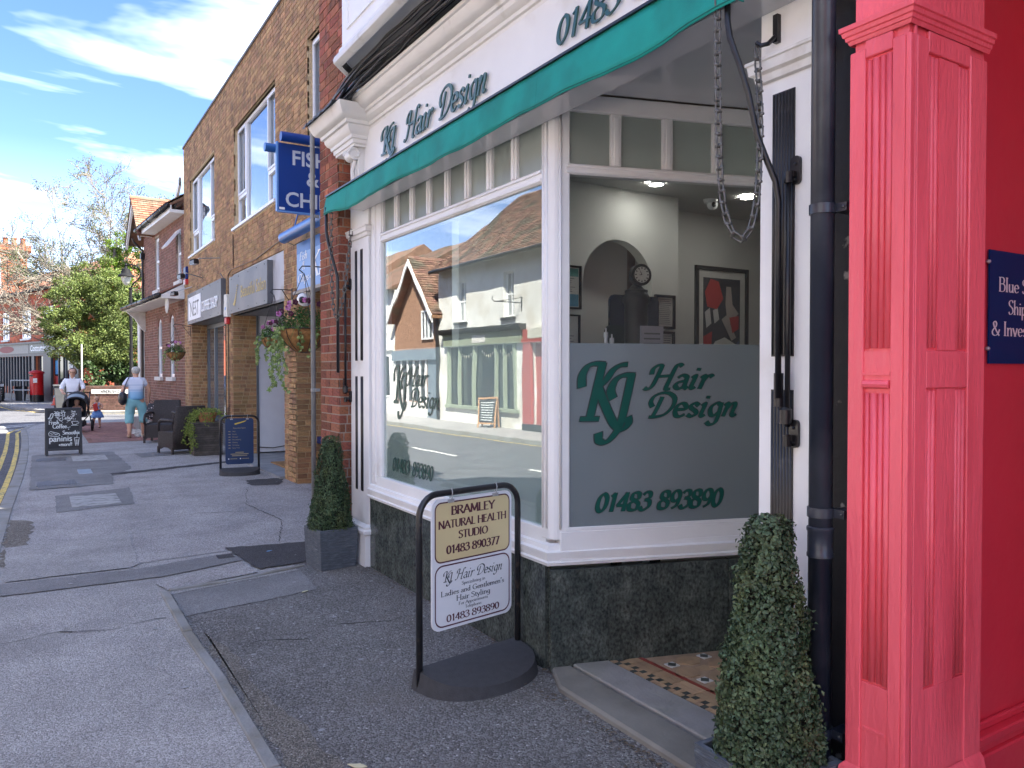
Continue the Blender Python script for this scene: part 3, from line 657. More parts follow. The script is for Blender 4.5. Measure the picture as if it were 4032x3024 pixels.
# red block paving
pb = MB(); y = 19.25
while y < 26.4:
    x = .95 - (int(y * 10) % 2) * .1; lo = max(.95 - (y - 19.2) * .03, .75)
    while x < 3.0:
        if x > lo: pb.box(x, x + .195, y, y + .095, -.02, .010 + random.uniform(-.002, .002))
        x += .2
    y += .1
PAVER = mat('red_block_paver', (.25, .125, .105), .85, .2, 10, .3, 60, rnd=.25)
bp_ = struct('block_paving', MB().box(.9, 3.1, 19.2, 26.5, -.03, .003), CONC)
part('pavers', pb, PAVER, bp_, stuff=True)
# covers let into the pavement
def cover(kind, label, cat, x0, x1, y0, y1, m, rz=0, ribs=0):
    t = thing(kind, label, cat, ((x0 + x1) / 2, (y0 + y1) / 2, 0), 0)
    fr_ = MB().box(x0, x1, y0, y1, .0, .013); part('plate', fr_, m, t, bevel=.003)
    if ribs:
        w = (x1 - x0) / ribs
        for i in range(ribs):
            if 5 <= i <= 8: part('rib', MB().box(x0 + i * w + .003, x0 + (i + 1) * w - .003, y0 + .05, y1 - .06 - .04 * (i % 2), .013, .019), m, t); continue
            part('rib', MB().box(x0 + i * w + .006, x0 + (i + .55) * w, y0 + .02, y1 - .02, .013, .024), m, t)
    return t
CIRON = mat('worn_cast_iron', (.17, .165, .165), .6, .2, 20, .3, 80, metal=.3)
CSLAB = mat('pale_concrete_slab', (.34, .34, .33), .9, .15, 14, .6, 70, c2=(.22, .22, .21), c2scale=9)
cover('drain_cover', 'ribbed grey iron cover in the pavement, nearest of the ribbed ones', 'manhole cover', -.03, .46, 12.27, 12.8, CIRON, ribs=14)
cover('drain_cover', 'ribbed iron cover just in front of the chalkboard legs', 'manhole cover', -.04, .42, 15.65, 16.2, CIRON, ribs=14)
cover('drain_cover', 'ribbed iron cover lying under the wicker chairs', 'manhole cover', 1.85, 2.5, 15.6, 16.1, CIRON, ribs=14)
cover('concrete_cover', 'pale concrete slab cover in its dark patch, nearest of the flat covers', 'manhole cover', .33, .85, 10.27, 11.14, CSLAB)
cover('concrete_cover', 'pale concrete slab cover right of the chalkboard foot', 'manhole cover', .52, 1.07, 15.42, 16.33, CSLAB)
cover('valve_cover', 'small bluish metal valve cover in the dark patch of pavement', 'valve cover', .53, .72, 13.5, 14.1, mat('bluish_metal_plate', (.30, .34, .38), .4, .1, 10, metal=.4))
cover('valve_cover', 'small dark box cover in the trench patch left of the near planter', 'valve cover', 1.29, 1.42, 6.8, 6.93, PAVEV)
# loose litter: leaf, chips
def bit(name, label, cat, x, y, s, m, rz):
    o = part(name, MB().prism([(x + s * math.cos(rz + a) * k, y + s * math.sin(rz + a) * k) for a, k in ((0, 1), (1.2, .35), (2.6, .5), (3.3, .9), (4.6, .4), (5.4, .3))], .010, .014), m); tag(o, label, cat)
bit('fallen_leaf', 'small orange brown leaf on the tarmac near the doorstep', 'leaf', 1.93, 2.3, .018, mat('orange_leaf', (.42, .13, .05), .7, .2), .4)
bit('fallen_leaf', 'narrow pale straw leaf on tarmac at the bottom edge', 'leaf', 1.08, 2.93, .045, mat('straw_leaf', (.6, .55, .35), .7, .1), 2.3)
bit('fallen_leaf', 'pale scrap of leaf on the smooth patch beside the near planter', 'leaf', 1.62, 5.46, .03, MATS['straw_leaf'], .3)
bit('litter', 'scrap of light blue plastic on the black patch', 'litter', 1.72, 6.85, .03, mat('blue_scrap', (.12, .35, .65), .5, .1), .2)
gr = []
for i in range(900):
    x = random.uniform(.9, 2.2); y = random.uniform(1.9, 6.3) ** 1.0; gr.append((x, y, random.uniform(.001, .0032)))
for i in range(500): gr.append((random.uniform(.82, .98) + random.gauss(0, .03), random.uniform(2.7, 5.6), random.uniform(.001, .0035)))
for i in range(350): gr.append((random.uniform(-.2, .75), random.uniform(2.9, 9), random.uniform(.001, .0028)))
mb = MB()
for x, y, s in gr:
    a = random.uniform(0, 6.3); c, d = math.cos(a) * s, math.sin(a) * s; z = .0075
    i = len(mb.v); mb.v += [(x + c, y + d, z), (x - d, y + c, z), (x - c * 1.4, y - d, z), (x + d, y - c, z), (x, y, z + s * 1.1)]
    mb.f += [(i, i + 1, i + 4), (i + 1, i + 2, i + 4), (i + 2, i + 3, i + 4), (i + 3, i, i + 4)]
g_ = part('grit', mb, mat('pale_grit', (.36, .35, .33), .9, .5, 90)); g_['kind'] = 'stuff'
tag(g_, 'pale stone grit scattered over the tarmac', 'grit')
gm = MB()
for k in range(150):
    x, y = random.uniform(-.15, 2.9), random.uniform(2.6, 14) ; r_ = random.uniform(.007, .017)
    if .7 < x < .85: continue
    gm.poly([(x + r_ * math.cos(a) * random.uniform(.8, 1.2), y + r_ * math.sin(a) * random.uniform(.8, 1.2), .0145 if y > 5.3 else .0052) for a in np.linspace(0, 6.283, 9)[:-1]])
g2_ = part('gum_spots', gm, GUM, stuff=True); tag(g2_, 'flattened grey chewing gum spots on the pavement', 'gum')
for P in ([(-.2, 5.35), (.1, 5.42), (.35, 5.3), (.62, 5.38), (.74, 5.33)], [(.85, 4.5), (1.1, 4.62), (1.35, 4.5), (1.6, 4.66), (1.9, 4.55), (2.25, 4.7)], [(1.0, 8.9), (1.5, 9.1), (2.0, 8.95), (2.9, 9.3)], [(1.9, 7.2), (2.2, 8.2), (2.1, 9.4), (2.4, 10.7)]):
    Q = jit(P + P[::-1][1:-1], .012) ; n_ = len(Q) // 2; cm = MB()
    for (x0_, y0_), (x1_, y1_) in zip(Q[:n_], Q[1:n_]):
        w_ = random.uniform(.002, .0055); cm.poly([(x0_ - w_, y0_ - w_, .0062 + (.004 if y0_ > 5.5 else 0)), (x1_ - w_, y1_ - w_, .0062 + (.004 if y0_ > 5.5 else 0)), (x1_ + w_, y1_ + w_, .0062 + (.004 if y0_ > 5.5 else 0)), (x0_ + w_, y0_ + w_, .0062 + (.004 if y0_ > 5.5 else 0))])
    struct('tarmac_crack', cm, mat('crack_shadow_dirt', (.035, .033, .03), .95, .2))
dm = MB()
for k in range(420):
    t_ = random.random(); y = 1.9 + t_ * 4.2 if k % 3 else random.uniform(6.9, 11); x = (2.285 if k % 3 else 3.08) - abs(random.gauss(0, .05)) - (.14 if y < 3.3 else 0); s_ = random.uniform(.003, .009); a = random.uniform(0, 6.28); c_, d_ = math.cos(a) * s_, math.sin(a) * s_; z = .0125
    dm.poly([(x + c_ * 1.8, y + d_ * 1.8, z), (x - d_, y + c_, z + .003), (x - c_ * 1.8, y - d_ * 1.8, z), (x + d_, y - c_, z + .002)])
dl = part('leaf_debris', dm, mat('dry_debris', (.13, .10, .07), .9, .4, 40), stuff=True); tag(dl, 'dry brown debris gathered along the foot of the shopfront', 'debris')
# road markings
def mark(name, path, w, m, z=-.096, dash=None):
    mb = MB()
    P = [Vector(p) for p in path]; acc = 0
    for a, b in zip(P, P[1:]):
        L = (b - a).length; d = (b - a) / L; n = Vector((-d.y, d.x)) * w / 2; s = 0
        step = .5
        while s < L:
            e = min(s + step, L); on = True if not dash else ((acc + s) % (dash[0] + dash[1])) < dash[0]
            if on: p, q = a + d * s, a + d * e; mb.poly([(*(p - n), z), (*(q - n), z), (*(q + n), z), (*(p + n), z)])
            s = e
        acc += L
    return struct(name, mb, m)
def off(path, d):
    out = []
    for i, p in enumerate(path):
        a = Vector(path[max(i - 1, 0)]); b = Vector(path[min(i + 1, len(path) - 1)]); t = (b - a).normalized(); out.append((p[0] - t.y * d, p[1] + t.x * d))
    return out
mark('yellow_line', off(KP[1:], .22), .075, YEL); mark('yellow_line', off(KP[1:], .42), .075, YEL)
mark('centre_line', [(-2.6, 0), (-2.55, 6), (-2.5, 11), (-2.35, 15), (-2.35, 20), (-2.6, 27)], .1, WLINE, dash=(2, 2.5))
mark('junction_line', [(-.9, 27.2), (1, 29.0), (5, 29.3), (9, 29.5)], .15, WLINE, dash=(.6, .3))
mark('junction_line', [(-1.2, 27.6), (.9, 29.4), (5, 29.7)], .15, WLINE, dash=(.6, .3))
for k in range(9): mark('hatch_mark', [(-2.2 + .25 * k, 24.0 + .35 * k), (-1.7 + .25 * k, 23.9 + .35 * k)], .2, WLINE)
# far pavement and opposite pavement
KF = [(9, 31.2), (5, 32.6), (2, 34.2), (.3, 36.4), (-.7, 39.5), (-1.2, 43), (-2.2, 49.5), (-3.6, 56), (-8, 66)]
struct('far_pavement', MB().prism(KF + [(-4, 75), (20, 75), (20, 31)], -.12, 0), PAVE)
kf = struct('far_kerb', MB().sweep([(0, -.10), (0, -.02), (.12, -.02), (.12, -.10)], KF), CONC)
kerbstones(KF[:7], .135, -.14, .006, CONC, kf, seg=1.0)
mark('yellow_line', off(KF, .3), .08, YEL)
KO = [(-5.3, -30), (-5.2, 8), (-5.1, 14), (-4.85, 20), (-4.78, 24), (-5.0, 30), (-5.9, 38), (-8, 50), (-11, 62)]
struct('opposite_pavement', MB().prism(KO + [(-20, 62), (-20, -30)], -.12, 0), PAVEL)
ko = struct('opposite_kerb', MB().sweep([(0, -.10), (0, -.02), (-.12, -.02), (-.12, -.10)], KO), CONC)
kerbstones([p for p in KO if p[1] > 7][:5], -.135, -.14, .006, CONC, ko, seg=1.0)
mark('yellow_line', off(KO, -.25), .07, YEL)

# ================================================================== HAIR SALON
SF = lambda x: frame(x, 0, 0, 0, -1)      # a = -y, faces the street
shop = thing('hair_salon', 'white hair salon shopfront with green awning and dark granite base', 'shop', (2.3, 4.2, 0))
W2 = frame(2.33, 3.33, 0, .955, -.297)
# brick end wall
fb = frame(2.2, 6.86, 0, 0, -1)
wall(shop, fb, .5, 0, 3.42, [], .3, MORTG, 'pier_wall')
bricks(shop, fb, .5, .0, 3.42, [], REDB, maxp=110, lens=(.215, .1025), course=.0765)
fr_ = frame(2.2, 6.36, 0, 1, 0); bricks(shop, fr_, .12, .0, 3.42, [], REDB, maxp=60, lens=(.1025, .215), course=.0765)
fu = frame(2.2, 6.86, 0, 0, -1)
wall(shop, fu, 5.2, 3.42, 5.9, [(.55, 5.2, 3.42, 3.73)], .3, MORTG, 'upper_wall')
bricks(shop, fu, 1.2, 3.42, 5.9, [(.55, 5.2, 3.42, 3.73)], REDB, maxp=90, course=.0765)
# side wall of the building above its neighbour, body and roof
part('side_wall', MB().box(2.5, 9.5, 6.5, 6.86, 0, 5.9), MORTG, shop)
part('rear_wall', MB().box(7.6, 9.5, 1.5, 6.5, 0, 5.9), MORTG, shop)
part('floor_slab', MB().box(2.5, 7.6, 1.7, 6.5, 3.1, 5.9), MORTG, shop)
part('gable_wall', MB().prism([(0, 0), (1, 0)], 0, 0) if False else MB().add([(2.25, 1.66, 5.9), (2.25, 6.86, 5.9), (2.25, 4.3, 8.3), (9.5, 1.66, 5.9), (9.5, 6.86, 5.9), (9.5, 4.3, 8.3)], [(0, 2, 1), (3, 4, 5), (0, 1, 4, 3)]), MORTG, shop)
for s_, y0 in ((1, 1.5), (-1, 7.0)):
    v_ = Vector((0, 4.3 - y0, 2.6)).normalized(); part('roof', MB().add([(2.0, y0, 5.85), (9.6, y0, 5.85), (9.6, 4.3, 8.4), (2.0, 4.3, 8.4), (2.0, y0, 5.78), (9.6, y0, 5.78), (9.6, 4.3, 8.33), (2.0, 4.3, 8.33)], [(0, 1, 2, 3), (7, 6, 5, 4), (0, 3, 7, 4), (1, 5, 6, 2), (0, 4, 5, 1)]), TILEB, shop)
# oriel bay
OR = [(2.2, 5.77), (1.9, 5.42), (1.9, 2.2), (2.2, 1.85)]
part('oriel_bay', MB().prism(OR, 3.90, 5.7), WHITE, shop, bevel=.004)
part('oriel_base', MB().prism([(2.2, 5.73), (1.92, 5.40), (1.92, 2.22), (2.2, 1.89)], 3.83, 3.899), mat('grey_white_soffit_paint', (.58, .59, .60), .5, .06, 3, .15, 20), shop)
part('oriel_moulding', MB().sweep([(0, 3.80), (-.03, 3.80), (-.055, 3.815), (-.06, 3.84), (-.05, 3.865), (-.025, 3.88), (-.02, 3.92), (0, 3.93)], [(2.2, 5.77), (1.9, 5.42), (1.9, 2.2)]), WHITE2, shop, auto=40)
for a0, a1 in ((-5.3, -4.45), (-4.25, -3.4)):
    m_ = MB(); F_ = SF(1.9)
    for q in ((a0, a1, 4.02, 4.045), (a0, a0 + .025, 4.045, 5.5), (a1 - .025, a1, 4.045, 5.5)): m_.fbox(F_, q[0], q[1], q[2], q[3], 0, .012)
    part('oriel_panel', m_, WHITE, shop)
# black cables slung between the oriel and the cornice
for k in range(7):
    P = [(2.02 + .05 * math.sin(k * 1.7) + .02 * random.random(), y_, 3.735 + .012 * k - .05 * math.exp(-((y_ - 5.9) / .3) ** 2) + .012 * math.sin(y_ * 3 + k * 2) + (.0 if y_ < 5.9 else -.03)) for y_ in np.arange(2.0, 6.15, .2)]
    part('cable', MB().tube(P, .009 + .003 * (k % 3), 6), BLACKM, shop, smooth=True)
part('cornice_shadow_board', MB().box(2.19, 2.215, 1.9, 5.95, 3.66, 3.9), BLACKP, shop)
# cornice with end block
cp = [(.0, 3.50), (.012, 3.50), (.016, 3.525), (.03, 3.53), (.034, 3.55), (.05, 3.556), (.07, 3.575), (.075, 3.60), (.09, 3.605), (.094, 3.625), (.125, 3.632), (.14, 3.645), (.155, 3.665), (.165, 3.69), (.18, 3.694), (.184, 3.715), (.0, 3.73)]
part('cornice', MB().sweep(cp, [(2.27, 1.6), (2.27, 5.92)]), WHITE2, shop, auto=35)
blk = [(.0, 3.40), (.012, 3.40), (.016, 3.43), (.03, 3.435), (.034, 3.46), (.055, 3.475), (.07, 3.50), (.075, 3.525), (.095, 3.53), (.10, 3.555), (.13, 3.565), (.148, 3.585), (.16, 3.61), (.175, 3.64), (.18, 3.66), (.0, 3.675)]
part('cornice_block', MB().sweep(blk, [(2.27, 5.86), (2.15, 5.86), (2.15, 6.30), (2.27, 6.30)]).box(2.15, 2.27, 5.861, 6.299, 3.38, 3.66), WHITE2, shop, auto=35)
lm = MB(); n_ = 14
for i in range(n_):
    y0 = 5.64 + .9 * i / n_; z0 = 3.665 + .05 * max(0, 1 - (i / 3)) + .006 * math.sin(i * 2.3); z1 = 3.665 + .05 * max(0, 1 - ((i + 1) / 3)) + .006 * math.sin((i + 1) * 2.3); y1 = 5.64 + .9 * (i + 1) / n_
    xo = 1.94 + .008 * math.sin(i * 3.1) + (.1 if i < 2 else 0)
    lm.add([(xo, y0, z0), (xo, y1, z1), (2.22, y1, z1 + .03), (2.22, y0, z0 + .03), (xo - .003, y0, z0 - .02), (xo - .003, y1, z1 - .02)], [(0, 1, 2, 3), (4, 5, 1, 0)])
part('lead_flashing', lm, LEAD, shop)
# scrolled bracket under the block
bk = MB(); pts = []
for t in np.linspace(0, 1, 24): pts.append((.055 * math.cos(t * 5.2) * (1 - t * .75), .055 * math.sin(t * 5.2) * (1 - t * .75)))
part('bracket', MB().box(2.2, 2.27, 5.90, 6.02, 3.10, 3.385).box(2.19, 2.2, 5.925, 5.995, 3.12, 3.25), WHITE2, shop, bevel=.006)
part('bracket_scroll', MB().tube([(2.175 - a, 5.96 if False else 5.90, 3.325 + b) for a, b in pts], .012, 6).tube([(2.175 - a, 6.02, 3.325 + b) for a, b in pts], .012, 6).tube([(2.17, 5.90, 3.325), (2.17, 6.02, 3.325)], .045, 14).tube([(2.185, 5.93, 3.28), (2.172, 5.96, 3.2), (2.185, 5.96, 3.12)], .016, 6), WHITE2, shop, auto=50)
# fascia and raised letters
part('fascia', MB().box(2.25, 2.299, 1.62, 5.90, 3.0, 3.50), WHITE, shop)
F225 = SF(2.25)
def fit_letters(name, txt, fr, a0, a1, z, h, m, parent, c=.012, thick=.01, label=None, **k):
    _, w = pen(txt, h, **k); k['xs'] = k.get('xs', 1.0) * (a1 - a0) / w
    return part(name, letter_mb(txt, fr, a0, z, h, c, thick, **k), m, parent, label=label)
for txt, a0, a1, h in (('Q', -5.50, -5.22, .185), ('Hair', -5.06, -4.62, .18), ('Design', -4.53, -3.90, .18)):
    fit_letters('lettering', txt, F225, a0, a1, 3.225, h, GREENM, shop, italic=True, shear=.28, wide=.13, thin=.05, nib=30)
for txt, a0, a1 in (('01483', -3.20, -2.70), ('893890', -2.62, -2.0)):
    fit_letters('lettering', txt, F225, a0, a1, 3.225, .125, GREENM, shop, shear=.2, wide=.14, thin=.045, nib=30)
# pilasters
def pilaster(y0, y1, top, grooves, breaks, cap=2.72, groove_w=.022, nm='pilaster', wide=False):
    c = (y0 + y1) / 2
    p_ = part(nm, MB().box(2.29, 2.42, y0, y1, 0, top), WHITE, shop, bevel=.003)
    for k, (za, zb) in enumerate(breaks):
        for gy0, gy1 in grooves:
            part('groove', MB().box(2.284, 2.2895, gy0, gy1, za, zb), BLACKP, p_)
            nfl = max(2, int((gy1 - gy0) / .012))
            for j in range(nfl):
                w = (gy1 - gy0) / nfl; part('flute', MB().tube([(2.286, gy0 + w * (j + .5), za + .006), (2.286, gy0 + w * (j + .5), zb - .006)], w * .36, 6), BLACKP, p_, smooth=True)
    part('capital', MB().sweep([(0, cap - .05), (.012, cap - .045), (.016, cap - .02), (.03, cap - .012), (.034, cap + .02), (.04, cap + .024), (.04, cap + .035), (0, cap + .045)], [(2.42, y0 - .0), (2.288, y0), (2.288, y1), (2.42, y1)]), WHITE2, p_, auto=35)
    part('plinth', MB().box(2.245, 2.42, y0 - .02, y1 + .015, .0, .26).sweep([(.0, .26), (.018, .27), (.02, .295), (.008, .31), (.01, .325), (-.03, .345)], [(2.3, y0 - .02), (2.246, y0 - .02), (2.246, y1 + .015), (2.3, y1 + .015)]), WHITE, p_, auto=35, bevel=0)
    return p_
pl = pilaster(5.92, 6.335, 3.4, [(6.175, 6.215), (6.045, 6.09)], [(.60, 1.55), (1.68, 2.60)], cap=2.74)
pr = pilaster(1.73, 1.955, 3.05, [(1.80, 1.895)], [(.45, 1.53), (1.65, 2.60)], cap=2.70)
part('hook_plate', MB().box(2.27, 2.29, 1.865, 1.885, 2.78, 2.88).tube([(2.27, 1.875, 2.80), (2.24, 1.88, 2.77), (2.22, 1.895, 2.765), (2.215, 1.91, 2.78)], .009, 6), BLACKM, pr)
# stall riser slabs of granite
for y0, y1 in ((3.375, 4.62), (4.626, 5.90)): part('granite_panel', MB().box(2.29, 2.33, y0, y1, 0, .565), GRANITE, shop, bevel=.002)
part('granite_panel', MB().fbox(W2, -.035, 1.0, 0, .545, -.02, .03), GRANITE, shop, bevel=.002)
part('granite_panel', MB().fbox(W2, 1.004, 1.95, 0, .545, -.02, .03), GRANITE, shop, bevel=.002)
# moulded sill following both windows
PC = [(2.36, 5.94), (2.30, 5.92), (2.30, 3.345)]; e_ = Vector((2.33, 3.33)) + Vector((.955, -.297)) * 1.95 + Vector((-.297, -.955)) * .03
sw = [(.0, .565), (-.028, .568), (-.034, .585), (-.022, .592), (-.03, .61), (-.035, .64), (-.018, .648), (-.014, .672), (.006, .682)]
sw = [(-o, z) for o, z in sw]
# path runs along -Y so that the left normal points inward: use negative offsets
part('sill', MB().sweep([(-o, z) for o, z in sw], [(2.305, 5.92), (2.305, 3.35), (e_.x, e_.y)]), WHITE, shop, auto=30)
part('sill_board', MB().box(2.305, 2.40, 3.39, 5.90, .566, .755).fbox(W2, .02, 1.95, .566, .745, -.06, .018), WHITE, shop, bevel=.003)
# window 1 frame and panes
SFg = SF(2.33)
w1 = part('window', MB().box(2.305, 2.40, 5.70, 5.90, .755, 2.95).box(2.31, 2.40, 3.43, 5.70, 2.605, 2.68), WHITE, shop, bevel=.006, label='street window with frosted lower half and white mullioned lights above')
part('frame_moulding', MB().box(2.30, 2.31, 5.715, 5.745, .76, 2.57).box(2.295, 2.31, 5.80, 5.825, .70, 2.95).box(2.302, 2.31, 3.44, 5.70, 2.612, 2.628).box(2.30, 2.31, 3.44, 5.70, 2.655, 2.672), WHITE, w1, bevel=.003)
part('pane', MB().box(2.329, 2.333, 3.42, 5.71, .75, 2.61), GLASS, w1, label='large street window pane reflecting the far side of the road')
part('frosted_film', MB().box(2.3345, 2.336, 3.42, 5.66, .752, 1.76), FILM1, w1)
part('film_margin', MB().box(2.337, 2.339, 5.62, 5.70, .76, 2.6), FILM1, w1)  # margin strip of the window film, in its skylit tone
pitch = (5.70 - 3.45) / 8
for k in range(8):
    y0 = 3.45 + pitch * k; 
    part('mullion', MB().box(2.312, 2.38, y0 + pitch - .03, y0 + pitch + .03, 2.681, 2.95).box(2.304, 2.312, y0 + pitch - .012, y0 + pitch + .012, 2.681, 2.95), WHITE, w1, bevel=.004)
    part('transom_pane', MB().box(2.335, 2.34, y0 + .028, y0 + pitch - .028, 2.66, 2.95), FROST, w1)
# corner post
part('corner_post', MB().prism([(2.30, 3.43), (2.30, 3.355), (2.322, 3.322), (2.40, 3.298), (2.42, 3.43)], .70, 3.06), WHITE, shop, bevel=.008)
part('post_moulding', MB().tube([(2.30, 3.405, .76), (2.30, 3.405, 2.94)], .008, 6).tube([(2.30, 3.37, .76), (2.30, 3.37, 2.94)], .008, 6).tube([(2.345, 3.312, .76), (2.345, 3.312, 2.94)], .007, 6), WHITE, shop, smooth=True)
# window 2
w2 = part('window', MB().fbox(W2, .04, 1.95, 2.635, 2.69, -.05, .012).fbox(W2, .0, .045, .745, 3.058, -.05, .006).fbox(W2, 1.90, 1.95, .745, 3.058, -.05, .006).fbox(W2, .045, 1.90, 2.968, 3.058, -.05, .010), WHITE, shop, bevel=.005, label='doorway side window with large green monogram')
for z_, h_, c_ in ((2.64, .014, .02), (2.668, .014, .02), (.745, .02, .014)): part('frame_moulding', MB().fbox(W2, .05, 1.9, z_, z_ + h_, -.005, c_), WHITE, w2, bevel=.003)
part('pane', MB().fbox(W2, .04, 1.92, .74, 2.64, -.004, 0), SIDEGLASS, w2)
part('frosted_film', MB().fbox(W2, .045, 1.91, .745, 1.745, -.0075, -.006), FILM, w2)
for k in range(6):
    a = .063 + .301 * k
    part('transom_pane', MB().fbox(W2, a, a + .24, 2.67, 2.97, -.02, -.015), FROST, w2)
    part('mullion', MB().fbox(W2, a + .240, a + .301, 2.691, 2.967, -.045, .008).fbox(W2, a + .255, a + .285, 2.691, 2.95, .008, .016), WHITE, w2, bevel=.004)
# window lettering (dark outline under green)
def wletter(parent, txt, fr, a0, a1, z, h, c, **k):
    _, w = pen(txt, h, **k); k['xs'] = (a1 - a0) / w; k2 = dict(k); k2['wide'] = k['wide'] * 1.3; k2['thin'] = k['thin'] * 1.9
    part('letter_outline', letter_mb(txt, fr, a0, z, h, c, **k2), DARKO, parent); part('lettering', letter_mb(txt, fr, a0, z, h, c + .0015, **k), GREENL, parent)
it = dict(italic=True, shear=.26, wide=.15, thin=.06, nib=32)
c_ = .001
wletter(w2, 'Q', W2, .13, .455, 1.34, .295, c_, **dict(it, wide=.15, thin=.05, nib=20))
wletter(w2, 'Hair', W2, .515, .90, 1.50, .13, c_, **it); wletter(w2, 'Design', W2, .515, 1.065, 1.345, .13, c_, **it)
dg = dict(shear=.24, wide=.2, thin=.08, nib=30)
wletter(w2, '01483', W2, .215, .535, .84, .095, c_, **dg); wletter(w2, '893890', W2, .58, .97, .84, .095, c_, **dg)
S1 = SF(2.3285)
it = dict(it, wide=.11, thin=.045); dg = dict(dg, wide=.13, thin=.055)
wletter(w1, 'Q', S1, -5.50, -5.24, 1.36, .27, c_, **it)
wletter(w1, 'Hair', S1, -5.25, -4.90, 1.49, .13, c_, **it); wletter(w1, 'Design', S1, -5.19, -4.72, 1.335, .13, c_, **it)
wletter(w1, '01483', S1, -5.53, -5.22, .83, .10, c_, **dg); wletter(w1, '893890', S1, -5.16, -4.82, .83, .10, c_, **dg)
# canopy soffit and threshold
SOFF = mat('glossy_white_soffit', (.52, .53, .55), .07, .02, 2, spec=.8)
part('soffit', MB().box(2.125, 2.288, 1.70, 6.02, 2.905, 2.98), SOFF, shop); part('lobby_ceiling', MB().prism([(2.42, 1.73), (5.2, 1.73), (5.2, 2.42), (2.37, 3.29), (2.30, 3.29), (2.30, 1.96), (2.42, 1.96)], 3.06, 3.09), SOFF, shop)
part('lobby_wall', MB().box(2.42, 5.0, 1.55, 1.73, 0, 3.0), WHITE, shop)
part('front_door', MB().box(4.15, 4.2, 1.73, 2.8, .04, 2.9), mat('grey_door_paint', (.4, .42, .43), .4), shop)
part('doorstep', MB().prism([(2.17, 1.74), (2.38, 1.74), (2.40, 3.29), (2.30, 3.33), (2.19, 3.1)], -.05, .035), STEPD, shop, bevel=.012)
part('doorstep', MB().prism([(2.385, 1.74), (2.60, 1.74), (2.60, 3.225), (2.405, 3.285)], -.05, .043), STEPL, shop, bevel=.006)
# encaustic tiles
TB = mat('buff_tile', (.42, .28, .16), .55, .12, 12, .1, 50, rnd=.15, c2=(.34, .23, .14), c2scale=5); TG = mat('dark_green_tile', (.06, .065, .055), .5, .15, 12, rnd=.1); TW = mat('white_tile', (.6, .58, .53), .5, .08, 12, rnd=.08); TR = mat('red_tile', (.26, .05, .035), .5, .12, 12, rnd=.1)
ft = part('tiled_floor', MB().prism([(2.60, 1.74), (4.2, 1.74), (4.2, 2.74), (2.62, 3.22)], 0, .036), mat('tile_grout', (.36, .25, .16), .8, .15, 20), shop)
z0, z1 = .03, .0405
yy = 1.75; k = 0
while yy < 3.2:
    y2 = yy + .062; ym = yy + .031
    part('tile', MB().prism([(2.605, yy + .002), (2.636, yy + .002), (2.636, ym), (2.605, ym)], z0, z1), TB, ft)
    part('tile', MB().prism([(2.638, yy + .002), (2.672, yy + .002), (2.672, ym), (2.638, ym)], z0, z1), TG, ft)
    part('tile', MB().prism([(2.638, ym + .002), (2.672, ym + .002), (2.672, y2), (2.638, y2)], z0, z1), TB, ft)
    part('tile', MB().prism([(2.605, ym + .002), (2.636, ym + .002), (2.636, y2), (2.605, y2)], z0, z1), TB if k % 2 else TG, ft)
    yy = y2; k += 1
for x0_, x1_, m_ in ((2.674, 2.715, TB), (2.717, 2.757, TB), (2.759, 2.785, TR), ):
    yy = 1.75
    while yy < 3.2: part('tile', MB().prism([(x0_, yy + .002), (x1_, yy + .002), (x1_, min(yy + .15, 3.18)), (x0_, min(yy + .15, 3.18))], z0, z1), m_, ft); yy += .152
s_ = .118
for i in range(7):
    for j in range(13):
        X0 = 2.79 + i * s_; Y0 = 1.76 + j * s_; cxm, cym = X0 + s_ / 2, Y0 + s_ / 2
        if cym > 3.17 - (cxm - 2.62) * .311: continue
        if (i + j) % 2:
            q = s_ * .25; P = [(X0 + q, Y0 + .001), (X0 + s_ - q, Y0 + .001), (X0 + s_ + q * .9, Y0 + s_ / 2), (X0 + s_ - q, Y0 + s_ - .001), (X0 + q, Y0 + s_ - .001), (X0 - q * .9, Y0 + s_ / 2)]
            part('tile', MB().prism(P, z0, z1), TB, ft)
        else:
            if i % 2: part('tile', MB().prism([(cxm - s_ * .3, cym - s_ * .3), (cxm + s_ * .3, cym - s_ * .3), (cxm + s_ * .3, cym + s_ * .3), (cxm - s_ * .3, cym + s_ * .3)], z0, z1 - .004), TB, ft); continue
            r_ = s_ * .25; part('tile', MB().prism([(cxm - r_, cym - r_), (cxm + r_, cym - r_), (cxm + r_, cym + r_), (cxm - r_, cym + r_)], z0, z1 + .0005), TW, ft)
            r_ *= .97; part('tile', MB().prism([(cxm - r_, cym), (cxm, cym - r_), (cxm + r_, cym), (cxm, cym + r_)], z0, z1 + .002), TG, ft)
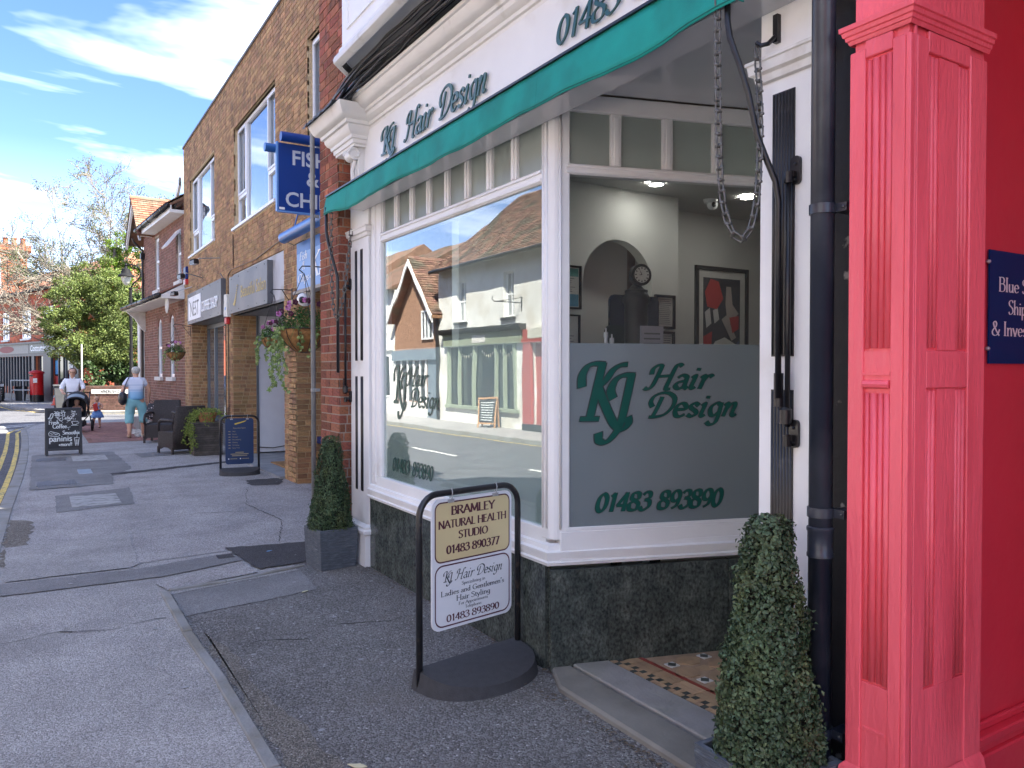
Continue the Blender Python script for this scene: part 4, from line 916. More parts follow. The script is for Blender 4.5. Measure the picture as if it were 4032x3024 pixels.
# interior
IW = mat('interior_wall_paint', (.62, .63, .60), .8, .03, 1); IC = mat('interior_ceiling_paint', (.5, .5, .49), .8, .03, 1)
part('interior_floor', MB().box(2.45, 7.6, 3.4, 6.5, .0, .03).box(4.2, 7.6, 1.73, 3.4, .0, .03), mat('interior_floor', (.2, .2, .2), .5), shop)
part('interior_ceiling', MB().prism([(2.42, 3.42), (7.6, 1.80), (7.6, 6.5), (2.42, 6.5)], 2.992, 3.09), IC, shop)
def archwall():
    F4 = frame(0, 4.6, 0, 1, 0); mb = MB(); x0, x1 = 2.42, 4.40; c, r, zs, zt = 3.80, .34, 2.26, 3.0
    mb.fbox(F4, x0, c - r, .03, zt, -.1, 0); mb.fbox(F4, c + r, x1, .03, zt, -.1, 0)
    n = 20; A = [(c + r * math.cos(math.pi * k / n), zs + r * math.sin(math.pi * k / n)) for k in range(n + 1)]
    o, u, v, nn = F4
    for (a, b), (a2, b2) in zip(A, A[1:]):
        mb.fprism(F4, [(a, b), (a, zt), (a2, zt), (a2, b2)], -.1, 0)
    mb.fbox(F4, c - r, c + r, .03, zt, -.35, -.3)
    mb.fbox(F4, x1, x1 + .02, .03, zt, -.5, 0); mb.fbox(F4, x1 + .02, 7.6, .03, zt, -.5, -.35)
    return part('arched_wall', mb, IW, shop)
archwall()
LAMP = emis('lit_downlight', (1, .97, .9), 14)
for x, y, l in ((3.92, 4.31, 'round lit ceiling downlight left of the two seen through the side window'), (4.84, 4.26, 'round lit ceiling downlight half hidden by the chain')):
    t = thing('downlight', l, 'ceiling light', (x, y, 2.98), 0, 'salon ceiling lights')
    part('diffuser', MB().lathe([(0, 0), (.05, 0), (.052, .01)], (x, y, 2.975), 20), LAMP, t); part('bezel', MB().lathe([(.052, 0), (.066, .002), (.066, .012)], (x, y, 2.975), 20), UPVC, t)
t = thing('ceiling_camera', 'white dome security camera on the salon ceiling', 'security camera', (4.68, 4.5, 2.99))
part('base', MB().lathe([(0, -.03), (.05, -.03), (.06, 0)], (4.68, 4.5, 2.99), 16), UPVC, t); part('dome', MB().ell((4.67, 4.47, 2.945), (.045, .045, .045)), UPVC, t, smooth=True); part('lens', MB().ell((4.65, 4.435, 2.935), (.022, .014, .022)), BLACKM, t, smooth=True)
def picture(label, cat, F_, a0, a1, z0, z1, fw, fm, c=.0):
    t = thing('picture', label, cat, tuple(F_[0] + F_[1] * a0 + F_[2] * z0))
    part('frame', MB().fbox(F_, a0, a1, z0, z0 + fw, c, c + .025).fbox(F_, a0, a1, z1 - fw, z1, c, c + .025).fbox(F_, a0, a0 + fw, z0 + fw, z1 - fw, c, c + .025).fbox(F_, a1 - fw, a1, z0 + fw, z1 - fw, c, c + .025), fm, t)
    part('mount', MB().fbox(F_, a0 + fw * .5, a1 - fw * .5, z0 + fw * .5, z1 - fw * .5, c, c + .008), mat('picture_mount', (.62, .61, .58), .8), t)
    return t
FI = frame(0, 4.597, 0, 1, 0)
INK = mat('grey_print', (.18, .19, .2), .7); PALEB = mat('pale_blue_print', (.12, .33, .48), .6, .3, 6)
def doc(t, F_, a0, a1, z0, z1, lines, c=.009):
    for k in range(lines):
        z = z1 - (z1 - z0) * (k + .5) / lines; w = (a1 - a0) * random.uniform(.3, .5); part('print_line', MB().fbox(F_, (a0 + a1) / 2 - w, (a0 + a1) / 2 + w, z, z + (z1 - z0) / lines * .3, c, c + .001), INK, t)
t = picture('framed blue and white certificate on the left of the salon wall', 'certificate', FI, 3.10, 3.43, 2.05, 2.37, .014, BLACKM); part('print', MB().fbox(FI, 3.12, 3.41, 2.07, 2.16, .0085, .010), PALEB, t); part('print', MB().fbox(FI, 3.12, 3.41, 2.29, 2.35, .0085, .010), mat('teal_print', (.1, .3, .28), .6, .3, 8), t); doc(t, FI, 3.16, 3.38, 2.17, 2.28, 7, .0105)
t = picture('smaller framed notice below the blue certificate', 'certificate', FI, 3.10, 3.42, 1.70, 2.01, .012, BLACKM); doc(t, FI, 3.14, 3.38, 1.74, 1.86, 6); part('print', MB().fprism(FI, [(3.26 + .012 * math.cos(a), 1.90 + .02 * math.sin(a)) for a in np.linspace(0, 6, 9)], .0085, .010), mat('red_print', (.5, .05, .04), .6), t)
t = picture('black framed price list right of the arch', 'price list', FI, 4.16, 4.37, 1.93, 2.20, .02, BLACKM); doc(t, FI, 4.19, 4.34, 1.96, 2.17, 14)
t = picture('black framed notice hung below the price list', 'certificate', FI, 4.155, 4.365, 1.70, 1.91, .02, BLACKM); doc(t, FI, 4.18, 4.34, 1.74, 1.88, 8)
# painting (plain abstract stand-in)
FP = frame(0, 4.947, 0, 1, 0)
t = picture('large framed abstract painting of red and white shapes', 'painting', FP, 4.95, 5.62, 1.55, 2.53, .035, BLACKM)
part('canvas', MB().fbox(FP, 5.05, 5.52, 1.65, 2.43, .0085, .010), mat('dark_paint', (.03, .035, .05), .7, .3, 4), t)
for P, c3 in (([(5.07, 2.3), (5.14, 2.42), (5.24, 2.4), (5.3, 2.25), (5.22, 2.15), (5.1, 2.17)], (.5, .03, .03)), ([(5.38, 2.08), (5.50, 2.1), (5.5, 1.98), (5.42, 1.94)], (.5, .03, .03)), ([(5.05, 1.9), (5.16, 1.95), (5.15, 1.8), (5.06, 1.76)], (.45, .03, .03)),
              ([(5.06, 1.66), (5.2, 1.86), (5.32, 1.9), (5.46, 1.84), (5.44, 1.68), (5.3, 1.66)], (.55, .55, .52)), ([(5.34, 2.36), (5.40, 2.36), (5.42, 2.2), (5.5, 2.12), (5.36, 2.0), (5.33, 2.2)], (.42, .36, .33)), ([(5.28, 2.06), (5.34, 2.1), (5.47, 1.9), (5.41, 1.87)], (.4, .36, .34)),
              ([(5.07, 2.12), (5.13, 2.16), (5.15, 2.02), (5.09, 1.98)], (.55, .55, .55)), ([(5.17, 2.14), (5.23, 2.16), (5.25, 2.06), (5.19, 2.02)], (.55, .55, .55)), ([(5.45, 1.66), (5.5, 1.68), (5.51, 1.88), (5.47, 1.84)], (.08, .1, .2))):
    part('colour_shape', MB().fprism(FP, P, .010, .011 + random.uniform(0, .001)), mat('paint_%d' % int(c3[0] * 100 + c3[2] * 1000), c3, .7, .1), t)
# mirror station, clock, bottles, leaflet stand
t = thing('salon_mirror', 'dark mirror panel of a styling station in the arch', 'mirror', (3.8, 4.4, 1.2))
part('panel', MB().fprism(frame(0, 4.45, 0, 1, 0), rrect(3.58, 4.06, 1.3, 2.16, .05), 0, .02), mat('dark_navy_panel', (.012, .018, .04), .15), t)
part('panel', MB().fprism(frame(0, 4.40, 0, 1, 0), rrect(3.5, 3.97, 1.3, 1.93, .06), 0, .02), mat('dark_green_panel', (.01, .03, .02), .2), t)
part('leg', MB().box(3.6, 3.64, 4.36, 4.44, .03, 1.32), BLACKM, t); part('leg', MB().box(3.98, 4.02, 4.36, 4.44, .03, 1.32), BLACKM, t)
t = thing('mantel_clock', 'round black clock with white face on a stepped stand', 'clock', (3.70, 4.30, 2.16))
part('stand', MB().lathe([(0, -.36), (.085, -.36), (.085, -.06), (.10, -.03), (.10, .0), (.08, .03), (.085, .05), (.06, .06), (.03, .09), (0, .09)], (3.72, 4.30, 2.13), 20), BLACKP, t, auto=40)
FC = frame(3.72, 4.24, 2.29, 1, -.25)
part('case', MB().fprism(FC, [(.078 * math.cos(a), .078 * math.sin(a)) for a in np.linspace(0, 2 * math.pi, 25)[:-1]], -.05, 0), BLACKP, t)
part('face', MB().fprism(FC, [(.058 * math.cos(a), .058 * math.sin(a)) for a in np.linspace(0, 2 * math.pi, 25)[:-1]], .0, .002), mat('clock_face', (.7, .7, .66), .6), t)
hm = MB()
for k in range(12): a = k * math.pi / 6; hm.fprism(FC, [(math.cos(a) * .042 + .004 * math.sin(a), math.sin(a) * .042 - .004 * math.cos(a)), (math.cos(a) * .054 + .004 * math.sin(a), math.sin(a) * .054 - .004 * math.cos(a)), (math.cos(a) * .054 - .004 * math.sin(a), math.sin(a) * .054 + .004 * math.cos(a)), (math.cos(a) * .042 - .004 * math.sin(a), math.sin(a) * .042 + .004 * math.cos(a))], .002, .003)
part('numeral_ring', hm, BLACKM, t)
for L_, a in ((.045, R(120)), (.03, R(188))): part('hand', MB().fprism(FC, [(-.003 * math.sin(a), .003 * math.cos(a)), (.003 * math.sin(a), -.003 * math.cos(a)), (L_ * math.cos(a), L_ * math.sin(a))], .003, .0045), BLACKM, t)
t = thing('leaflet_stand', 'clear stand holding a printed leaflet behind the frosted edge', 'leaflet stand', (3.5, 4.0, 1.5))
FL = frame(3.45, 3.95, 1.5, 1, -.1); part('leaflet', MB().fbox(FL, 0, .19, 0, .40, 0, .006), mat('leaflet_paper', (.5, .5, .56), .6), t); doc(t, FL, .02, .17, .05, .36, 9, .0065)
part('counter_top', MB().box(3.0, 4.3, 3.8, 4.3, 1.42, 1.46), mat('salon_counter', (.3, .3, .3), .4), shop)
for x, h, l in ((3.20, .42, 'tallest white pump bottle beside the leaflet'), (3.25, .38, 'plain white bottle behind the tall pump bottle'), (3.31, .30, 'short white bottle with a nozzle nearest the leaflet')):
    t = thing('bottle', l, 'bottle', (x, 4.0, 1.46)); part('body', MB().lathe([(0, 0), (.022, 0), (.022, h * .7), (.012, h * .78), (.012, h * .85), (0, h * .85)], (x, 4.0, 1.46), 12), UPVC, t, auto=40); part('cap', MB().lathe([(0, h * .85), (.015, h * .85), (.015, h * .93), (.005, h * .94), (.005, h), (0, h)], (x, 4.0, 1.46), 10), UPVC, t, auto=40)

# ------------------------------------------------------------------ awning
aw = thing('awning', 'green canvas awning retracted over the hair salon window', 'awning', (2.1, 4.2, 3.0))
mb = MB(); N_ = 96; rows = 6
for i in range(N_ + 1):
    y = 6.44 - (6.44 - 1.90) * i / N_; s = i / N_
    bot = 2.885 + .010 * math.sin(s * 19 + 1.2) + .004 * math.sin(s * 41) + (.025 * max(0, 1 - s * 9)); top = 3.075
    for j in range(rows + 1):
        t_ = j / rows; wv = .010 * math.sin(s * 25 + t_ * 1.2) * t_ + .003 * math.sin(s * 70 + 2 + t_ * 2) * t_ + .0015 * math.sin(s * 150 + t_ * 5)
        mb.v.append((2.118 - .02 * math.sin(t_ * 1.5) - wv, y, top + (bot - top) * t_))
for i in range(N_):
    for j in range(rows): a = i * (rows + 1) + j; mb.f.append((a, a + 1, a + rows + 2, a + rows + 1))
va = part('valance', mb, TEAL, aw, smooth=True); va.modifiers.new('t', 'SOLIDIFY').thickness = .004
hem = MB().tube([tuple(Vector(mb.v[i * (rows + 1) + rows]) + Vector((-.003, 0, .012))) for i in range(N_ + 1)], .003, 5); part('hem', hem, mat('darker_teal_binding', (0, .13, .11), .8), aw)
for s in (.12, .42, .72): 
    i = int(s * N_); part('seam', MB().tube([tuple(Vector(mb.v[i * (rows + 1) + j]) + Vector((-.003, 0, 0))) for j in range(rows + 1)], .0016, 4), MATS['darker_teal_binding'], aw)
part('end_flap', MB().prism([(2.118, 6.442), (2.25, 6.442), (2.25, 6.438), (2.118, 6.438)], 2.97, 3.07), TEAL, aw)
part('end_flap', MB().prism([(2.10, 1.902), (2.135, 1.902), (2.135, 1.898), (2.10, 1.898)], 2.90, 3.075), TEAL, aw)
part('front_rail', MB().box(2.10, 2.14, 1.905, 6.435, 3.072, 3.084), BLACKM, aw)
part('rail', MB().box(2.135, 2.16, 1.905, 6.435, 2.985, 3.06), BLACKM, aw)
# arms
def arm(P, rod_y, label, x=2.13, rodx=2.16, ztop=2.27, zbot=1.5, pr_=.011):
    t = part('awning_arm', MB().tube(P, pr_, 10), BLACKM, aw, smooth=True, label=label)
    part('slide_rod', MB().tube([(rodx, rod_y, ztop), (rodx, rod_y, zbot - .1)], .0095, 10), BLACKM, t, smooth=True)
    for z in (ztop + .03, zbot - .13):
        bm_ = MB().fprism(frame(2.289, 0, 0, 0, -1), rrect(-rod_y - .004, -rod_y + .034, z - .045, z + .055, .016), 0, .012).box(rodx + .0, 2.28, rod_y - .02, rod_y + .004, z - .02, z + .0).lathe([(.0, -.02), (.016, -.02), (.016, .02), (0, .02)], (rodx, rod_y, z - .02), 10)
        for dz in (-.02, .02): bm_.ell((2.276, rod_y - .015, z + dz * 1.3), (.006, .006, .006), 6, 4)
        part('bracket', bm_, BLACKM, t)
    part('collar', MB().lathe([(0, 0), (.017, 0), (.017, .12), (0, .12)], (rodx - .01, rod_y + .03, zbot - .03), 12).lathe([(0, 0), (.024, 0), (.024, .05), (.014, .06), (0, .06)], (rodx, rod_y + .008, zbot - .09), 10), BLACKP, t, auto=40)
    return t
arm([(2.12, 1.962, 2.98), (2.12, 1.96, 2.85), (2.122, 1.95, 2.79), (2.135, 1.915, 2.68), (2.15, 1.89, 2.58), (2.17, 1.885, 2.50), (2.18, 1.875, 2.43), (2.21, 1.86, 2.35), (2.235, 1.84, 2.27), (2.242, 1.832, 2.20), (2.244, 1.83, 1.50)], 1.805, 'black awning arm beside the drainpipe, nearer of the two', rodx=2.262)
arm([(2.10, 6.40, 2.98), (2.10, 6.40, 2.78), (2.11, 6.38, 2.68), (2.13, 6.27, 2.46), (2.14, 6.24, 2.38), (2.14, 6.235, 2.28), (2.14, 6.23, 1.58)], 6.345, 'black awning arm against the red brick pier, farther of the two', rodx=2.245, ztop=2.30, zbot=1.50, pr_=.013)
# chains
def chain(label, P, link=.052, r=.0036):
    P = [Vector(p) for p in P]; L = [0]
    Q = []
    for i in range(len(P) - 1):
        p0 = P[max(i - 1, 0)]; p1 = P[i]; p2 = P[i + 1]; p3 = P[min(i + 2, len(P) - 1)]
        for k in range(24): t = k / 24; Q.append(.5 * ((2 * p1) + (p2 - p0) * t + (2 * p0 - 5 * p1 + 4 * p2 - p3) * t * t + (3 * p1 - p0 - 3 * p2 + p3) * t ** 3))
    Q.append(P[-1]); t_ = thing('chain', label, 'chain', tuple(P[0]), 0, 'steel chains hanging from the awning')
    ring_ = []; a, b = link * .5, link * .22
    for k in range(16):
        th = 2 * math.pi * k / 16; ring_.append((math.copysign(abs(math.cos(th)) ** .6, math.cos(th)) * b, 0, math.copysign(abs(math.sin(th)) ** .9, math.sin(th)) * a))
    m0 = MB().tube(ring_ + [ring_[0]], r, 6, cap=False).tube([(-b * 1.3, 0, -a * .78), (b * 1.3, 0, -a * .78)], r * 1.5, 6); me = m0.mesh('link', True); me.materials.append(CHAINM)
    acc = 0; nxt = 0; k = 0
    for p, q in zip(Q, Q[1:]):
        d = (q - p); l = d.length
        while nxt <= acc + l:
            c = p + d * ((nxt - acc) / max(l, 1e-6)); z = d.normalized(); x = Vector((0, 1, 0)) if k % 2 else Vector((1, 0, 0)); x = (x - z * x.dot(z)).normalized() if abs(x.dot(z)) < .98 else Vector((0, 0, 1)); y = z.cross(x)
            M = Matrix((x, y, z)).transposed().to_4x4(); M.translation = c
            o = bpy.data.objects.new('link', me); col.objects.link(o); o.parent = t_; o.matrix_parent_inverse = wmx(t_).inverted(); o.matrix_basis = M
            nxt += link * .80; k += 1
        acc += l
chain('steel chain looping below the right end of the green awning', [(2.10, 1.99, 2.93), (2.10, 1.985, 2.6), (2.10, 1.975, 2.33), (2.105, 1.955, 2.17), (2.11, 1.915, 2.085), (2.12, 1.885, 2.07), (2.14, 1.865, 2.11), (2.17, 1.862, 2.25), (2.2, 1.88, 2.5), (2.21, 1.905, 2.76)])
chain('steel chain looping in front of the red brick pier', [(2.12, 6.33, 2.90), (2.12, 6.33, 2.5), (2.125, 6.32, 2.2), (2.13, 6.28, 2.08), (2.14, 6.22, 2.04), (2.16, 6.185, 2.15), (2.2, 6.18, 2.4), (2.24, 6.185, 2.75)], link=.06, r=.004)

# ------------------------------------------------------------------ pipes
def pipe(name, label, pts, r, m, cat='drainpipe', joints=(), clips=(), seg=16):
    t = thing(name, label, cat, pts[-1]); part('pipe', MB().tube(pts, r, seg), m, t, smooth=True)
    x, y = pts[-1][0], pts[-1][1]
    for z in joints: part('socket', MB().lathe([(r, 0), (r * 1.14, .002), (r * 1.14, .012), (r * 1.08, .016), (r * 1.08, .085), (r * 1.16, .09), (r * 1.16, .10), (r, .103)], (x, y, z), seg), m, t, auto=40)
    for z in clips: part('clip', MB().lathe([(r, -.016), (r * 1.13, -.016), (r * 1.13, .016), (r, .016)], (x, y, z), seg).box(x + r * .3, x + r * 2.2, y - r * 2.1, y - r * .9, z - .014, z + .014).ell((x + r * .3, y - r * 1.8, z), (.007, .007, .007), 6, 4), m, t, auto=40)
    return t
pipe('drainpipe', 'thick dark blue black drainpipe between white and red shopfronts', [(2.21, 1.628, 7.0), (2.21, 1.628, 0)], .038, NAVYP, joints=(.98,), clips=(2.13, 1.13, .40))
pipe('thin_pipe', 'thin grey pipe running down past the fish and chip signs', [(2.14, 5.95, 3.80), (2.14, 6.52, 3.80), (2.14, 6.57, 3.79), (2.15, 6.88, 3.79), (2.15, 6.93, 3.76), (2.15, 6.94, 3.70), (2.15, 6.94, 0)], .022, GREYPIPE, 'pipe', clips=(1.42, 3.0), seg=12)
# ------------------------------------------------------------------ black wall strip and red building
red = thing('red_building', 'red painted shop with fluted corner pilaster', 'shop', (2.4, .5, 0))
BW = mat('black_painted_render', (.012, .012, .014), .55, .3, 6, .6, 14, c2=(.26, .235, .20), c2scale=9, c2lo=.66, c2hi=.70, spec=.4)
part('party_wall', MB().box(2.315, 2.6, 1.50, 1.728, 0, 7.5), BW, red)
part('party_pier', MB().box(2.29, 2.315, 1.50, 1.56, 0, 7.5), BW, red)
def redpil():
    x0, x1, y0, y1 = 2.20, 2.63, 1.325, 1.525
    p_ = part('pilaster', MB().box(x0 + .012, x1, y0 + .012, y1 - .012, .0, 3.4), PINK, red)
    Fs = frame(x0 + .012, 0, 0, 0, -1); Fr = frame(0, y0 + .012, 0, 1, 0)
    def stile(F_, a0, a1, z0, z1, e=0): part('rail', MB().fbox(F_, a0, a1, z0, z1, -.004, .012 + e), PINK, p_, bevel=.003)
    zB = 1.66
    # street face: frame round a reeded channel
    for a0, a1 in ((-y1, -y1 + .052), (-y0 - .058, -y0 - .0168)): stile(Fs, a0, a1, .30, 2.60)
    stile(Fs, -y1 + .0525, -y0 - .0585, 2.57, 2.625)
    part('panel', MB().fbox(Fs, -y1 + .052, -y0 - .058, zB - .10, zB, 0, .006), PINK, p_)
    part('panel_roll', MB().tube([tuple(Fs[0] + Fs[1] * (-y1 + .054) + Fs[2] * 1.557 + Fs[3] * .006), tuple(Fs[0] + Fs[1] * (-y0 - .06) + Fs[2] * 1.557 + Fs[3] * .006)], .013, 8).fbox(Fs, -y1 + .052, -y0 - .058, 1.585, 1.593, .004, .011), PINK, p_, auto=40)
    W_ = (y1 - .052) - (y0 + .058)
    for z0, z1 in ((zB + .0, 2.568), (.62, 1.535)):
        for k in range(4): a = -y1 + .052 + W_ * (k + .5) / 4; part('reed', MB().tube([tuple(Fs[0] + Fs[1] * a + Fs[2] * (z0 + .008) + Fs[3] * .0), tuple(Fs[0] + Fs[1] * a + Fs[2] * (z1 - .006) + Fs[3] * .0)], W_ / 8 * (1.0 if k % 2 else .7), 8), PINK, p_, smooth=True)
    part('panel', MB().fbox(Fs, -y1 + .052, -y0 - .058, .30, .62, 0, .007).fbox(Fs, -y1 + .06, -y0 - .065, .47, .482, .007, .010), PINK, p_, bevel=.002)
    # return face: two groups of reeds
    for a0, a1 in ((x0, x0 + .026), (x0 + .036, x0 + .098), (x1 - .10, x1)): stile(Fr, a0, a1, .30, 2.60)
    part('corner_bead', MB().tube([(x0 + .031, y0 + .006, .31), (x0 + .031, y0 + .006, 2.625)], .0065, 8), PINK, p_, smooth=True)
    stile(Fr, x0 + .0985, x1 - .1005, 2.56, 2.625, -.001); stile(Fr, x0 + .0985, x1 - .1005, 1.545, 1.66, -.001); part('panel', MB().fbox(Fr, x0 + .098, x1 - .10, .30, .62, 0, .008), PINK, p_)
    for z0, z1 in ((1.663, 2.557), (.62, 1.543)):
        for g0 in (x0 + .098, x1 - .10 - .062):
            for k in range(3): a = g0 + .031 / 1.5 * (k + .5) ; part('reed', MB().tube([tuple(Fr[0] + Fr[1] * a + Fr[2] * (z0 + .006)), tuple(Fr[0] + Fr[1] * a + Fr[2] * (z1 - .006))], .0085, 8), PINK, p_, smooth=True)
        part('panel', MB().fbox(Fr, x0 + .162, x1 - .164, z0, z1, 0, .007), PINK, p_)
    cap = [(0, 2.60), (.003, 2.605), (.006, 2.615), (.011, 2.618), (.013, 2.632), (.019, 2.636), (.022, 2.652), (.028, 2.656), (.029, 2.675), (.012, 2.685), (0, 2.69)]
    part('capital', MB().sweep([(o * .85, 2.625 + (z - 2.6) * .75) for o, z in cap], [(x1 + .02, y0), (x0, y0), (x0, y1)][::1] if False else [(x1 + .008, y0), (x0, y0), (x0, y1 + .0), (x0 + .05, y1)]), PINK, p_, auto=30)
    base = [(.05, .0), (.05, .24), (.045, .255), (.035, .262), (.034, .28), (.018, .30), (.012, .33), (0, .345)]
    part('base_moulding', MB().sweep(base, [(x1 + .0, y0), (x0, y0), (x0, y1), (x0 + .06, y1)]), PINK, p_, auto=30)
redpil()
Fw = frame(2.63, 1.50, 0, 1, 0)
part('porch_wall', MB().box(2.62, 4.2, 1.50, 1.60, 0, 3.4), PINKD, red)
part('porch_skirting', MB().fbox(Fw, 0, 1.5, 0, .20, 0, .05).fbox(Fw, 0, 1.5, .20, .235, 0, .035).fbox(Fw, 0, 1.5, .235, .27, 0, .05).fbox(Fw, 0, 1.5, .27, .30, 0, .02), PINKD, red, bevel=.006)
part('upper_storey', MB().box(2.22, 9, -9, 1.498, 3.4, 7.0), MATS.get('x') or mat('cream_render', (.55, .52, .45), .9, .1), red)
part('shopfront', MB().box(2.7, 9, -9, -.1, 0, 3.4).box(4.2, 9, -.1, 1.5, 0, 3.4), PINKD, red)
t = thing('blue_plaque', 'blue metal name plate screwed to the red porch wall', 'sign', (2.98, 1.49, 1.6))
FB = frame(0, 1.494, 0, 1, 0)
part('plate', MB().fbox(FB, 2.985, 3.75, 1.625, 2.045, 0, .006), mat('navy_blue_plate', (.002, .03, .13), .6, .03, spec=.15), t)
for z in (1.68, 2.0): part('screw', MB().ell((2.978, 1.49, z), (.008, .01, .008), 8, 5), STEEL, t, smooth=True)
rl = dict(wide=.15, thin=.045, nib=10, serif=True)
for s, a_, z, w_ in (('Blue Sea', 3.05, 1.895, .29), ('Shipping', 3.12, 1.812, .27), ('& Investment', 3.0, 1.73, .46)):
    fit_letters('lettering', s, FB, a_, a_ + w_, z, .052, WLET, t, c=.0065, thick=0, **rl)
# ================================================================== BROWN BRICK BLOCK
bb = thing('brick_shop_block', 'two storey brown brick block of shops with flat parapet', 'building', (3.6, 13, 0))
FBk = frame(3.1, 20.3, 0, 0, -1); A = lambda y: 20.3 - y           # a = 20.3 - y
LB = A(6.9)
upw = [(A(19.42), A(16.5), 4.25, 6.05), (A(14.68), A(11.82), 4.17, 6.0), (A(10.2), A(7.6), 4.17, 6.0)]
gro = [(A(19.25), A(15.52), .0, 3.35), (A(14.88), A(11.38), .0, 3.38), (A(10.78), LB, .0, 2.75)]
wall(bb, FBk, LB, 0, 7.0, upw + gro, .3, MORTY)
bricks(bb, FBk, LB, .0, 7.0, upw + gro, BROWNB, maxp=240)
# pier returns (facing the camera) at the shop recesses
for y, x1, z1, mp_ in ((10.76, 3.50, 2.75, 30), (14.86, 3.52, 2.7, 30), (19.24, 3.42, 2.7, 0)):
    Fq = frame(3.1, y, 0, 1, 0); part('pier_return', MB().fbox(Fq, .0, x1 - 3.1, 0, z1, -.4, -.001), MORTY, bb); bricks(bb, Fq, x1 - 3.1, 0, z1, [], BROWNB, maxp=mp_ * 2, lens=(.215, .1025))
for y, z0_, z1_ in ((16.5, 4.25, 6.05), (11.82, 4.17, 6.0)): pass
for (a0, a1, z0_, z1_) in upw: part('reveal_lintel', MB().fbox(FBk, a0, a1, z1_, z1_ + .10, -.3, -.04), STONE, bb)
part('coping', MB().fbox(FBk, -.02, LB, 7.0, 7.045, -.34, .03), mat('dark_parapet_coping', (.12, .11, .10), .8, .2, 5, .3), bb)
part('side_wall', MB().box(3.4, 12, 20.0, 20.3, 0, 6.9).box(11.7, 12, 7, 20, 0, 6.9).box(3.4, 12, 6.9, 7.1, 0, 6.9), MORTY, bb)
part('roof_slab', MB().box(3.4, 11.7, 7.1, 20, 6.6, 6.7).box(3.41, 11.7, 7.1, 20, 3.4, 3.6), CONC, bb)
bk2 = MATS['brown_brick']
window(bb, FBk, *upw[0][:2], 4.27, 6.04, UPVC, PANE, cols=(.8, 1.7, .75), bars=[(0, .28, .03), (2, .28, .03)], sill=(.06, .045, .05), sillm=UPVC, sash=[(0, .3, .97), (2, .3, .97)])
window(bb, FBk, *upw[1][:2], 4.19, 5.99, UPVC, PANE, cols=(.8, 1.9, .8), bars=[(0, .30, .03), (2, .30, .03)], sill=(.06, .045, .05), sillm=UPVC, sash=[(0, .32, .97), (2, .32, .97)])
window(bb, FBk, *upw[2][:2], 4.19, 5.99, UPVC, PANE, cols=(1,), sill=(.03, .045, .05), sillm=UPVC, sash=[(0, .03, .97)])
# ---- coffee shop window
Fc = frame(3.42, 20.3, 0, 0, -1)
cw = window(bb, Fc, A(19.24), A(15.55), .35, 2.65, GREYF, PANE, rec=0, fw=.09, cols=(1, 3.2), name='shop_window')
part('riser', MB().fbox(Fc, A(19.24), A(15.55), 0, .35, -.1, .03), GREYF, cw)
part('soffit', MB().box(3.1, 3.5, 15.52, 19.25, 2.66, 2.7), GREYF, bb)
part('curtain', MB().tube([(3.75, 16.4 + k * .09, 2.5) for k in range(2)], .01).box(3.75, 3.78, 16.2, 17.2, .5, 2.4), mat('white_curtain', (.6, .6, .58), .9), cw)
t = thing('shop_sign', 'grey coffee shop fascia board with white name panel', 'sign', (2.95, 17.4, 2.66))
Fn = frame(3.0, 20.3, 0, 0, -1)
part('board', MB().fbox(Fn, A(19.28), A(15.44), 2.66, 3.36, -.12, 0), GREYS, t, bevel=.004)
part('name_panel', MB().fbox(Fn, A(19.1), A(17.55), 2.74, 3.26, 0, .008), mat('white_panel', (.74, .75, .78), .4), t)
DL = mat('dark_grey_letter', (.06, .065, .07), .5)
part('lettering', sans('NEST', Fn, A(18.85), 2.82, .33, .009, xs=1.0), DL, t); part('lettering', sans('THE', Fn, A(19.05), 3.12, .07, .009), DL, t)
part('lettering', sans('COFFEE SHOP', Fn, A(17.42), 2.84, .22, .0, xs=.86, thick=.02), WLET, t)
for yy in (19.1, 18.2, 17.3, 16.5, 15.7): part('screw', MB().ell((2.997, yy, 3.31), (.006, .009, .009), 6, 4).ell((2.997, yy, 2.71), (.006, .009, .009), 6, 4), BLACKM, t)
# floodlights
def flood(label, x, y, z, arm_to, rz):
    t = thing('floodlight', label, 'floodlight', (x, y, z), rz, 'black floodlights above the coffee shop sign'); M = wmx(t)
    def loc(mb_): mb_.v = [tuple(M @ Vector(v)) for v in mb_.v]; return mb_
    part('housing', loc(MB().box(-.05, .05, -.14, .14, -.03, .04)), BLACKM, t, bevel=.008)
    for k in range(5): part('fin', loc(MB().box(-.045, .045, -.11 + k * .05, -.10 + k * .05, .04, .065)), BLACKM, t)
    part('glass', loc(MB().box(-.042, .042, -.125, .125, -.036, -.03)), PANE, t)
    part('arm', MB().tube([(x, y, z + .03), (x + .1, y, z + .09), arm_to], .011, 6), STEEL, t)
flood('black floodlight on a short arm, leftmost and lowest of three', 2.72, 19.3, 3.36, (3.1, 19.25, 3.55), .2)
flood('black floodlight in the middle of the three above the coffee sign', 2.62, 17.6, 3.58, (3.1, 17.9, 3.62), .1)
flood('black floodlight tilted down, rightmost of the three', 2.60, 15.9, 3.68, (3.1, 16.0, 3.82), .15)
t = thing('alarm_box', 'blue alarm box with red and white base by the corner', 'alarm box', (3.08, 19.9, 3.7)); part('cover', MB().box(3.03, 3.1, 19.72, 20.02, 3.78, 4.08), BLUEW, t, bevel=.01); part('base', MB().box(3.03, 3.1, 19.72, 19.87, 3.66, 3.778), mat('alarm_red', (.5, .03, .03), .4), t); part('base', MB().box(3.03, 3.1, 19.872, 20.02, 3.66, 3.778), UPVC, t)
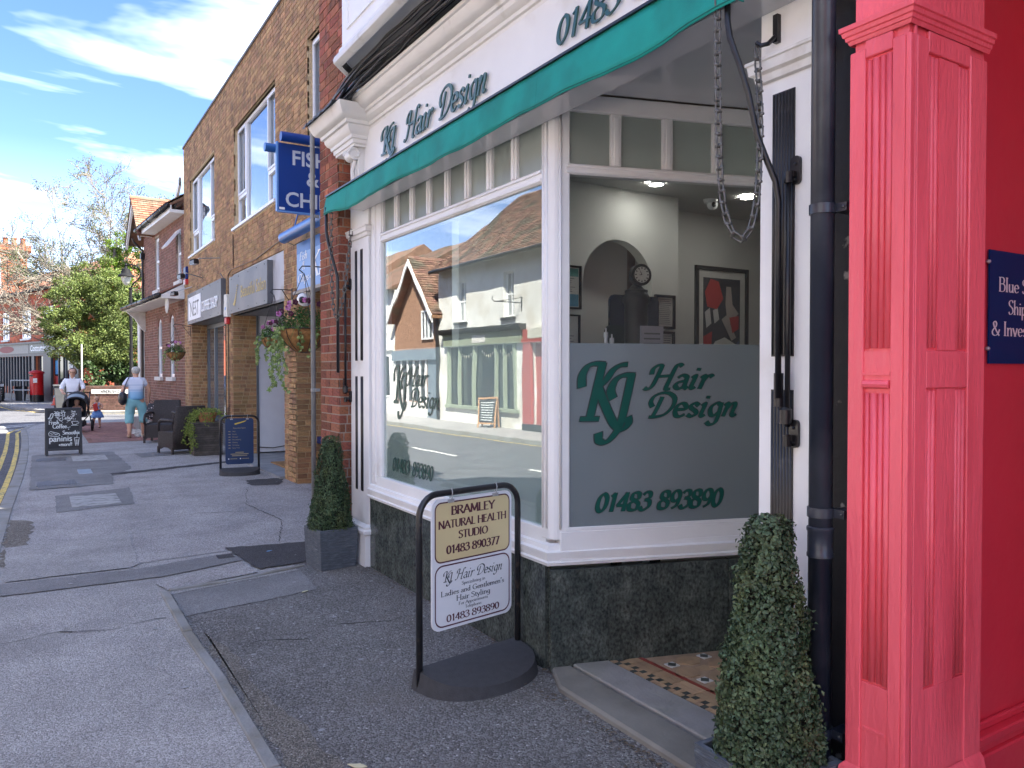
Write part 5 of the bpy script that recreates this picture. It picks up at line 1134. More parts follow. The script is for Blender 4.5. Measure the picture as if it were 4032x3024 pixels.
t = thing('alarm_box', 'pale alarm box with red light between the two fascia signs', 'alarm box', (3.04, 15.15, 2.5)); part('cover', MB().fprism(frame(3.09, 20.3, 0, 0, -1), [(A(15.3), 2.62), (A(14.98), 2.60), (A(15.02), 3.02), (A(15.26), 3.03)], 0, .07), mat('cream_plastic', (.6, .6, .54), .5), t); part('lamp', MB().box(3.02, 3.09, 15.05, 15.25, 2.47, 2.595), MATS['alarm_red'], t, bevel=.01); part('logo', MB().ell((3.018, 15.14, 2.76), (.003, .06, .03), 10, 6), BLUEL, t)
# ---- salon porch
part('porch_panel', MB().box(3.52, 4.4, 14.80, 14.858, .06, 2.62), mat('white_board_panel', (.66, .67, .71), .45, .03), bb)
part('porch_trim', MB().box(3.50, 3.54, 14.78, 14.80, .06, 2.62), GREYF, bb)
part('porch_floor', MB().box(3.02, 5, 11.36, 14.88, -.02, .035), mat('stone_paving', (.23, .24, .25), .7, .2, 4, .2, 30), bb)
part('porch_back', MB().box(4.6, 4.65, 11.3, 14.9, 0, 2.62), GREYF, bb)
part('porch_ceiling', MB().box(3.1, 4.65, 11.38, 14.88, 2.62, 2.66), mat('porch_ceiling_grey', (.16, .165, .17), .6), bb)
part('porch_side', MB().box(3.35, 4.65, 11.30, 11.36, 0, 2.62), GREYF, bb)
part('cable', MB().tube([(3.5, 14.79, .16), (3.8, 14.78, .13), (4.1, 14.78, .17), (4.4, 14.78, .15)], .008, 5), BLACKM, bb)
t = thing('door_mat', 'brown coir door mat in the salon porch', 'door mat', (3.75, 12.6, .036)); part('mat', MB().box(3.35, 3.95, 12.3, 13.2, .036, .052), mat('coir', (.33, .18, .07), .95, .25, 40, .8, 120), t)
Fg = frame(3.09, 20.3, 0, 0, -1)
part('fascia_back', MB().fbox(Fg, A(14.87), A(11.39), 2.62, 3.37, -.1, -.02), mat('pale_grey_board', (.40, .41, .44), .5, .08, 2, c2=(.25, .24, .22), c2scale=2), bb)
t = thing('shop_sign', 'grey beauty salon sign with gold feather and lettering', 'sign', (3.0, 13.3, 2.65))
Fz = frame(3.02, 20.3, 0, 0, -1)
part('board', MB().fbox(Fz, A(14.80), A(12.05), 2.63, 3.30, -.1, 0), GREYS, t, bevel=.004)
GOLD = mat('gold_letter', (.50, .36, .08), .5, .1)
part('lettering', sans('Beautiful Salon', Fz, A(13.85), 2.86, .21, .006, xs=.98), GOLD, t)
fe = MB()
for k in range(12):
    a = k / 11; bx, bz = A(14.45) + .34 * a, 2.78 + .30 * a ** 1.6; L_ = .13 * (1 - .35 * a); fe.fprism(Fz, [(bx, bz), (bx + L_, bz - .03 + .05 * a), (bx + L_ * .8, bz + .012), (bx + .01, bz + .03)], .004 + k * .0003, .006 + k * .0003)
part('feather', fe, GOLD, t)
for yy in (14.6, 14.0, 13.3, 12.7, 12.2): part('screw', MB().ell((3.017, yy, 3.25), (.006, .009, .009), 6, 4).ell((3.017, yy, 2.68), (.006, .009, .009), 6, 4), BLACKM, t)
part('cable', MB().tube([(3.085, 15.2, .1), (3.085, 15.2, 3.4), (3.085, 14.9, 3.47), (3.08, 13, 3.43), (3.085, 12, 3.5), (3.08, 11, 3.55), (3.085, 10.5, 3.5)], .009, 5), BLACKM, bb)
part('cable', MB().tube([(3.085, 14.75, 4.1), (3.085, 14.75, 3.47)], .009, 5), BLACKM, bb)
part('cable', MB().tube([(3.085, 15.45, .1), (3.085, 15.45, 3.3), (3.085, 15.9, 3.5)], .009, 5), BLACKM, bb)
# ---- fish and chip shop
part('shop_back', MB().box(3.75, 3.8, 7.0, 10.78, 0, 2.75), mat('dark_interior', (.02, .02, .025), .8), bb)
Ff = frame(3.50, 10.78, 0, 0, -1)
bd = part('shopfront_frame', MB().fbox(Ff, .0, .13, .62, 2.7, -.08, .02).fbox(Ff, .0, 3.8, .56, .66, -.1, .12).fbox(Ff, .6, .68, .66, 2.7, -.08, 0).fbox(Ff, 0, 3.8, 1.36, 1.42, -.07, -.01).fbox(Ff, 0, 3.8, 2.62, 2.7, -.08, .02), BLUEW, bb, bevel=.006)
part('pane', MB().fbox(Ff, .13, 3.7, .66, 2.62, -.05, -.045), PANE, bd)
Ft = frame(3.52, 10.78, 0, 0, -1); part('riser', MB().fbox(Ft, 0, 3.8, 0, .56, -.2, -.001), MORTG, bb); bricks(bb, Ft, 3.8, 0, .555, [], REDB, maxp=20)
t = thing('shop_sign', 'pale blue fish and chip shop fascia with white lettering', 'sign', (3.0, 9, 2.66))
Fk = frame(3.0, 10.42, 0, 0, -1)
part('board', MB().fbox(Fk, .03, 3.3, 2.68, 3.16, -.09, 0), BLUEL, t); part('top_band', MB().fbox(Fk, .03, 3.3, 3.161, 3.30, -.09, .001), mat('mid_blue_band', (.01, .12, .42), .4), t)
for s, z, a0, a1 in (('Fish', 3.06, .17, .50), ('&', 2.93, .27, .40), ('Chips', 2.775, .08, .56)): fit_letters('lettering', s, Fk, a0, a1, z, .105, WLET, t, c=.003, thick=0, shear=.2, wide=.15, thin=.05, nib=20)
fit_letters('lettering', 'KI', Fk, .62, 1.12, 2.80, .30, WLET, t, c=.003, thick=0, shear=.22, wide=.16, thin=.05, nib=15, serif=True)
part('trim', MB().fbox(Fk, 0, 3.4, 2.62, 2.66, -.09, .05), mat('weathered_timber', (.35, .33, .30), .8, .2), t)
t = thing('canopy_light', 'round blue metal canopy light over the fish and chip sign', 'sign light', (2.84, 9, 3.40)); part('tube', MB().tube([(2.86, 10.52, 3.39), (2.86, 7.2, 3.39)], .075, 16), BLUET, t, auto=40)
for y in (10.0, 9.0): part('bracket', MB().tube([(2.86, y, 3.46), (2.9, y, 3.62), (3.09, y, 3.66)], .01, 6), BLUET, t)
part('wire', MB().tube([(2.88, 10.4, 3.32), (2.92, 10.25, 3.26), (2.98, 10.0, 3.3)], .006, 5), BLACKM, t)
t = thing('security_camera', 'white dome camera below the fish and chip sign', 'security camera', (3.05, 10.05, 2.5)); part('housing', MB().ell((2.98, 9.98, 2.525), (.10, .09, .09), 16, 10), UPVC, t, smooth=True); part('lens', MB().ell((2.925, 9.90, 2.51), (.045, .04, .045), 12, 8), BLACKM, t, smooth=True); part('mount', MB().box(2.98, 3.1, 9.93, 10.03, 2.58, 2.64), UPVC, t)
t = thing('hanging_sign', 'dark blue projecting fish and chips sign with white capitals', 'sign', (2.7, 9.0, 3.44))
Fh = frame(0, 8.98, 0, 1, 0)
part('panel', MB().fbox(Fh, 2.385, 3.09, 3.45, 4.225, -.05, 0), BLUE, t); part('edge', MB().fbox(Fh, 2.365, 2.385, 3.44, 4.235, -.055, .005).fbox(Fh, 2.385, 3.09, 3.43, 3.449, -.055, .005), BLUEL, t)
for s, z, a in (('FISH', 3.99, 2.535), ('&', 3.765, 2.71), ('CHIPS', 3.505, 2.46)): part('lettering', sans(s, Fh, a, z, .165, .003, bold=.02, xs=.98), WLET2, t)
part('maker_plate', MB().fbox(Fh, 2.392, 2.455, 3.458, 3.485, .001, .003), WLET, t)
part('tube', MB().tube([(2.40, 8.93, 4.285), (3.1, 8.93, 4.285)], .055, 16), BLUE, t, auto=40); part('tube', MB().tube([(2.25, 9.06, 4.17), (2.9, 9.06, 4.17)], .05, 16), BLUET, t, auto=40)

# ================================================================== hanging baskets
COIR = mat('coco_liner', (.27, .135, .045), .95, .3, 22, .8, 60); LEAFG = leafmat('green_leaf', (.06, .14, .03), .5); IVY = leafmat('variegated_ivy_leaf', (.17, .26, .07), .4, yellow=(.42, .47, .22)); 
PINKF = mat('pink_petal', (.55, .22, .48), .6, .2, 30, rnd=.2, c2=(.25, .02, .12), c2scale=40); DARKF = mat('dark_maroon_petal', (.07, .008, .03), .6, .2); YELF = mat('pale_flower', (.6, .5, .3), .6, .2)
def leafmesh(kind, s, m):
    if kind == 'ivy': o = [(0, -.5), (.12, -.42), (.42, -.45), (.30, -.12), (.55, .1), (.2, .12), (0, .6), (-.2, .12), (-.55, .1), (-.30, -.12), (-.42, -.45), (-.12, -.42)]
    else: o = [(0, -.5), (.25, -.3), (.33, .05), (.2, .38), (0, .5), (-.2, .38), (-.33, .05), (-.25, -.3)]
    mb = MB(); n = len(o); mb.v = [(0, 0, 0)] + [(x * s, y * s, -abs(x) * s * .35 - (y * y) * s * .25) for x, y in o]; mb.f = [(0, 1 + i, 1 + (i + 1) % n) for i in range(n)]
    me = mb.mesh('leaf'); me.materials.append(m); return me
def put(name, me, parent, M):
    o = bpy.data.objects.new(name, me); col.objects.link(o); o.parent = parent; o.matrix_parent_inverse = wmx(parent).inverted(); o.matrix_basis = M; return o
def orient(c, n, roll, s=1):
    n = Vector(n).normalized(); q = n.to_track_quat('Z', 'Y'); return Matrix.Translation(c) @ q.to_matrix().to_4x4() @ Matrix.Rotation(roll, 4, 'Z') @ Matrix.Scale(s, 4)
def basket(label, x, y, z, r, hook, seed, rich=1.0, trails=6, group='flower baskets hanging from wall brackets', small=False):
    random.seed(seed); t = thing('hanging_basket', label, 'hanging basket', (x, y, z), 0, group)
    prof = [(0, -r * .95), (r * .35, -r * .9), (r * .7, -r * .62), (r * .92, -r * .3), (r, 0), (r * .9, .0), (0, -.02)]
    part('liner', MB().lathe(prof, (x, y, z), 24), COIR, t, smooth=True)
    for k in range(12):
        a = k * math.pi / 6; part('rib', MB().tube([(x + math.cos(a) * rr * 1.02, y + math.sin(a) * rr * 1.02, z + zz) for rr, zz in prof[:5]], .0035, 5), BLACKM, t)
    part('rim', MB().tube([(x + r * 1.02 * math.cos(a), y + r * 1.02 * math.sin(a), z) for a in np.linspace(0, 2 * math.pi, 21)], .005, 5, cap=False), BLACKM, t)
    for a in (.5, 2.6, 4.7): part('chain', MB().tube([(x + r * math.cos(a), y + r * math.sin(a), z), (x, y, hook[2])], .0035, 5), BLACKM, t)
    hx, hy, hz = hook
    part('bracket', MB().tube([(x - .01, y, hz), (x - .05, y, hz + .03), (x - .02, y, hz + .07), (x + .05, y, hz + .075), (hx, hy, hz + .075)], .007, 6).tube([(x + (hx - x) * .45, y + (hy - y) * .45, hz + .07), (hx, hy, hz - .14)], .006, 6).tube([(hx, hy, hz + .1), (hx, hy, hz - .16)], .008, 6), BLACKM, t)
    n = int(900 * rich); P, N_ = [], []
    for i in range(n):
        a, e = random.uniform(0, 6.28), math.acos(random.uniform(0, 1)); rr = r * random.uniform(.6, 1.12); d = Vector((math.sin(e) * math.cos(a), math.sin(e) * math.sin(a), math.cos(e) * .85)); P.append(Vector((x, y, z - .01)) + d * rr); N_.append(d)
    leafpart('foliage', leaf_cloud(P, N_, [.035] * n, .4, .2, seed), LEAFG, t)
    iv = leafmesh('ivy', .052 if not small else .035, IVY); cnt = 0
    for k in range(trails):
        a = random.uniform(2.4, 5.4); L_ = random.uniform(.25, .75) * rich; p = Vector((x + r * .95 * math.cos(a), y + r * .95 * math.sin(a), z + .03)); d = Vector((math.cos(a) * .5, math.sin(a) * .5, -.4)); pts = [p.copy()]
        for j in range(int(L_ / .035)):
            d = (d + Vector((random.gauss(0, .25), random.gauss(0, .25), -.35))).normalized(); p = p + d * .035; pts.append(p.copy())
            for q in range(1 if j % 3 else 2):
                if cnt < 150: put('leaf', iv, t, orient(p + Vector((random.gauss(0, .015), random.gauss(0, .015), 0)), (random.gauss(-.4, .4), random.gauss(-.8, .4), random.gauss(.3, .3)), random.uniform(0, 6.28), random.uniform(.6, 1.25))); cnt += 1
        part('stem', MB().tube(pts, .002, 4), LEAFG, t)
    for k in range(14 if not small else 10):
        a, e = random.uniform(2.2, 6.2), random.uniform(.1, 1.1); c = Vector((x, y, z)) + Vector((math.sin(e) * math.cos(a), math.sin(e) * math.sin(a), math.cos(e))) * r * 1.18
        m_ = (PINKF, DARKF, PINKF, DARKF, YELF)[k % 5]; fl = MB()
        for j in range(5): b = j * 1.257; fl.ell(c + Vector((math.cos(b) * .018, -.004, math.sin(b) * .018)), (.015, .004, .014), 6, 4)
        part('flower', fl, m_, t)
    return t
basket('large flower basket with pink blooms and trailing variegated ivy by the grey pipe', 2.39, 8.02, 2.03, .26, (3.08, 8.05, 2.62), 11, 1.1, 9)
basket('basket of trailing foliage in front of the white porch panel, behind the large one', 2.83, 10.92, 2.06, .19, (3.08, 10.92, 2.66), 12, .8, 5)
basket('small far flower basket in front of the narrow arched windows', 2.62, 18.45, 2.0, .20, (3.08, 19.4, 2.55), 13, .7, 5, small=True)
random.seed(21)

# ================================================================== topiary in square planters
POT = mat('slate_grey_planter', (.085, .10, .12), .75, .2, 14, .9, 30, stretch=(1, 1, 9), c2=(.14, .155, .175), c2scale=20, c2lo=.5, c2hi=.66)
def toproot(label, x, y, rz, H_, lm, seed, n, ls, nparts, w=.325, ph=.325):
    t = thing('topiary', label, 'topiary', (x, y, 0), rz, 'cone topiaries in grey square planters'); M = wmx(t); w /= 2; b = w * .90
    def T(mb_): mb_.v = [tuple(M @ Vector(v)) for v in mb_.v]; return mb_
    pm = MB(); ti = w - .02
    # tapered box with hollow rim
    for (r0, z0_), (r1, z1_) in (((b, 0), (w, ph)), ((w, ph), (ti, ph)), ((ti, ph), (ti, ph - .04)), ((ti, ph - .04), (.01, ph - .04))):
        for k in range(4):
            c0 = [(-1, -1), (1, -1), (1, 1), (-1, 1)][k]; c1 = [(1, -1), (1, 1), (-1, 1), (-1, -1)][k]
            pm.poly([(c0[0] * r0, c0[1] * r0, z0_), (c1[0] * r0, c1[1] * r0, z0_), (c1[0] * r1, c1[1] * r1, z1_), (c0[0] * r1, c0[1] * r1, z1_)])
    pot = part('planter', T(pm), POT, t)
    rb = MB(); nr = 20
    for k in range(nr):
        z = .012 + (ph - .03) * k / nr; rr = b + (w - b) * z / ph + .0015
        for s in range(4):
            for q in range(5):
                a0 = -rr + 2 * rr * q / 5 + random.uniform(-.01, .01); a1 = -rr + 2 * rr * (q + 1) / 5 - .004; h = (ph - .03) / nr * random.uniform(.55, .8); o = random.uniform(.0005, .0035); a0 = max(a0, -rr); 
                bx = [(a0, -rr - o, z), (a1, -rr - o, z), (a1, -rr + .004, z + h), (a0, -rr + .004, z + h)]
                C = [(1, 0), (0, 1), (-1, 0), (0, -1)][s]; f = lambda p: (p[0] * C[0] - p[1] * C[1], p[0] * C[1] + p[1] * C[0], p[2]); 
                i = len(rb.v); rb.v += [f((a0, -rr - o, z + random.uniform(0, .002))), f((a1, -rr - o, z)), f((a1, -rr - o * .6, z + h)), f((a0, -rr - o * .6, z + h)), f((a0, -rr, z - .001)), f((a1, -rr, z - .001)), f((a1, -rr, z + h + .002)), f((a0, -rr, z + h + .002))]; rb.f += [tuple(i + j for j in qd) for qd in ((0, 1, 2, 3), (4, 5, 1, 0), (3, 2, 6, 7), (5, 6, 2, 1), (4, 0, 3, 7))]
    part('slate_texture', T(rb), POT, pot, stuff=True)
    part('core', T(MB().lathe([(0, ph - .05), (.145, ph - .02), (.05, H_ - .05), (0, H_ - .02)], (0, 0, 0), 20)), mat('dark_twigs', (.018, .022, .012), .95, .3), t)
    g = np.random.default_rng(seed); P = []; N_ = []
    zt = H_ - .05
    def rad(z): return .068 + (.172 - .068) * ((zt - z) / (zt - ph)) ** .92 if z < zt else .068 * math.sqrt(max(0, 1 - ((z - zt) / .06) ** 2))
    while len(P) < n:
        z = g.uniform(ph - .01, H_ + .005); r0 = rad(z)
        if g.uniform(0, .175) > max(r0, .035): continue
        a = g.uniform(0, 2 * math.pi); lump = .010 * math.sin(a * 3 + z * 17 + seed) + .008 * math.sin(a * 7 - z * 31); rr = max(.003, r0 + lump - abs(g.normal(0, .012)) + g.uniform(-.004, .010) + (g.uniform(.004, .022) if g.random() < .05 else 0))
        P.append(M @ Vector((rr * math.cos(a), rr * math.sin(a), z))); N_.append((M.to_3x3() @ Vector((math.cos(a), math.sin(a), .25 + (1.5 if z > zt else 0)))))
    P = np.array([tuple(p) for p in P]); N_ = np.array([tuple(v) for v in N_])
    if nparts:
        view = -P + np.array([0, 0, 1.6]); d = np.linalg.norm(view, axis=1); facing = (view / d[:, None] * N_).sum(1); order = np.argsort(d - facing * .12)[:nparts]
        keep = np.ones(len(P), bool); keep[order] = False; me = leafmesh('oval', ls * 1.05, lm)
        for i in order: put('leaf', me, t, orient(Vector(P[i]) + Vector(N_[i]) * .004, Vector(N_[i]) + Vector(g.normal(0, .45, 3)), g.uniform(0, 6.28), g.uniform(.75, 1.25)))
        P, N_ = P[keep], N_[keep]
    leafpart('foliage', leaf_cloud(P, N_, [ls] * len(P), .66, .22, seed, .75), lm, t)
    return t
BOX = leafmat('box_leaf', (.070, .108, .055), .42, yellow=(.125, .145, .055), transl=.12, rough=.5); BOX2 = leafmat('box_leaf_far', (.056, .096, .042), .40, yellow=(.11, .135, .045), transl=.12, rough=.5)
toproot('near cone topiary in a grey square planter beside the doorstep', 2.065, 1.72, R(-2.5), 1.115, BOX, 3, 17000, .0165, 300, w=.335)
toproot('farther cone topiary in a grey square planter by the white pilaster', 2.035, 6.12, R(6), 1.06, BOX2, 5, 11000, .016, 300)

# ================================================================== pavement signs
BBOARD = mat('sign_board_white', (.74, .76, .79), .35, .02)
CREAM = mat('cream_panel', (.66, .55, .30), .4, .03); MARO = mat('maroon_print', (.085, .018, .035), .5, .05); INKG = mat('dark_slate_print', (.035, .055, .065), .5, .05)
RUBBER = mat('grey_rubber_base', (.045, .045, .048), .85, .15, 30, .5, 200)
def swing(label, L, Rt, H_, panel, pm, grp='swing signs standing on the pavement', tr=.017, bw=.32):
    L = Vector((*L, 0)); Rt = Vector((*Rt, 0)); W_ = (Rt - L).length; u = (Rt - L).normalized(); fr = (L, u, Vector((0, 0, 1)), u.cross(Vector((0, 0, 1))))
    t = thing('pavement_sign', label, 'pavement sign', tuple((L + Rt) / 2), 0, grp); o, u, v, n = fr; rr = .11
    P = [o + u * 0 + v * .02, o + v * (H_ - rr)] + [o + u * (rr - rr * math.cos(a)) + v * (H_ - rr + rr * math.sin(a)) for a in np.linspace(.2, math.pi / 2, 6)] + [o + u * (W_ - rr + rr * math.sin(a)) + v * (H_ - rr + rr * math.cos(a)) for a in np.linspace(0, math.pi / 2 - .2, 6)] + [o + u * W_ + v * (H_ - rr), o + u * W_ + v * .02]
    part('tube_frame', MB().tube(P, tr, 12), mat('worn_black_tube', (.018, .018, .02), .28, .2, 8, .1, 40, c2=(.09, .07, .055), c2scale=14, c2lo=.62, c2hi=.75), t, smooth=True)
    # half-moon rubber base
    bm_ = MB(); n_ = 20; top = []; bot = []
    for k in range(n_ + 1):
        a = math.pi * k / n_; x = W_ / 2 - (W_ / 2 + .02) * math.cos(a); y = bw * math.sin(a) ** .75; bot.append((x, y)); top.append((W_ / 2 + (x - W_ / 2) * .96, y * .93))
    hb, hf = .105, .045
    def q(p, z): return tuple(o + u * p[0] + n * p[1] + v * z)
    i0 = len(bm_.v); bm_.v += [q(p, 0) for p in bot] + [q(p, hf + (hb - hf) * max(0, 1 - p[1] / bw) ** .8) for p in top] + [q((-.02, -.045), 0), q((W_ + .02, -.045), 0), q((-.01, -.035), hb), q((W_ + .01, -.035), hb)]
    m_ = n_ + 1; bm_.f += [(i0 + k, i0 + k + 1, i0 + m_ + k + 1, i0 + m_ + k) for k in range(n_)]
    for k in range(n_ // 2): bm_.f.append((i0 + m_ + k, i0 + m_ + k + 1, i0 + m_ + n_ - k - 1, i0 + m_ + n_ - k))
    a_, b_, c_, d_ = i0 + 2 * m_, i0 + 2 * m_ + 1, i0 + 2 * m_ + 2, i0 + 2 * m_ + 3
    bm_.f += [(a_, b_, d_, c_), (c_, d_, i0 + m_ + n_, i0 + m_), (a_, c_, i0 + m_, i0), (b_, i0 + n_, i0 + m_ + n_, d_)]
    part('base', bm_, RUBBER, t, auto=50)
    x0, x1, z0, z1 = panel; pn = part('panel', MB().fprism(fr, rrect(x0, x1, z0, z1, .045), -.006, .006), pm, t)
    for x in (x0 + (x1 - x0) * .22, x0 + (x1 - x0) * .78): part('hanger', MB().tube([tuple(o + u * x + v * (z1 - .01)), tuple(o + u * x + v * (H_ - .01)), tuple(o + u * (x + .004) + v * (H_ + tr + .004) + n * .01), tuple(o + u * x + v * (H_) + n * (tr + .004)), tuple(o + u * x + v * (z1 - .015) + n * .012)], .003, 5).fbox(fr, x - .02, x + .02, z1 - .022, z1 - .004, .006, .010), STEEL, t)
    return t, fr, pn
W1_ = .70
t, fr, pn = swing('near swing sign with cream and white panels by the salon window', (1.605, 3.475), (2.26, 3.60), .975, (.075, .615, .275, .945), BBOARD)
x0, x1 = .09, .60; 
def border(P0, P1, c): part('border', ring(MB(), fr, P0, P1, c), MARO, t)
part('cream_field', MB().fprism(fr, rrect(.095, .595, .625, .925, .035), .006, .0066), CREAM, t)
border(rrect(.09, .60, .62, .93, .04), rrect(.097, .593, .627, .923, .034), .0072); border(rrect(.09, .60, .29, .608, .05), rrect(.097, .593, .297, .601, .044), .0072)
ser = dict(wide=.22, thin=.10, nib=8, serif=True); cx_ = .345; 
def ctext(s, z, h, w, m_, **k): _, ww = pen(s, h, **k); kk = dict(k); kk['xs'] = w / ww; part('lettering', letter_mb(s, fr, cx_, z, h, .0068, align='c', **kk), m_, t)
ctext('BRAMLEY', .860, .042, .295, MARO, **ser); ctext('NATURAL HEALTH', .795, .038, .46, MARO, **ser); ctext('STUDIO', .733, .038, .20, MARO, **ser); ctext('01483 890377', .662, .040, .36, MARO, **ser)
ctext('Q Hair Design', .520, .052, .40, INKG, italic=True, shear=.26, wide=.13, thin=.04, nib=32)
sm = dict(wide=.14, thin=.07, nib=12, serif=True)
ctext('Specialising in', .487, .017, .16, INKG, **sm); ctext("Ladies and Gentlemen's", .448, .026, .43, INKG, **sm); ctext('Hair Styling', .410, .027, .23, INKG, **sm); ctext('For Appointments', .385, .0155, .20, INKG, **sm); ctext('Telephone:', .361, .0155, .115, INKG, **sm); ctext('01483 893890', .312, .035, .36, MARO, wide=.17, thin=.07, nib=10)
t, fr, pn = swing('farther swing sign with dark blue price list panel outside the white porch', (2.365, 12.28), (2.915, 12.20), .90, (.07, .48, .16, .865), mat('navy_sign_panel', (.008, .03, .10), .35, .05), bw=.26)
fe = MB()
for k in range(9): a = k / 8; fe.fprism(fr, [(.20 + .14 * a, .775 + .03 * a * a), (.22 + .14 * a, .765 + .05 * a), (.25 + .13 * a, .79 + .045 * a), (.21 + .14 * a, .79 + .03 * a)], .006, .0075 + k * .0001)
GOLD2 = mat('gold_print', (.62, .45, .06), .5); part('feather', fe, GOLD2, t)
PG = mat('pale_gold_print', (.32, .27, .16), .6)
part('lettering', sans('Beautiful Salon', fr, .275, .705, .022, .0068, align='c'), PG, t)
for k, s in enumerate(('Nails', 'Facials', 'Massage', 'Microblading', 'Waxing', 'Threading', 'Spray Tans')):
    z = .655 - k * .042; part('lettering', sans(s, fr, .17, z, .017, .0068), PG, t); part('bullet', MB().fbox(fr, .115, .145, z + .003, z + .012, .006, .007), PG, t)
for k, w_ in enumerate((.12, .26, .22)): part('print_line', MB().fbox(fr, .275 - w_ / 2, .275 + w_ / 2, .335 - k * .025, .347 - k * .025, .006, .007), PG, t)
for a in (.11, .28): part('icon', MB().fbox(fr, a, a + .014, .235, .252, .006, .0075), WLET, t); part('print_line', MB().fbox(fr, a + .03, a + .13, .24, .248, .006, .007), PG, t)
# chalkboard
CH = mat('chalkboard', (.016, .018, .021), .7, .15, 8, c2=(.04, .04, .045), c2scale=3); CHF = mat('black_chalkboard_frame', (.022, .023, .026), .5, .2); CHALK = mat('white_chalk_paint', (.62, .66, .66), .8, .2, 30)
def chalkboard(label, x, y, ang, W_, H_, draw, frm, lean=.13):
    t = thing('chalkboard_sign', label, 'chalkboard', (x, y, 0)); u = Vector((math.cos(ang), math.sin(ang), 0)); v = Vector((0, 0, 1)); n0 = u.cross(v); v1 = (v - n0 * lean).normalized(); fr = (Vector((x, y, 0)) + n0 * .12, u, v1, u.cross(v1)); fb_ = (Vector((x, y, 0)) - n0 * .13, u, (v + n0 * lean).normalized(), u.cross((v + n0 * lean).normalized()))
    for F_, c in ((fr, 0), (fb_, 0)):
        part('frame', MB().fbox(F_, -W_ / 2, -W_ / 2 + .045, 0, H_, -.02, .005).fbox(F_, W_ / 2 - .045, W_ / 2, 0, H_, -.02, .005).fbox(F_, -W_ / 2 + .045, W_ / 2 - .045, H_ - .045, H_, -.02, .005).fbox(F_, -W_ / 2 + .045, W_ / 2 - .045, .10, .145, -.02, .005), frm, t, bevel=.003)
        part('board', MB().fbox(F_, -W_ / 2 + .04, W_ / 2 - .04, .14, H_ - .04, -.012, -.004), CH, t)
    draw(t, fr); return t
def nest(t, F_):
    mono = dict(wide=.11, thin=.09, nib=0)
    def L_(s, a, z, h, **k): kk = dict(mono); kk.update(k); part('lettering', letter_mb(s, F_, a, z, h, -.002, **kk), CHALK, t)
    L_('THE', -.045, .825, .03, wide=.16, thin=.14); L_('NEST', -.13, .755, .062, wide=.17, thin=.12, serif=True); L_('Cafe', -.03, .685, .06, shear=.15, wide=.16, thin=.12)
    L_('Fresh', -.24, .60, .065, wide=.17, thin=.13, serif=True); L_('Coffee', -.18, .52, .075, wide=.17, thin=.13); L_('Smoothies', -.02, .40, .068, wide=.19, thin=.13, xs=1.0); L_('paninis', -.24, .275, .115, wide=.16, thin=.12, xs=.98); L_('+more!!', -.09, .185, .065, wide=.17, thin=.13)
    o, u, v, n = F_; P = lambda a, b: tuple(o + u * a + v * b - n * .001)
    m_ = MB()
    for s in (-1, 1):
        w = [P(.02 + s * (.03 + .11 * math.sin(k * .3)), .62 + .20 * (k / 6)) for k in range(7)]; m_.tube(w, .003, 4)
        for k in range(1, 7): m_.tube([w[k], P(.02 + s * (.03 + .11 * math.sin(k * .3) + .035), .62 + .20 * (k / 6) + .015)], .006, 4); m_.tube([w[k], P(.02 + s * (.03 + .11 * math.sin(k * .3) - .03), .62 + .20 * (k / 6) + .02)], .005, 4)
    part('laurel_wreath', m_, CHALK, t)
    part('cup_drawing', MB().tube([P(.13, .64), P(.15, .58), P(.21, .58), P(.23, .64), P(.13, .64)], .006, 4).tube([P(.23, .63), P(.25, .62), P(.24, .59), P(.215, .60)], .004, 4).tube([P(.12, .565), P(.24, .565)], .004, 4).tube([P(.16, .66), P(.155, .68), P(.165, .70)], .003, 4).tube([P(.19, .66), P(.185, .68), P(.195, .70)], .003, 4), CHALK, t)
    part('glass_drawing', MB().tube([P(.17, .33), P(.19, .18), P(.23, .18), P(.25, .33), P(.17, .33)], .006, 4).tube([P(.21, .33), P(.22, .40), P(.245, .415)], .004, 4).tube([P(.20, .30), P(.205, .20)], .006, 4).tube([P(.23, .30), P(.225, .20)], .006, 4), CHALK, t)
    part('panini_drawing', MB().tube([P(-.245, .43), P(-.24, .385), P(-.10, .365), P(-.065, .385), P(-.08, .42), P(-.22, .465), P(-.245, .43)], .006, 4).tube([P(-.22, .43), P(-.19, .41), P(-.16, .425), P(-.13, .40), P(-.10, .405)], .005, 4), CHALK, t)
    part('bird_drawing', MB().tube([P(-.25, .70), P(-.22, .73), P(-.20, .79), P(-.18, .80), P(-.165, .785), P(-.175, .74), P(-.20, .70), P(-.25, .70)], .008, 4).tube([P(-.205, .70), P(-.205, .66), P(-.19, .655)], .004, 4), CHALK, t)
    bn = MB()
    for a, b in ((.14, .83), (.19, .82), (.16, .78), (.21, .77), (.17, .74), (.07, .52), (.10, .53), (.08, .49)): bn.tube([P(a - .008, b), P(a + .006, b + .012)], .007, 5)
    part('bean_drawing', bn, CHALK, t)
chalkboard('black framed chalkboard listing coffee, smoothies and paninis on the pavement', .415, 16.75, R(2), .60, .90, nest, CHF)

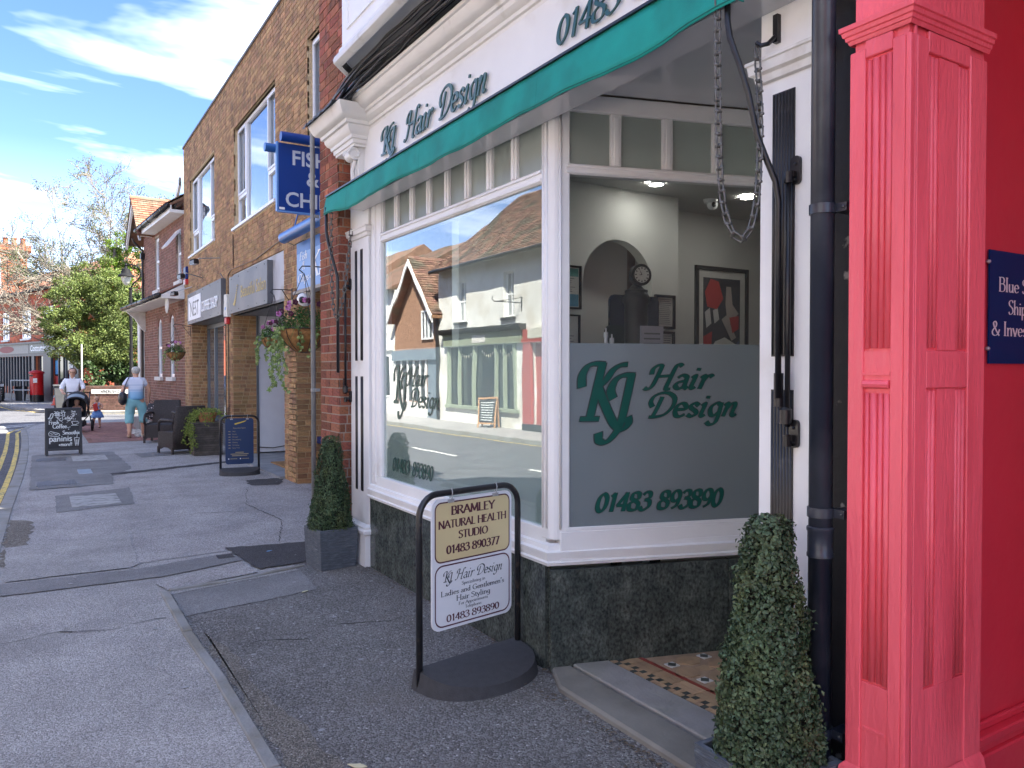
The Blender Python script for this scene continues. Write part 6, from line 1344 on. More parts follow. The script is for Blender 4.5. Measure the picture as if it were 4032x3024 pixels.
# ================================================================== wicker furniture
WK = mat('dark_brown_wicker', (.026, .019, .017), .55, .35, 60, .9, 160, c2=(.045, .036, .033), c2scale=70, c2lo=.45, c2hi=.6); 
def wicker_chair(label):
    t = thing('wicker_chair', label, 'chair', (0, 0, 0), 0, 'dark wicker armchairs outside the coffee shop')
    w, d = .31, .30
    part('seat', MB().box(-w + .05, w - .05, -d + .06, d - .02, .36, .42), mat('dark_seat_cushion', (.03, .03, .035), .9), t, bevel=.02)
    part('front_apron', MB().box(-w + .04, w - .04, d - .03, d, .12, .40), WK, t)
    bkp = MB(); 
    for i in range(9):
        for j in range(2):
            pass
    # curved back
    n_ = 10; P = []
    for i in range(n_ + 1):
        a = -1 + 2 * i / n_; P.append((a * w, -d - .05 * (1 - a * a)))
    for z, y in ((.10, .0), (.45, -.02), (.92, -.10)):
        for p in P: bkp.v.append((p[0] * (1.0 if z < .9 else .92), p[1] + y, z))
    m_ = n_ + 1
    for r_ in range(2):
        for i in range(n_): a = r_ * m_ + i; bkp.f.append((a, a + 1, a + m_ + 1, a + m_))
    b_ = part('backrest', bkp, WK, t, smooth=True); b_.modifiers.new('s', 'SOLIDIFY').thickness = .035
    wv = MB()
    for k in range(34): z = .12 + k * .0235; y = -.02 * min(z, .45) / .45 - (.08 * max(0, z - .45) / .47); wv.tube([(p[0] * (1 - .08 * max(0, z - .45) / .47), p[1] + y + .020, z) for p in P], .006, 4, cap=False)
    part('back_weave', wv, WK, t)
    for s in (-1, 1):
        sd = MB(); fr = (Vector((s * w, 0, 0)), Vector((0, 1, 0)), Vector((0, 0, 1)), Vector((s, 0, 0)))
        arch = [(-d, .40), (-d, .0), (-d + .04, .0), (-d + .06, .08), (-.05, .13), (.1, .13), (d - .07, .08), (d - .05, 0), (d, 0), (d, .40)]
        sd.fprism(fr, [(-d, .12), (-d + .07, .09), (-.1, .13), (.1, .13), (d - .07, .09), (d, .12), (d, .43), (-d, .43)], -.03, .0); part('side_panel', sd, WK, t)
        ws = MB()
        for k in range(13): z = .14 + k * .023; ws.tube([(s * (w + .002), -d + .01, z), (s * (w + .002), d - .01, z)], .0055, 4)
        part('side_weave', ws, WK, t)
        part('armrest', MB().tube([(s * (w - .01), d - .01, .42), (s * (w - .01), d + .01, .52), (s * (w - .01), d - .03, .61), (s * (w - .01), d - .12, .65), (s * (w - .01), -d * .5, .655), (s * (w - .02), -d - .02, .64)], .026, 8), WK, t, smooth=True)
        for y in (-d + .02, d - .02): part('leg', MB().box(s * w - .02, s * w + .02, y - .02, y + .02, 0, .14), WK, t)
    return t
c0 = wicker_chair('dark wicker armchair nearest the camera with its back to the planter')
c0.location = (2.36, 16.0, 0); c0.rotation_euler = (0, 0, R(18))
dup(c0, (2.38, 18.7, 0), R(158), 'dark wicker armchair facing the camera, farther up the pavement', 'dark wicker armchairs outside the coffee shop')
t = thing('wicker_table', 'dark wicker table with flat top between the two armchairs', 'table', (2.75, 17.35, 0))
part('tabletop', MB().box(2.42, 3.08, 17.0, 17.7, .70, .735), WK, t, bevel=.008)
part('leg', MB().tube([(2.45, 17.05, .70), (2.6, 17.3, .45), (2.55, 17.25, 0)], .02, 6).tube([(3.05, 17.05, .70), (2.9, 17.3, .45), (2.95, 17.25, 0)], .02, 6).tube([(2.45, 17.65, .70), (2.6, 17.4, .45), (2.5, 17.6, 0)], .02, 6), WK, t)
t = thing('slatted_planter', 'dark slatted wooden tub planter with trailing green plant', 'planter', (2.72, 15.45, 0))
SL = mat('weathered_dark_slat', (.085, .075, .065), .85, .3, 12, .5, 50, rnd=.2)
part('core', MB().box(2.50, 2.94, 15.25, 15.69, 0, .60), BLACKM, t)
for k in range(14):
    z = .01 + k * .042; q = .01 * k / 14
    part('slat', MB().box(2.47 - q, 2.97 + q, 15.22 - q, 15.72 + q, z, z + .034), SL, t)
part('top_board', MB().box(2.45, 2.99, 15.20, 15.74, .60, .625), SL, t)
part('pot', MB().lathe([(0, .625), (.13, .625), (.17, .76), (.18, .76), (.18, .80), (.15, .80), (.14, .74), (0, .74)], (2.74, 15.45, 0), 20), mat('terracotta', (.42, .17, .09), .85, .12, 8), t, auto=40)
P, N_ = [], []
def vine(p, d, L_, dens=9, spread=.03):
    p = Vector(p); d = Vector(d); pts = [p.copy()]
    for j in range(int(L_ / .03)):
        d = (d + Vector((random.gauss(0, .2), random.gauss(0, .2), -.3))).normalized(); p = p + d * .03; pts.append(p.copy())
        for q in range(dens): P.append(p + Vector((random.gauss(0, spread), random.gauss(0, spread), random.gauss(0, spread)))); N_.append((-.4, -.8, .5))
    return pts
vs = [vine((2.74 + math.cos(a) * .14, 15.45 + math.sin(a) * .14, .80), (math.cos(a), math.sin(a), .6), l) for a, l in ((2.6, .55), (2.9, .75), (3.2, .85), (3.5, .8), (3.8, .45), (4.3, .3), (4.9, .25), (5.6, .25), (.2, .2), (1.3, .2))]
P += [Vector((2.74 + random.gauss(0, .1), 15.45 + random.gauss(0, .1), .83 + random.random() * .05)) for _ in range(150)]; N_ += [(0, -.3, 1)] * 150
leafpart('foliage', leaf_cloud([tuple(p) for p in P], N_, [.032] * len(P), .8, .2, 4), leafmat('yellow_green_leaf', (.20, .27, .05), .4, yellow=(.35, .38, .12)), t)
for v_ in vs[:4]: part('stem', MB().tube(v_, .003, 4), LEAFG, t)

# ================================================================== DARK BRICK HOUSE
dd = Vector((-.063, .998, 0)).normalized(); HO = Vector((3.13, 20.42, 0)); HL = 5.35
FH = (HO + dd * HL, -dd, Vector((0, 0, 1)), (-dd).cross(Vector((0, 0, 1))))
B = lambda s: HL - s        # s metres along from the brown block
hs_ = thing('brick_house', 'dark red brick house with tiled roofs beyond the coffee shop', 'house', tuple(HO + dd * 2.6))
hw = [(B(3.68), B(3.08), 3.84, 5.35), (B(.92), B(.38), 3.84, 5.15)]; gw = [(B(3.35), B(2.78), 1.42, 3.05), (B(1.80), B(1.24), 1.42, 3.08)]
wall(hs_, FH, HL, 0, 5.75, hw + gw, .28, MORTG); bricks(hs_, FH, HL, .0, 5.7, hw + gw, DARKB, maxp=200)
for q in gw:   # arched heads
    c = (q[0] + q[1]) / 2; w_ = (q[1] - q[0]) / 2; am = MB(); n_ = 8
    for k in range(n_):
        a0, a1 = math.pi * k / n_, math.pi * (k + 1) / n_
        for rr0, rr1 in ((w_, w_ + .22),): am.fprism(FH, [(c + rr0 * math.cos(a0 + .02), q[3] - .22 + rr0 * .75 * math.sin(a0 + .02)), (c + rr1 * math.cos(a0 + .02), q[3] - .22 + rr1 * .75 * math.sin(a0 + .02)), (c + rr1 * math.cos(a1 - .02), q[3] - .22 + rr1 * .75 * math.sin(a1 - .02)), (c + rr0 * math.cos(a1 - .02), q[3] - .22 + rr0 * .75 * math.sin(a1 - .02))], -.1, .010)
    part('brick_arch', am, DARKB, hs_)
    part('arch_fill', MB().fprism(FH, [(q[0], q[3]), (q[0], q[3] - .22)] + [(c + w_ * math.cos(math.pi - math.pi * k / 8), q[3] - .22 + w_ * .75 * math.sin(math.pi * k / 8)) for k in range(9)] + [(q[1], q[3])], -.1, -.01), DARKB, hs_)
window(hs_, FH, *hw[0][:2], 3.86, 5.33, UPVC, PANE, rec=.04, fw=.08, bars=[(0, .55, .03)], sill=(.08, .09, .07)); window(hs_, FH, *hw[1][:2], 3.86, 5.13, UPVC, PANE, rec=.04, fw=.08, bars=[(0, .55, .03)], sill=(.08, .09, .07))
# open top-hung casement on the near window
f2 = (FH[0] + FH[1] * hw[1][0] + FH[2] * 5.12, FH[1], Vector((0, 0, 1)), FH[3]); tl = (-(Vector((0, 0, 1)) - FH[3] * .75)).normalized(); f3 = (f2[0], FH[1], -tl, FH[1].cross(-tl)); w_ = hw[1][1] - hw[1][0]
oc = part('open_casement', MB().fbox(f3, .0, w_, -.06, 0, .0, .04).fbox(f3, 0, w_, -.56, -.50, 0, .04).fbox(f3, 0, .055, -.5, -.06, 0, .04).fbox(f3, w_ - .055, w_, -.5, -.06, 0, .04), UPVC, hs_); part('pane', MB().fbox(f3, .05, w_ - .05, -.51, -.05, .012, .018), PANE, oc)
for q in gw: window(hs_, FH, q[0], q[1], 1.42, q[3] - .02, UPVC, PANE, rec=.03, fw=.085, bars=[(0, .5, .035)], sill=(.12, .10, .09))
nn = FH[3]
# pentice roof
pe0 = FH[0] + nn * .55 + Vector((0, 0, 3.45)); slope = (-nn * .55 + Vector((0, 0, .30))).normalized(); Ls = (Vector((.55, .30))).length
part('pentice_deck', MB().poly([]) or MB().add([tuple(FH[0] + nn * .55 + Vector((0, 0, 3.44)) - FH[1] * .1), tuple(FH[0] + FH[1] * HL + nn * .55 + Vector((0, 0, 3.44))), tuple(FH[0] + FH[1] * HL + Vector((0, 0, 3.75))), tuple(FH[0] - FH[1] * .1 + Vector((0, 0, 3.75))), tuple(FH[0] + nn * .55 + Vector((0, 0, 3.36)) - FH[1] * .1), tuple(FH[0] + FH[1] * HL + nn * .55 + Vector((0, 0, 3.36))), tuple(FH[0] + FH[1] * HL + Vector((0, 0, 3.36))), tuple(FH[0] - FH[1] * .1 + Vector((0, 0, 3.36)))], [(0, 1, 2, 3), (4, 7, 6, 5), (0, 4, 5, 1), (0, 3, 7, 4), (1, 5, 6, 2)]), WHITE2, hs_)
tiles(hs_, pe0 - FH[1] * .1, FH[1], slope, HL + .1, Ls, mat('red_brown_tile', (.20, .085, .06), .9, .2, 8, .4, 40, rnd=.3))
GUT = BLACKM
part('gutter', MB().tube([tuple(FH[0] - FH[1] * .15 + nn * .6 + Vector((0, 0, 3.43))), tuple(FH[0] + FH[1] * HL + nn * .6 + Vector((0, 0, 3.43)))], .055, 10), GUT, hs_, smooth=True)
for k in range(7): part('gutter_bracket', MB().tube([tuple(FH[0] + FH[1] * (k * .8 + .2) + nn * .6 + Vector((0, 0, 3.43))), tuple(FH[0] + FH[1] * (k * .8 + .23) + nn * .6 + Vector((0, 0, 3.43)))], .066, 10), GUT, hs_)
part('corbel', MB().fprism((FH[0] + FH[1] * .15, nn, Vector((0, 0, 1)), FH[1]), [(0, 2.75), (.12, 2.85), (.30, 3.15), (.52, 3.34), (0, 3.35)], -.06, .06), STONE, hs_)
# main eaves, gutter and roof with a gable at the far end
part('eaves_soffit', MB().fbox(FH, 1.2, HL, 5.46, 5.54, -.1, .34).fbox(FH, 1.2, HL, 5.54, 5.66, .30, .33), WHITE2, hs_)
part('gutter', MB().tube([tuple(FH[0] + FH[1] * 1.0 + nn * .39 + Vector((0, 0, 5.62))), tuple(FH[0] + FH[1] * HL + nn * .39 + Vector((0, 0, 5.62)))], .06, 10), GUT, hs_, smooth=True)
for k in range(5): part('gutter_bracket', MB().tube([tuple(FH[0] + FH[1] * (1.3 + k * .85) + nn * .39 + Vector((0, 0, 5.62))), tuple(FH[0] + FH[1] * (1.33 + k * .85) + nn * .39 + Vector((0, 0, 5.62)))], .072, 10), GUT, hs_)
part('downpipe', MB().tube([tuple(FH[0] + FH[1] * .10 + nn * z_ + Vector((0, 0, h_))) for z_, h_ in ((.34, 5.55), (.3, 5.45), (.06, 5.2), (.06, 3.75))], .035, 8).fbox(FH, .03, .17, 4.95, 5.12, .01, .12), GUT, hs_)
part('downpipe', MB().tube([tuple(FH[0] - FH[1] * .06 + nn * .06 + Vector((0, 0, h_))) for h_ in (3.4, 0)], .04, 8), GUT, hs_)
# gable: ridge runs back from the street
gz = 6.62; gc = .55; gh = 1.0
Gp = lambda a, z, c: tuple(FH[0] + FH[1] * a + Vector((0, 0, z)) + nn * c)
part('gable_face', MB().poly([]) or MB().add([Gp(-.35, 5.62, .10), Gp(1.45, 5.62, .10), Gp(gc, gz - .05, .10), Gp(-.35, 5.62, -5), Gp(1.45, 5.62, -5), Gp(gc, gz - .05, -5)], [(0, 1, 2), (3, 5, 4)]), STONE, hs_)
for s, a0 in ((-1, -.55), (1, 1.62)):
    z0_ = 5.44; part('bargeboard', MB().add([Gp(a0, z0_, .42), Gp(gc, gz, .42), Gp(gc, gz - .20, .42), Gp(a0, z0_ - .16, .42), Gp(a0, z0_, .36), Gp(gc, gz, .36), Gp(gc, gz - .20, .36), Gp(a0, z0_ - .16, .36)], [(0, 1, 2, 3), (7, 6, 5, 4), (0, 4, 5, 1), (3, 2, 6, 7)]), WHITE2, hs_)
    part('roof', MB().add([Gp(a0, z0_ + .02, .45), Gp(gc, gz + .03, .45), Gp(gc, gz + .03, -5), Gp(a0, z0_ + .02, -5), Gp(a0, z0_ - .03, .45), Gp(gc, gz - .02, .45), Gp(gc, gz - .02, -5), Gp(a0, z0_ - .03, -5)], [(0, 1, 2, 3), (7, 6, 5, 4), (0, 4, 5, 1), (0, 3, 7, 4)]), TILEO, hs_)
sl = (Vector(Gp(gc, gz + .03, 0)) - Vector(Gp(1.62, 5.46, 0))); tiles(hs_, Vector(Gp(1.62, 5.46, .45)), -nn, sl.normalized(), 5.0, sl.length, TILEO)
part('ridge', MB().tube([Gp(gc, gz + .04, .47), Gp(gc, gz + .04, -5)], .07, 8), TILEO, hs_)
# main roof slope toward the street
ms = (-nn * 2.4 + Vector((0, 0, 1.55))); msn = ms.normalized()
part('roof', MB().add([Gp(1.3, 5.64, .40), Gp(HL, 5.64, .40), Gp(HL, 5.64 + 1.8, -2.4), Gp(1.3, 5.64 + 1.8, -2.4), Gp(1.3, 5.58, .40), Gp(HL, 5.58, .40), Gp(HL, 5.52 + 1.8, -2.4), Gp(1.3, 5.52 + 1.8, -2.4)], [(0, 1, 2, 3), (7, 6, 5, 4), (0, 4, 5, 1), (1, 5, 6, 2), (0, 3, 7, 4)]), TILEO, hs_)
tiles(hs_, Vector(Gp(1.3, 5.66, .42)), FH[1], (-nn * 2.8 + Vector((0, 0, 1.8))), HL - 1.3, 2.6, TILEO)
part('bargeboard', MB().add([Gp(HL - .75, 5.78, .12), Gp(HL - .04, 6.35, .12), Gp(HL - .04, 6.15, .12), Gp(HL - .75, 5.60, .12), Gp(HL - .75, 5.78, .06), Gp(HL - .04, 6.35, .06), Gp(HL - .04, 6.15, .06), Gp(HL - .75, 5.60, .06)], [(0, 1, 2, 3), (7, 6, 5, 4), (0, 4, 5, 1), (3, 2, 6, 7)]), WHITE2, hs_)
part('body', MB().add([Gp(0, 0, -.28), Gp(HL, 0, -.28), Gp(HL, 0, -6), Gp(0, 0, -6), Gp(0, 5.6, -.28), Gp(HL, 5.6, -.28), Gp(HL, 5.6, -6), Gp(0, 5.6, -6)], [(4, 5, 6, 7), (0, 3, 7, 4), (1, 2, 6, 5), (2, 3, 7, 6)]), DARKB, hs_)
part('satellite_dish', MB().ell(Gp(HL - .35, 3.25, .35), (.04, .28, .24), 14, 8), STONE, hs_, smooth=True)
# low planter bed with cobbles
t = thing('low_wall', 'low brick garden edging with pale cobbles beside the red paving', 'wall', (2.6, 21.5, 0)); part('wall', MB().box(2.35, 2.75, 20.9, 21.1, 0, .34).box(2.3, 2.5, 20.9, 24, 0, .3), CONC, t)
cb = MB(); 
for k in range(110): cb.ell((random.uniform(2.02, 2.30), random.uniform(20.2, 22.8), .02), (random.uniform(.02, .05), random.uniform(.02, .05), .02), 6, 4)
part('cobbles', cb, mat('pale_cobble', (.45, .42, .38), .8, .2, rnd=.3), t, stuff=True)
# white rendered neighbour
t = thing('white_house', 'narrow strip of white rendered wall beyond the dark brick house', 'house', (3.1, 27, 0)); part('wall', MB().box(2.72, 9, 26.4, 27.0, 0, 3.3), RENDER, t); part('roof', MB().box(2.7, 9, 26.35, 27.1, 3.3, 3.4), TILEB, t)
# lamp post
t = thing('street_lamp', 'black old fashioned lamp post with swan neck lantern', 'street lamp', (2.92, 31.1, 0))
LB = mat('matt_black_lamp', (.012, .012, .013), .65, .1, spec=.15)
part('post', MB().lathe([(0, 0), (.11, 0), (.11, .9), (.085, .95), (.07, 1.1), (.055, 2.5), (.05, 4.55), (.07, 4.56), (.07, 4.60), (0, 4.62)], (2.92, 31.1, 0), 14), LB, t, auto=40)
HX, HY = 2.78, 31.17; ex, ey = 3.24, 30.9
part('swan_neck', MB().tube([(2.92, 31.1, 4.58), (3.0, 31.05, 4.75), (3.16, 30.95, 4.90), (3.25, 30.9, 5.08), (3.22, 30.92, 5.28), (3.1, 30.99, 5.40), (2.95, 31.08, 5.44), (2.78, 31.17, 5.40)], .028, 8), LB, t, smooth=True)
ln_ = part('lantern_hood', MB().lathe([(0, .38), (.03, .38), (.05, .32), (.03, .28), (.06, .20), (.14, .17), (.15, .10), (.17, .02), (.27, -.06), (.28, -.10), (.19, -.11), (0, -.11)], (HX, HY, 5.1), 20), LB, t, auto=35)
part('globe', MB().lathe([(0, -.42), (.05, -.40), (.11, -.32), (.165, -.18), (.17, -.11)], (HX, HY, 5.1), 18), mat('milky_glass', (.5, .5, .42), .3), ln_, smooth=True)
# ================================================================== FAR CORNER SHOP
cu_ = Vector((-.29, .957, 0)).normalized(); FC0 = Vector((1.75, 42.35, 0)) ; CL = 22
FCo = (FC0 + cu_ * CL, -cu_, Vector((0, 0, 1)), (-cu_).cross(Vector((0, 0, 1)))); D = lambda s: CL - s     # s = metres from the near corner
cs = thing('corner_shop_building', 'red brick corner shop building with orange tiled roof and tall chimney', 'building', tuple(FC0 + cu_ * 8))
sY = lambda y: (y - FC0.y) / cu_.y
wins = []
for yb, ya in ((53.5, 52.45), (50.25, 48.95), (46.9, 45.6), (44.3, 43.1)):
    wins.append((D(sY(yb)), D(sY(ya)), 3.32, 4.9))
sh = [(D(sY(54.5)), D(sY(48.7)), .7, 2.35), (D(sY(48.3)), D(sY(47.0)), .0, 2.35), (D(sY(45.9)), D(sY(43.0)), .6, 2.3)]
HUNG = mat('hung_red_tile', (.42, .105, .05), .9, .2, 8, .4, 30, rnd=.3)
wall(cs, FCo, CL, 0, 5.8, wins + sh, .3, mat('painted_dark_shopfront', (.055, .065, .078), .5, .08) if False else HUNG)
# hung tile courses
mb = MB()
for k in range(25):
    z = 3.05 + k * .11; a = 0
    while a < CL:
        b = min(a + .3, CL)
        if not any(a < w[1] and b > w[0] and z + .1 > w[2] and z < w[3] for w in wins): mb.fbox(FCo, a + .004, b - .004, z, z + .118, .005, .035 - .0 + random.uniform(0, .006))
        a += .3
part('hung_tiles', mb, HUNG, cs, stuff=True)
for w in wins: window(cs, FCo, w[0], w[1], w[2], w[3], UPVC, PANE, rec=-.02, fw=.09, bars=[(0, .5, .04), (0, .75, .015), (0, .25, .015)], sill=(.12, .09, .12), cols=(1, 1))
DSF = mat('dark_slate_shopfront', (.045, .055, .068), .45, .08)
sf = part('shopfront', MB().fbox(FCo, 0, CL, 2.36, 2.52, .0, .10).fbox(FCo, 0, CL, 0, .3, .0, .05).fbox(FCo, D(sY(48.7)), D(sY(48.3)), .3, 2.36, 0, .08).fbox(FCo, D(sY(47.0)), D(sY(45.9)), .3, 2.36, 0, .08).fbox(FCo, D(sY(43.0)), CL, .3, 2.36, 0, .08), DSF, cs)
for k in range(13): a = sh[0][0] + (sh[0][1] - sh[0][0]) * k / 12; part('mullion', MB().fbox(FCo, a - .06, a + .06, .3, 2.36, -.02, .06), DSF, sf)
for k in range(4): a = sh[2][0] + (sh[2][1] - sh[2][0]) * k / 3; part('mullion', MB().fbox(FCo, a - .05, a + .05, .3, 2.36, -.02, .06), DSF, sf)
for q in sh: part('pane', MB().fbox(FCo, q[0], q[1], q[2], q[3], -.12, -.1), PANED, sf)
part('poster', MB().fbox(FCo, sh[2][1] - .95, sh[2][1] - .1, .9, 2.2, -.09, -.085), UPVC, sf); part('poster', MB().fbox(FCo, sh[2][0] + .1, sh[2][0] + .7, .65, 1.3, -.09, -.085), mat('red_poster', (.45, .03, .03), .5), sf); part('poster', MB().fbox(FCo, sh[2][0] + .15, sh[2][0] + .6, 1.4, 2.1, -.09, -.085), mat('blue_poster', (.05, .25, .5), .5), sf)
part('door', MB().fbox(FCo, sh[1][0], sh[1][1], 0, 2.3, -.2, -.15), DSF, sf)
part('lintel_moulding', MB().fbox(FCo, 0, CL, 3.02, 3.12, 0, .22), DSF, cs)
t = thing('shop_sign', 'grey fascia with white convenience store lettering on the far corner', 'sign', tuple(FC0 + cu_ * 5 + Vector((0, 0, 2.5))))
part('board', MB().fbox(FCo, D(sY(48.9)), CL - .1, 2.52, 3.02, 0, .13), mat('olive_grey_fascia', (.17, .18, .165), .5), t)
part('lettering', sans('Costcutter', FCo, D(sY(48.7)), 2.63, .30, .135, bold=.02, xs=1.25), WLET, t)
t = thing('shop_sign', 'grey fascia with blurred red oval logo at the left edge of the photo', 'sign', tuple(FC0 + cu_ * 10 + Vector((0, 0, 2.5))))
part('board', MB().fbox(FCo, .1, D(sY(49.0)), 2.52, 3.02, 0, .12), mat('grey_fascia', (.22, .215, .20), .5), t)
part('logo', MB().fprism(FCo, [(D(sY(52.6)) + 1.3 * math.cos(a), 2.77 + .19 * math.sin(a)) for a in np.linspace(0, 6.283, 25)[:-1]], .12, .125), mat('dull_red_logo', (.22, .05, .05), .6), t)
# roof
rn = FCo[3]
def Rp(a, z, c): return tuple(FCo[0] + FCo[1] * a + Vector((0, 0, z)) + rn * c)
part('roof', MB().add([Rp(-.3, 5.78, .35), Rp(CL + .3, 5.78, .35), Rp(CL - 2.2, 8.0, -3.8), Rp(2, 8.0, -3.8), Rp(-.3, 5.78, -8), Rp(CL + .3, 5.78, -8)], [(0, 1, 2, 3), (1, 5, 2), (2, 5, 4, 3), (0, 3, 4), (0, 4, 5, 1)]), mat('orange_clay_tiles', (.27, .115, .06), .9, .25, 5, .6, 14, stretch=(1, 1, 5)), cs)
part('gutter', MB().tube([Rp(-.3, 5.75, .40), Rp(CL + .3, 5.75, .40)], .08, 8), BLACKM, cs, smooth=True)
part('end_wall', MB().add([Rp(CL, 0, -.3), Rp(CL, 5.8, -.3), Rp(CL, 5.8, -7.5), Rp(CL, 0, -7.5), Rp(CL - .3, 0, -.3), Rp(CL - .3, 5.8, -.3), Rp(CL - .3, 5.8, -7.5), Rp(CL - .3, 0, -7.5)], [(0, 1, 2, 3), (7, 6, 5, 4)]), HUNG, cs)
cx0, cy0 = -1.05, 52.6; chm = MB(); z = 6.2
CB = mat('orange_red_brick', (.27, .095, .05), .9, .15, 10, .5, 30, rnd=.12)
ch = part('chimney', MB().box(cx0 - .62, cx0 + .62, cy0 - .35, cy0 + .35, 6.0, 8.55).box(cx0 - .68, cx0 + .68, cy0 - .42, cy0 + .42, 8.1, 8.3).box(cx0 - .76, cx0 + .76, cy0 - .5, cy0 + .5, 8.3, 8.42).box(cx0 - .84, cx0 + .84, cy0 - .56, cy0 + .56, 8.42, 8.72), CB, cs)
part('chimney_rib', MB().box(cx0 - .30, cx0 - .22, cy0 - .42, cy0 - .35, 6.3, 8.1).box(cx0 + .22, cx0 + .30, cy0 - .42, cy0 - .35, 6.3, 8.1).box(cx0 - .64, cx0 - .56, cy0 - .42, cy0 - .35, 6.3, 8.1).box(cx0 + .56, cx0 + .64, cy0 - .42, cy0 - .35, 6.3, 8.1), CB, ch)
for dx in (-.42, 0, .42): part('chimney_pot', MB().lathe([(0, 0), (.15, 0), (.12, .38), (.15, .40), (.15, .46), (0, .46)], (cx0 + dx, cy0, 8.72), 12), CB, ch, auto=40)
# houses glimpsed behind the trees
def simple_house(label, x, y, w, d, h, rh, rz, wm, rm, wn_=()):
    t = thing('house', label, 'house', (x, y, 0), rz); M = wmx(t)
    def T(mb_): mb_.v = [tuple(M @ Vector(v)) for v in mb_.v]; return mb_
    part('wall', T(MB().box(-w / 2, w / 2, 0, d, 0, h).add([(-w / 2, 0, h), (w / 2, 0, h), (0, 0, h + rh), (-w / 2, d, h), (w / 2, d, h), (0, d, h + rh)], [(0, 1, 2), (3, 5, 4)])), wm, t)
    for s in (-1, 1): part('roof', T(MB().add([(s * (w / 2 + .3), -.3, h - .2), (0, -.3, h + rh + .06), (0, d + .3, h + rh + .06), (s * (w / 2 + .3), d + .3, h - .2), (s * (w / 2 + .3), -.3, h - .3), (0, -.3, h + rh - .04), (0, d + .3, h + rh - .04), (s * (w / 2 + .3), d + .3, h - .3)], [(0, 1, 2, 3), (7, 6, 5, 4), (0, 4, 5, 1), (0, 3, 7, 4)])), rm, t)
    for (a, z) in wn_:
        f = part('window', T(MB().box(a - .5, a + .5, -.04, .02, z, z + 1.3)), UPVC, t); part('pane', T(MB().box(a - .42, a - .03, -.05, -.03, z + .08, z + 1.22).box(a + .03, a + .42, -.05, -.03, z + .08, z + 1.22)), PANE, f)
    return t
simple_house('red brick gabled house half hidden behind the bare branches', 4.6, 52.0, 6.5, 8, 6.2, 2.6, R(8), HUNG, TILEB, [(-1.5, 3.6), (1.3, 3.6), (-1.5, 1.0), (1.3, 1.0)])
simple_house('brick house with brown roof deeper behind the trees', 9.0, 49.5, 6, 8, 5.6, 2.6, R(-4), DARKB, TILEB, [(-1.2, 3.4), (1.2, 3.4)])
simple_house('low tiled house at the far end of the road', -9.5, 78, 10, 8, 4.5, 2.5, R(5), HUNG, MATS['orange_clay_tiles'], [(-2.5, 2.6), (2, 2.6)])
# ------------------------------------------------------------------ trees
BARK = mat('brown_bark', (.10, .08, .06), .95, .3, 8, .8, 30); BARE = mat('pale_dead_branch', (.21, .185, .15), .9, .25, 12, .4, 40)
def leafy(name, label, cat, lumps, n, ls, lm, trunk, seed, aspect=.6, limbs=()):
    g = np.random.default_rng(seed); t = thing(name, label, cat, trunk[0][:3]); P = []; N_ = []
    tot = sum(l[3] ** 2 for l in lumps)
    for (x, y, z, r, sz) in lumps:
        m = int(n * r * r / tot); d = g.normal(0, 1, (m, 3)); d /= np.linalg.norm(d, axis=1)[:, None]; rr = r * (1 - np.abs(g.normal(0, .22, m)))[:, None]
        # break up into sprays
        c = g.normal(0, 1, (max(4, m // 60), 3)); c /= np.linalg.norm(c, axis=1)[:, None]; w = c[g.integers(0, len(c), m)]; dd_ = w + g.normal(0, .16, (m, 3)); dd_ /= np.linalg.norm(dd_, axis=1)[:, None]
        p = np.array([x, y, z]) + dd_ * rr * np.array([1, 1, sz]) * (1 + .18 * g.random((m, 1))); P.append(p); N_.append(dd_ * .6 + np.array([0, 0, .6]))
    P = np.concatenate(P); N_ = np.concatenate(N_); leafpart('crown', leaf_cloud(P, N_, [ls] * len(P), aspect, .2, seed, .6), lm, t)
    tm = MB()
    for pts in [trunk] + list(limbs): tm.tube([p[:3] for p in pts], [p[3] for p in pts], 8)
    part('trunk', tm, BARK, t, smooth=True); return t
TL = leafmat('sunlit_tree_leaf', (.13, .175, .045), .5, yellow=(.20, .22, .07), transl=.35)
TL2 = leafmat('bright_ivy_leaf', (.13, .22, .02), .4, yellow=(.22, .30, .04), transl=.35); TL3 = leafmat('dark_shrub_leaf', (.035, .065, .018), .5, transl=.25); TL4 = leafmat('grey_green_leaf', (.10, .125, .055), .4, transl=.3)
L1 = []
random.seed(5)
for k in range(30):
    a = random.uniform(0, 6.28); rr = random.uniform(0, 2.3); z = random.uniform(2.4, 5.3); w = 1 - abs(z - 3.6) / 3.4; L1.append((2.35 + rr * math.cos(a) * w * 1.0, 37.5 + rr * math.sin(a) * w, z, random.uniform(.5, .95), .75))
L1 += [(1.9, 37.6, 5.6, .7, .8), (1.0, 37.0, 2.9, .55, .6), (2.6, 37.6, 6.0, .6, .8), (.9, 37.3, 4.6, .6, .7), (1.3, 37.4, 5.2, .7, .7), (.6, 37.2, 4.1, .5, .6), (.7, 37.2, 3.5, .6, .6), (1.0, 37, 3.9, .6, .6), (.35, 37.1, 3.75, .35, .5), (1.4, 36.8, 2.3, .6, .6), (1.8, 36.5, 2.0, .6, .6), (2.2, 36.3, 2.0, .6, .6), (3.6, 36.2, 2.6, .9, .9), (3.4, 36, 4.2, .9, .9), (4.2, 36.5, 3.5, 1, 1), (3.0, 36, 3.2, .8, .9), (2.6, 36.6, 5.3, .7, .8)]
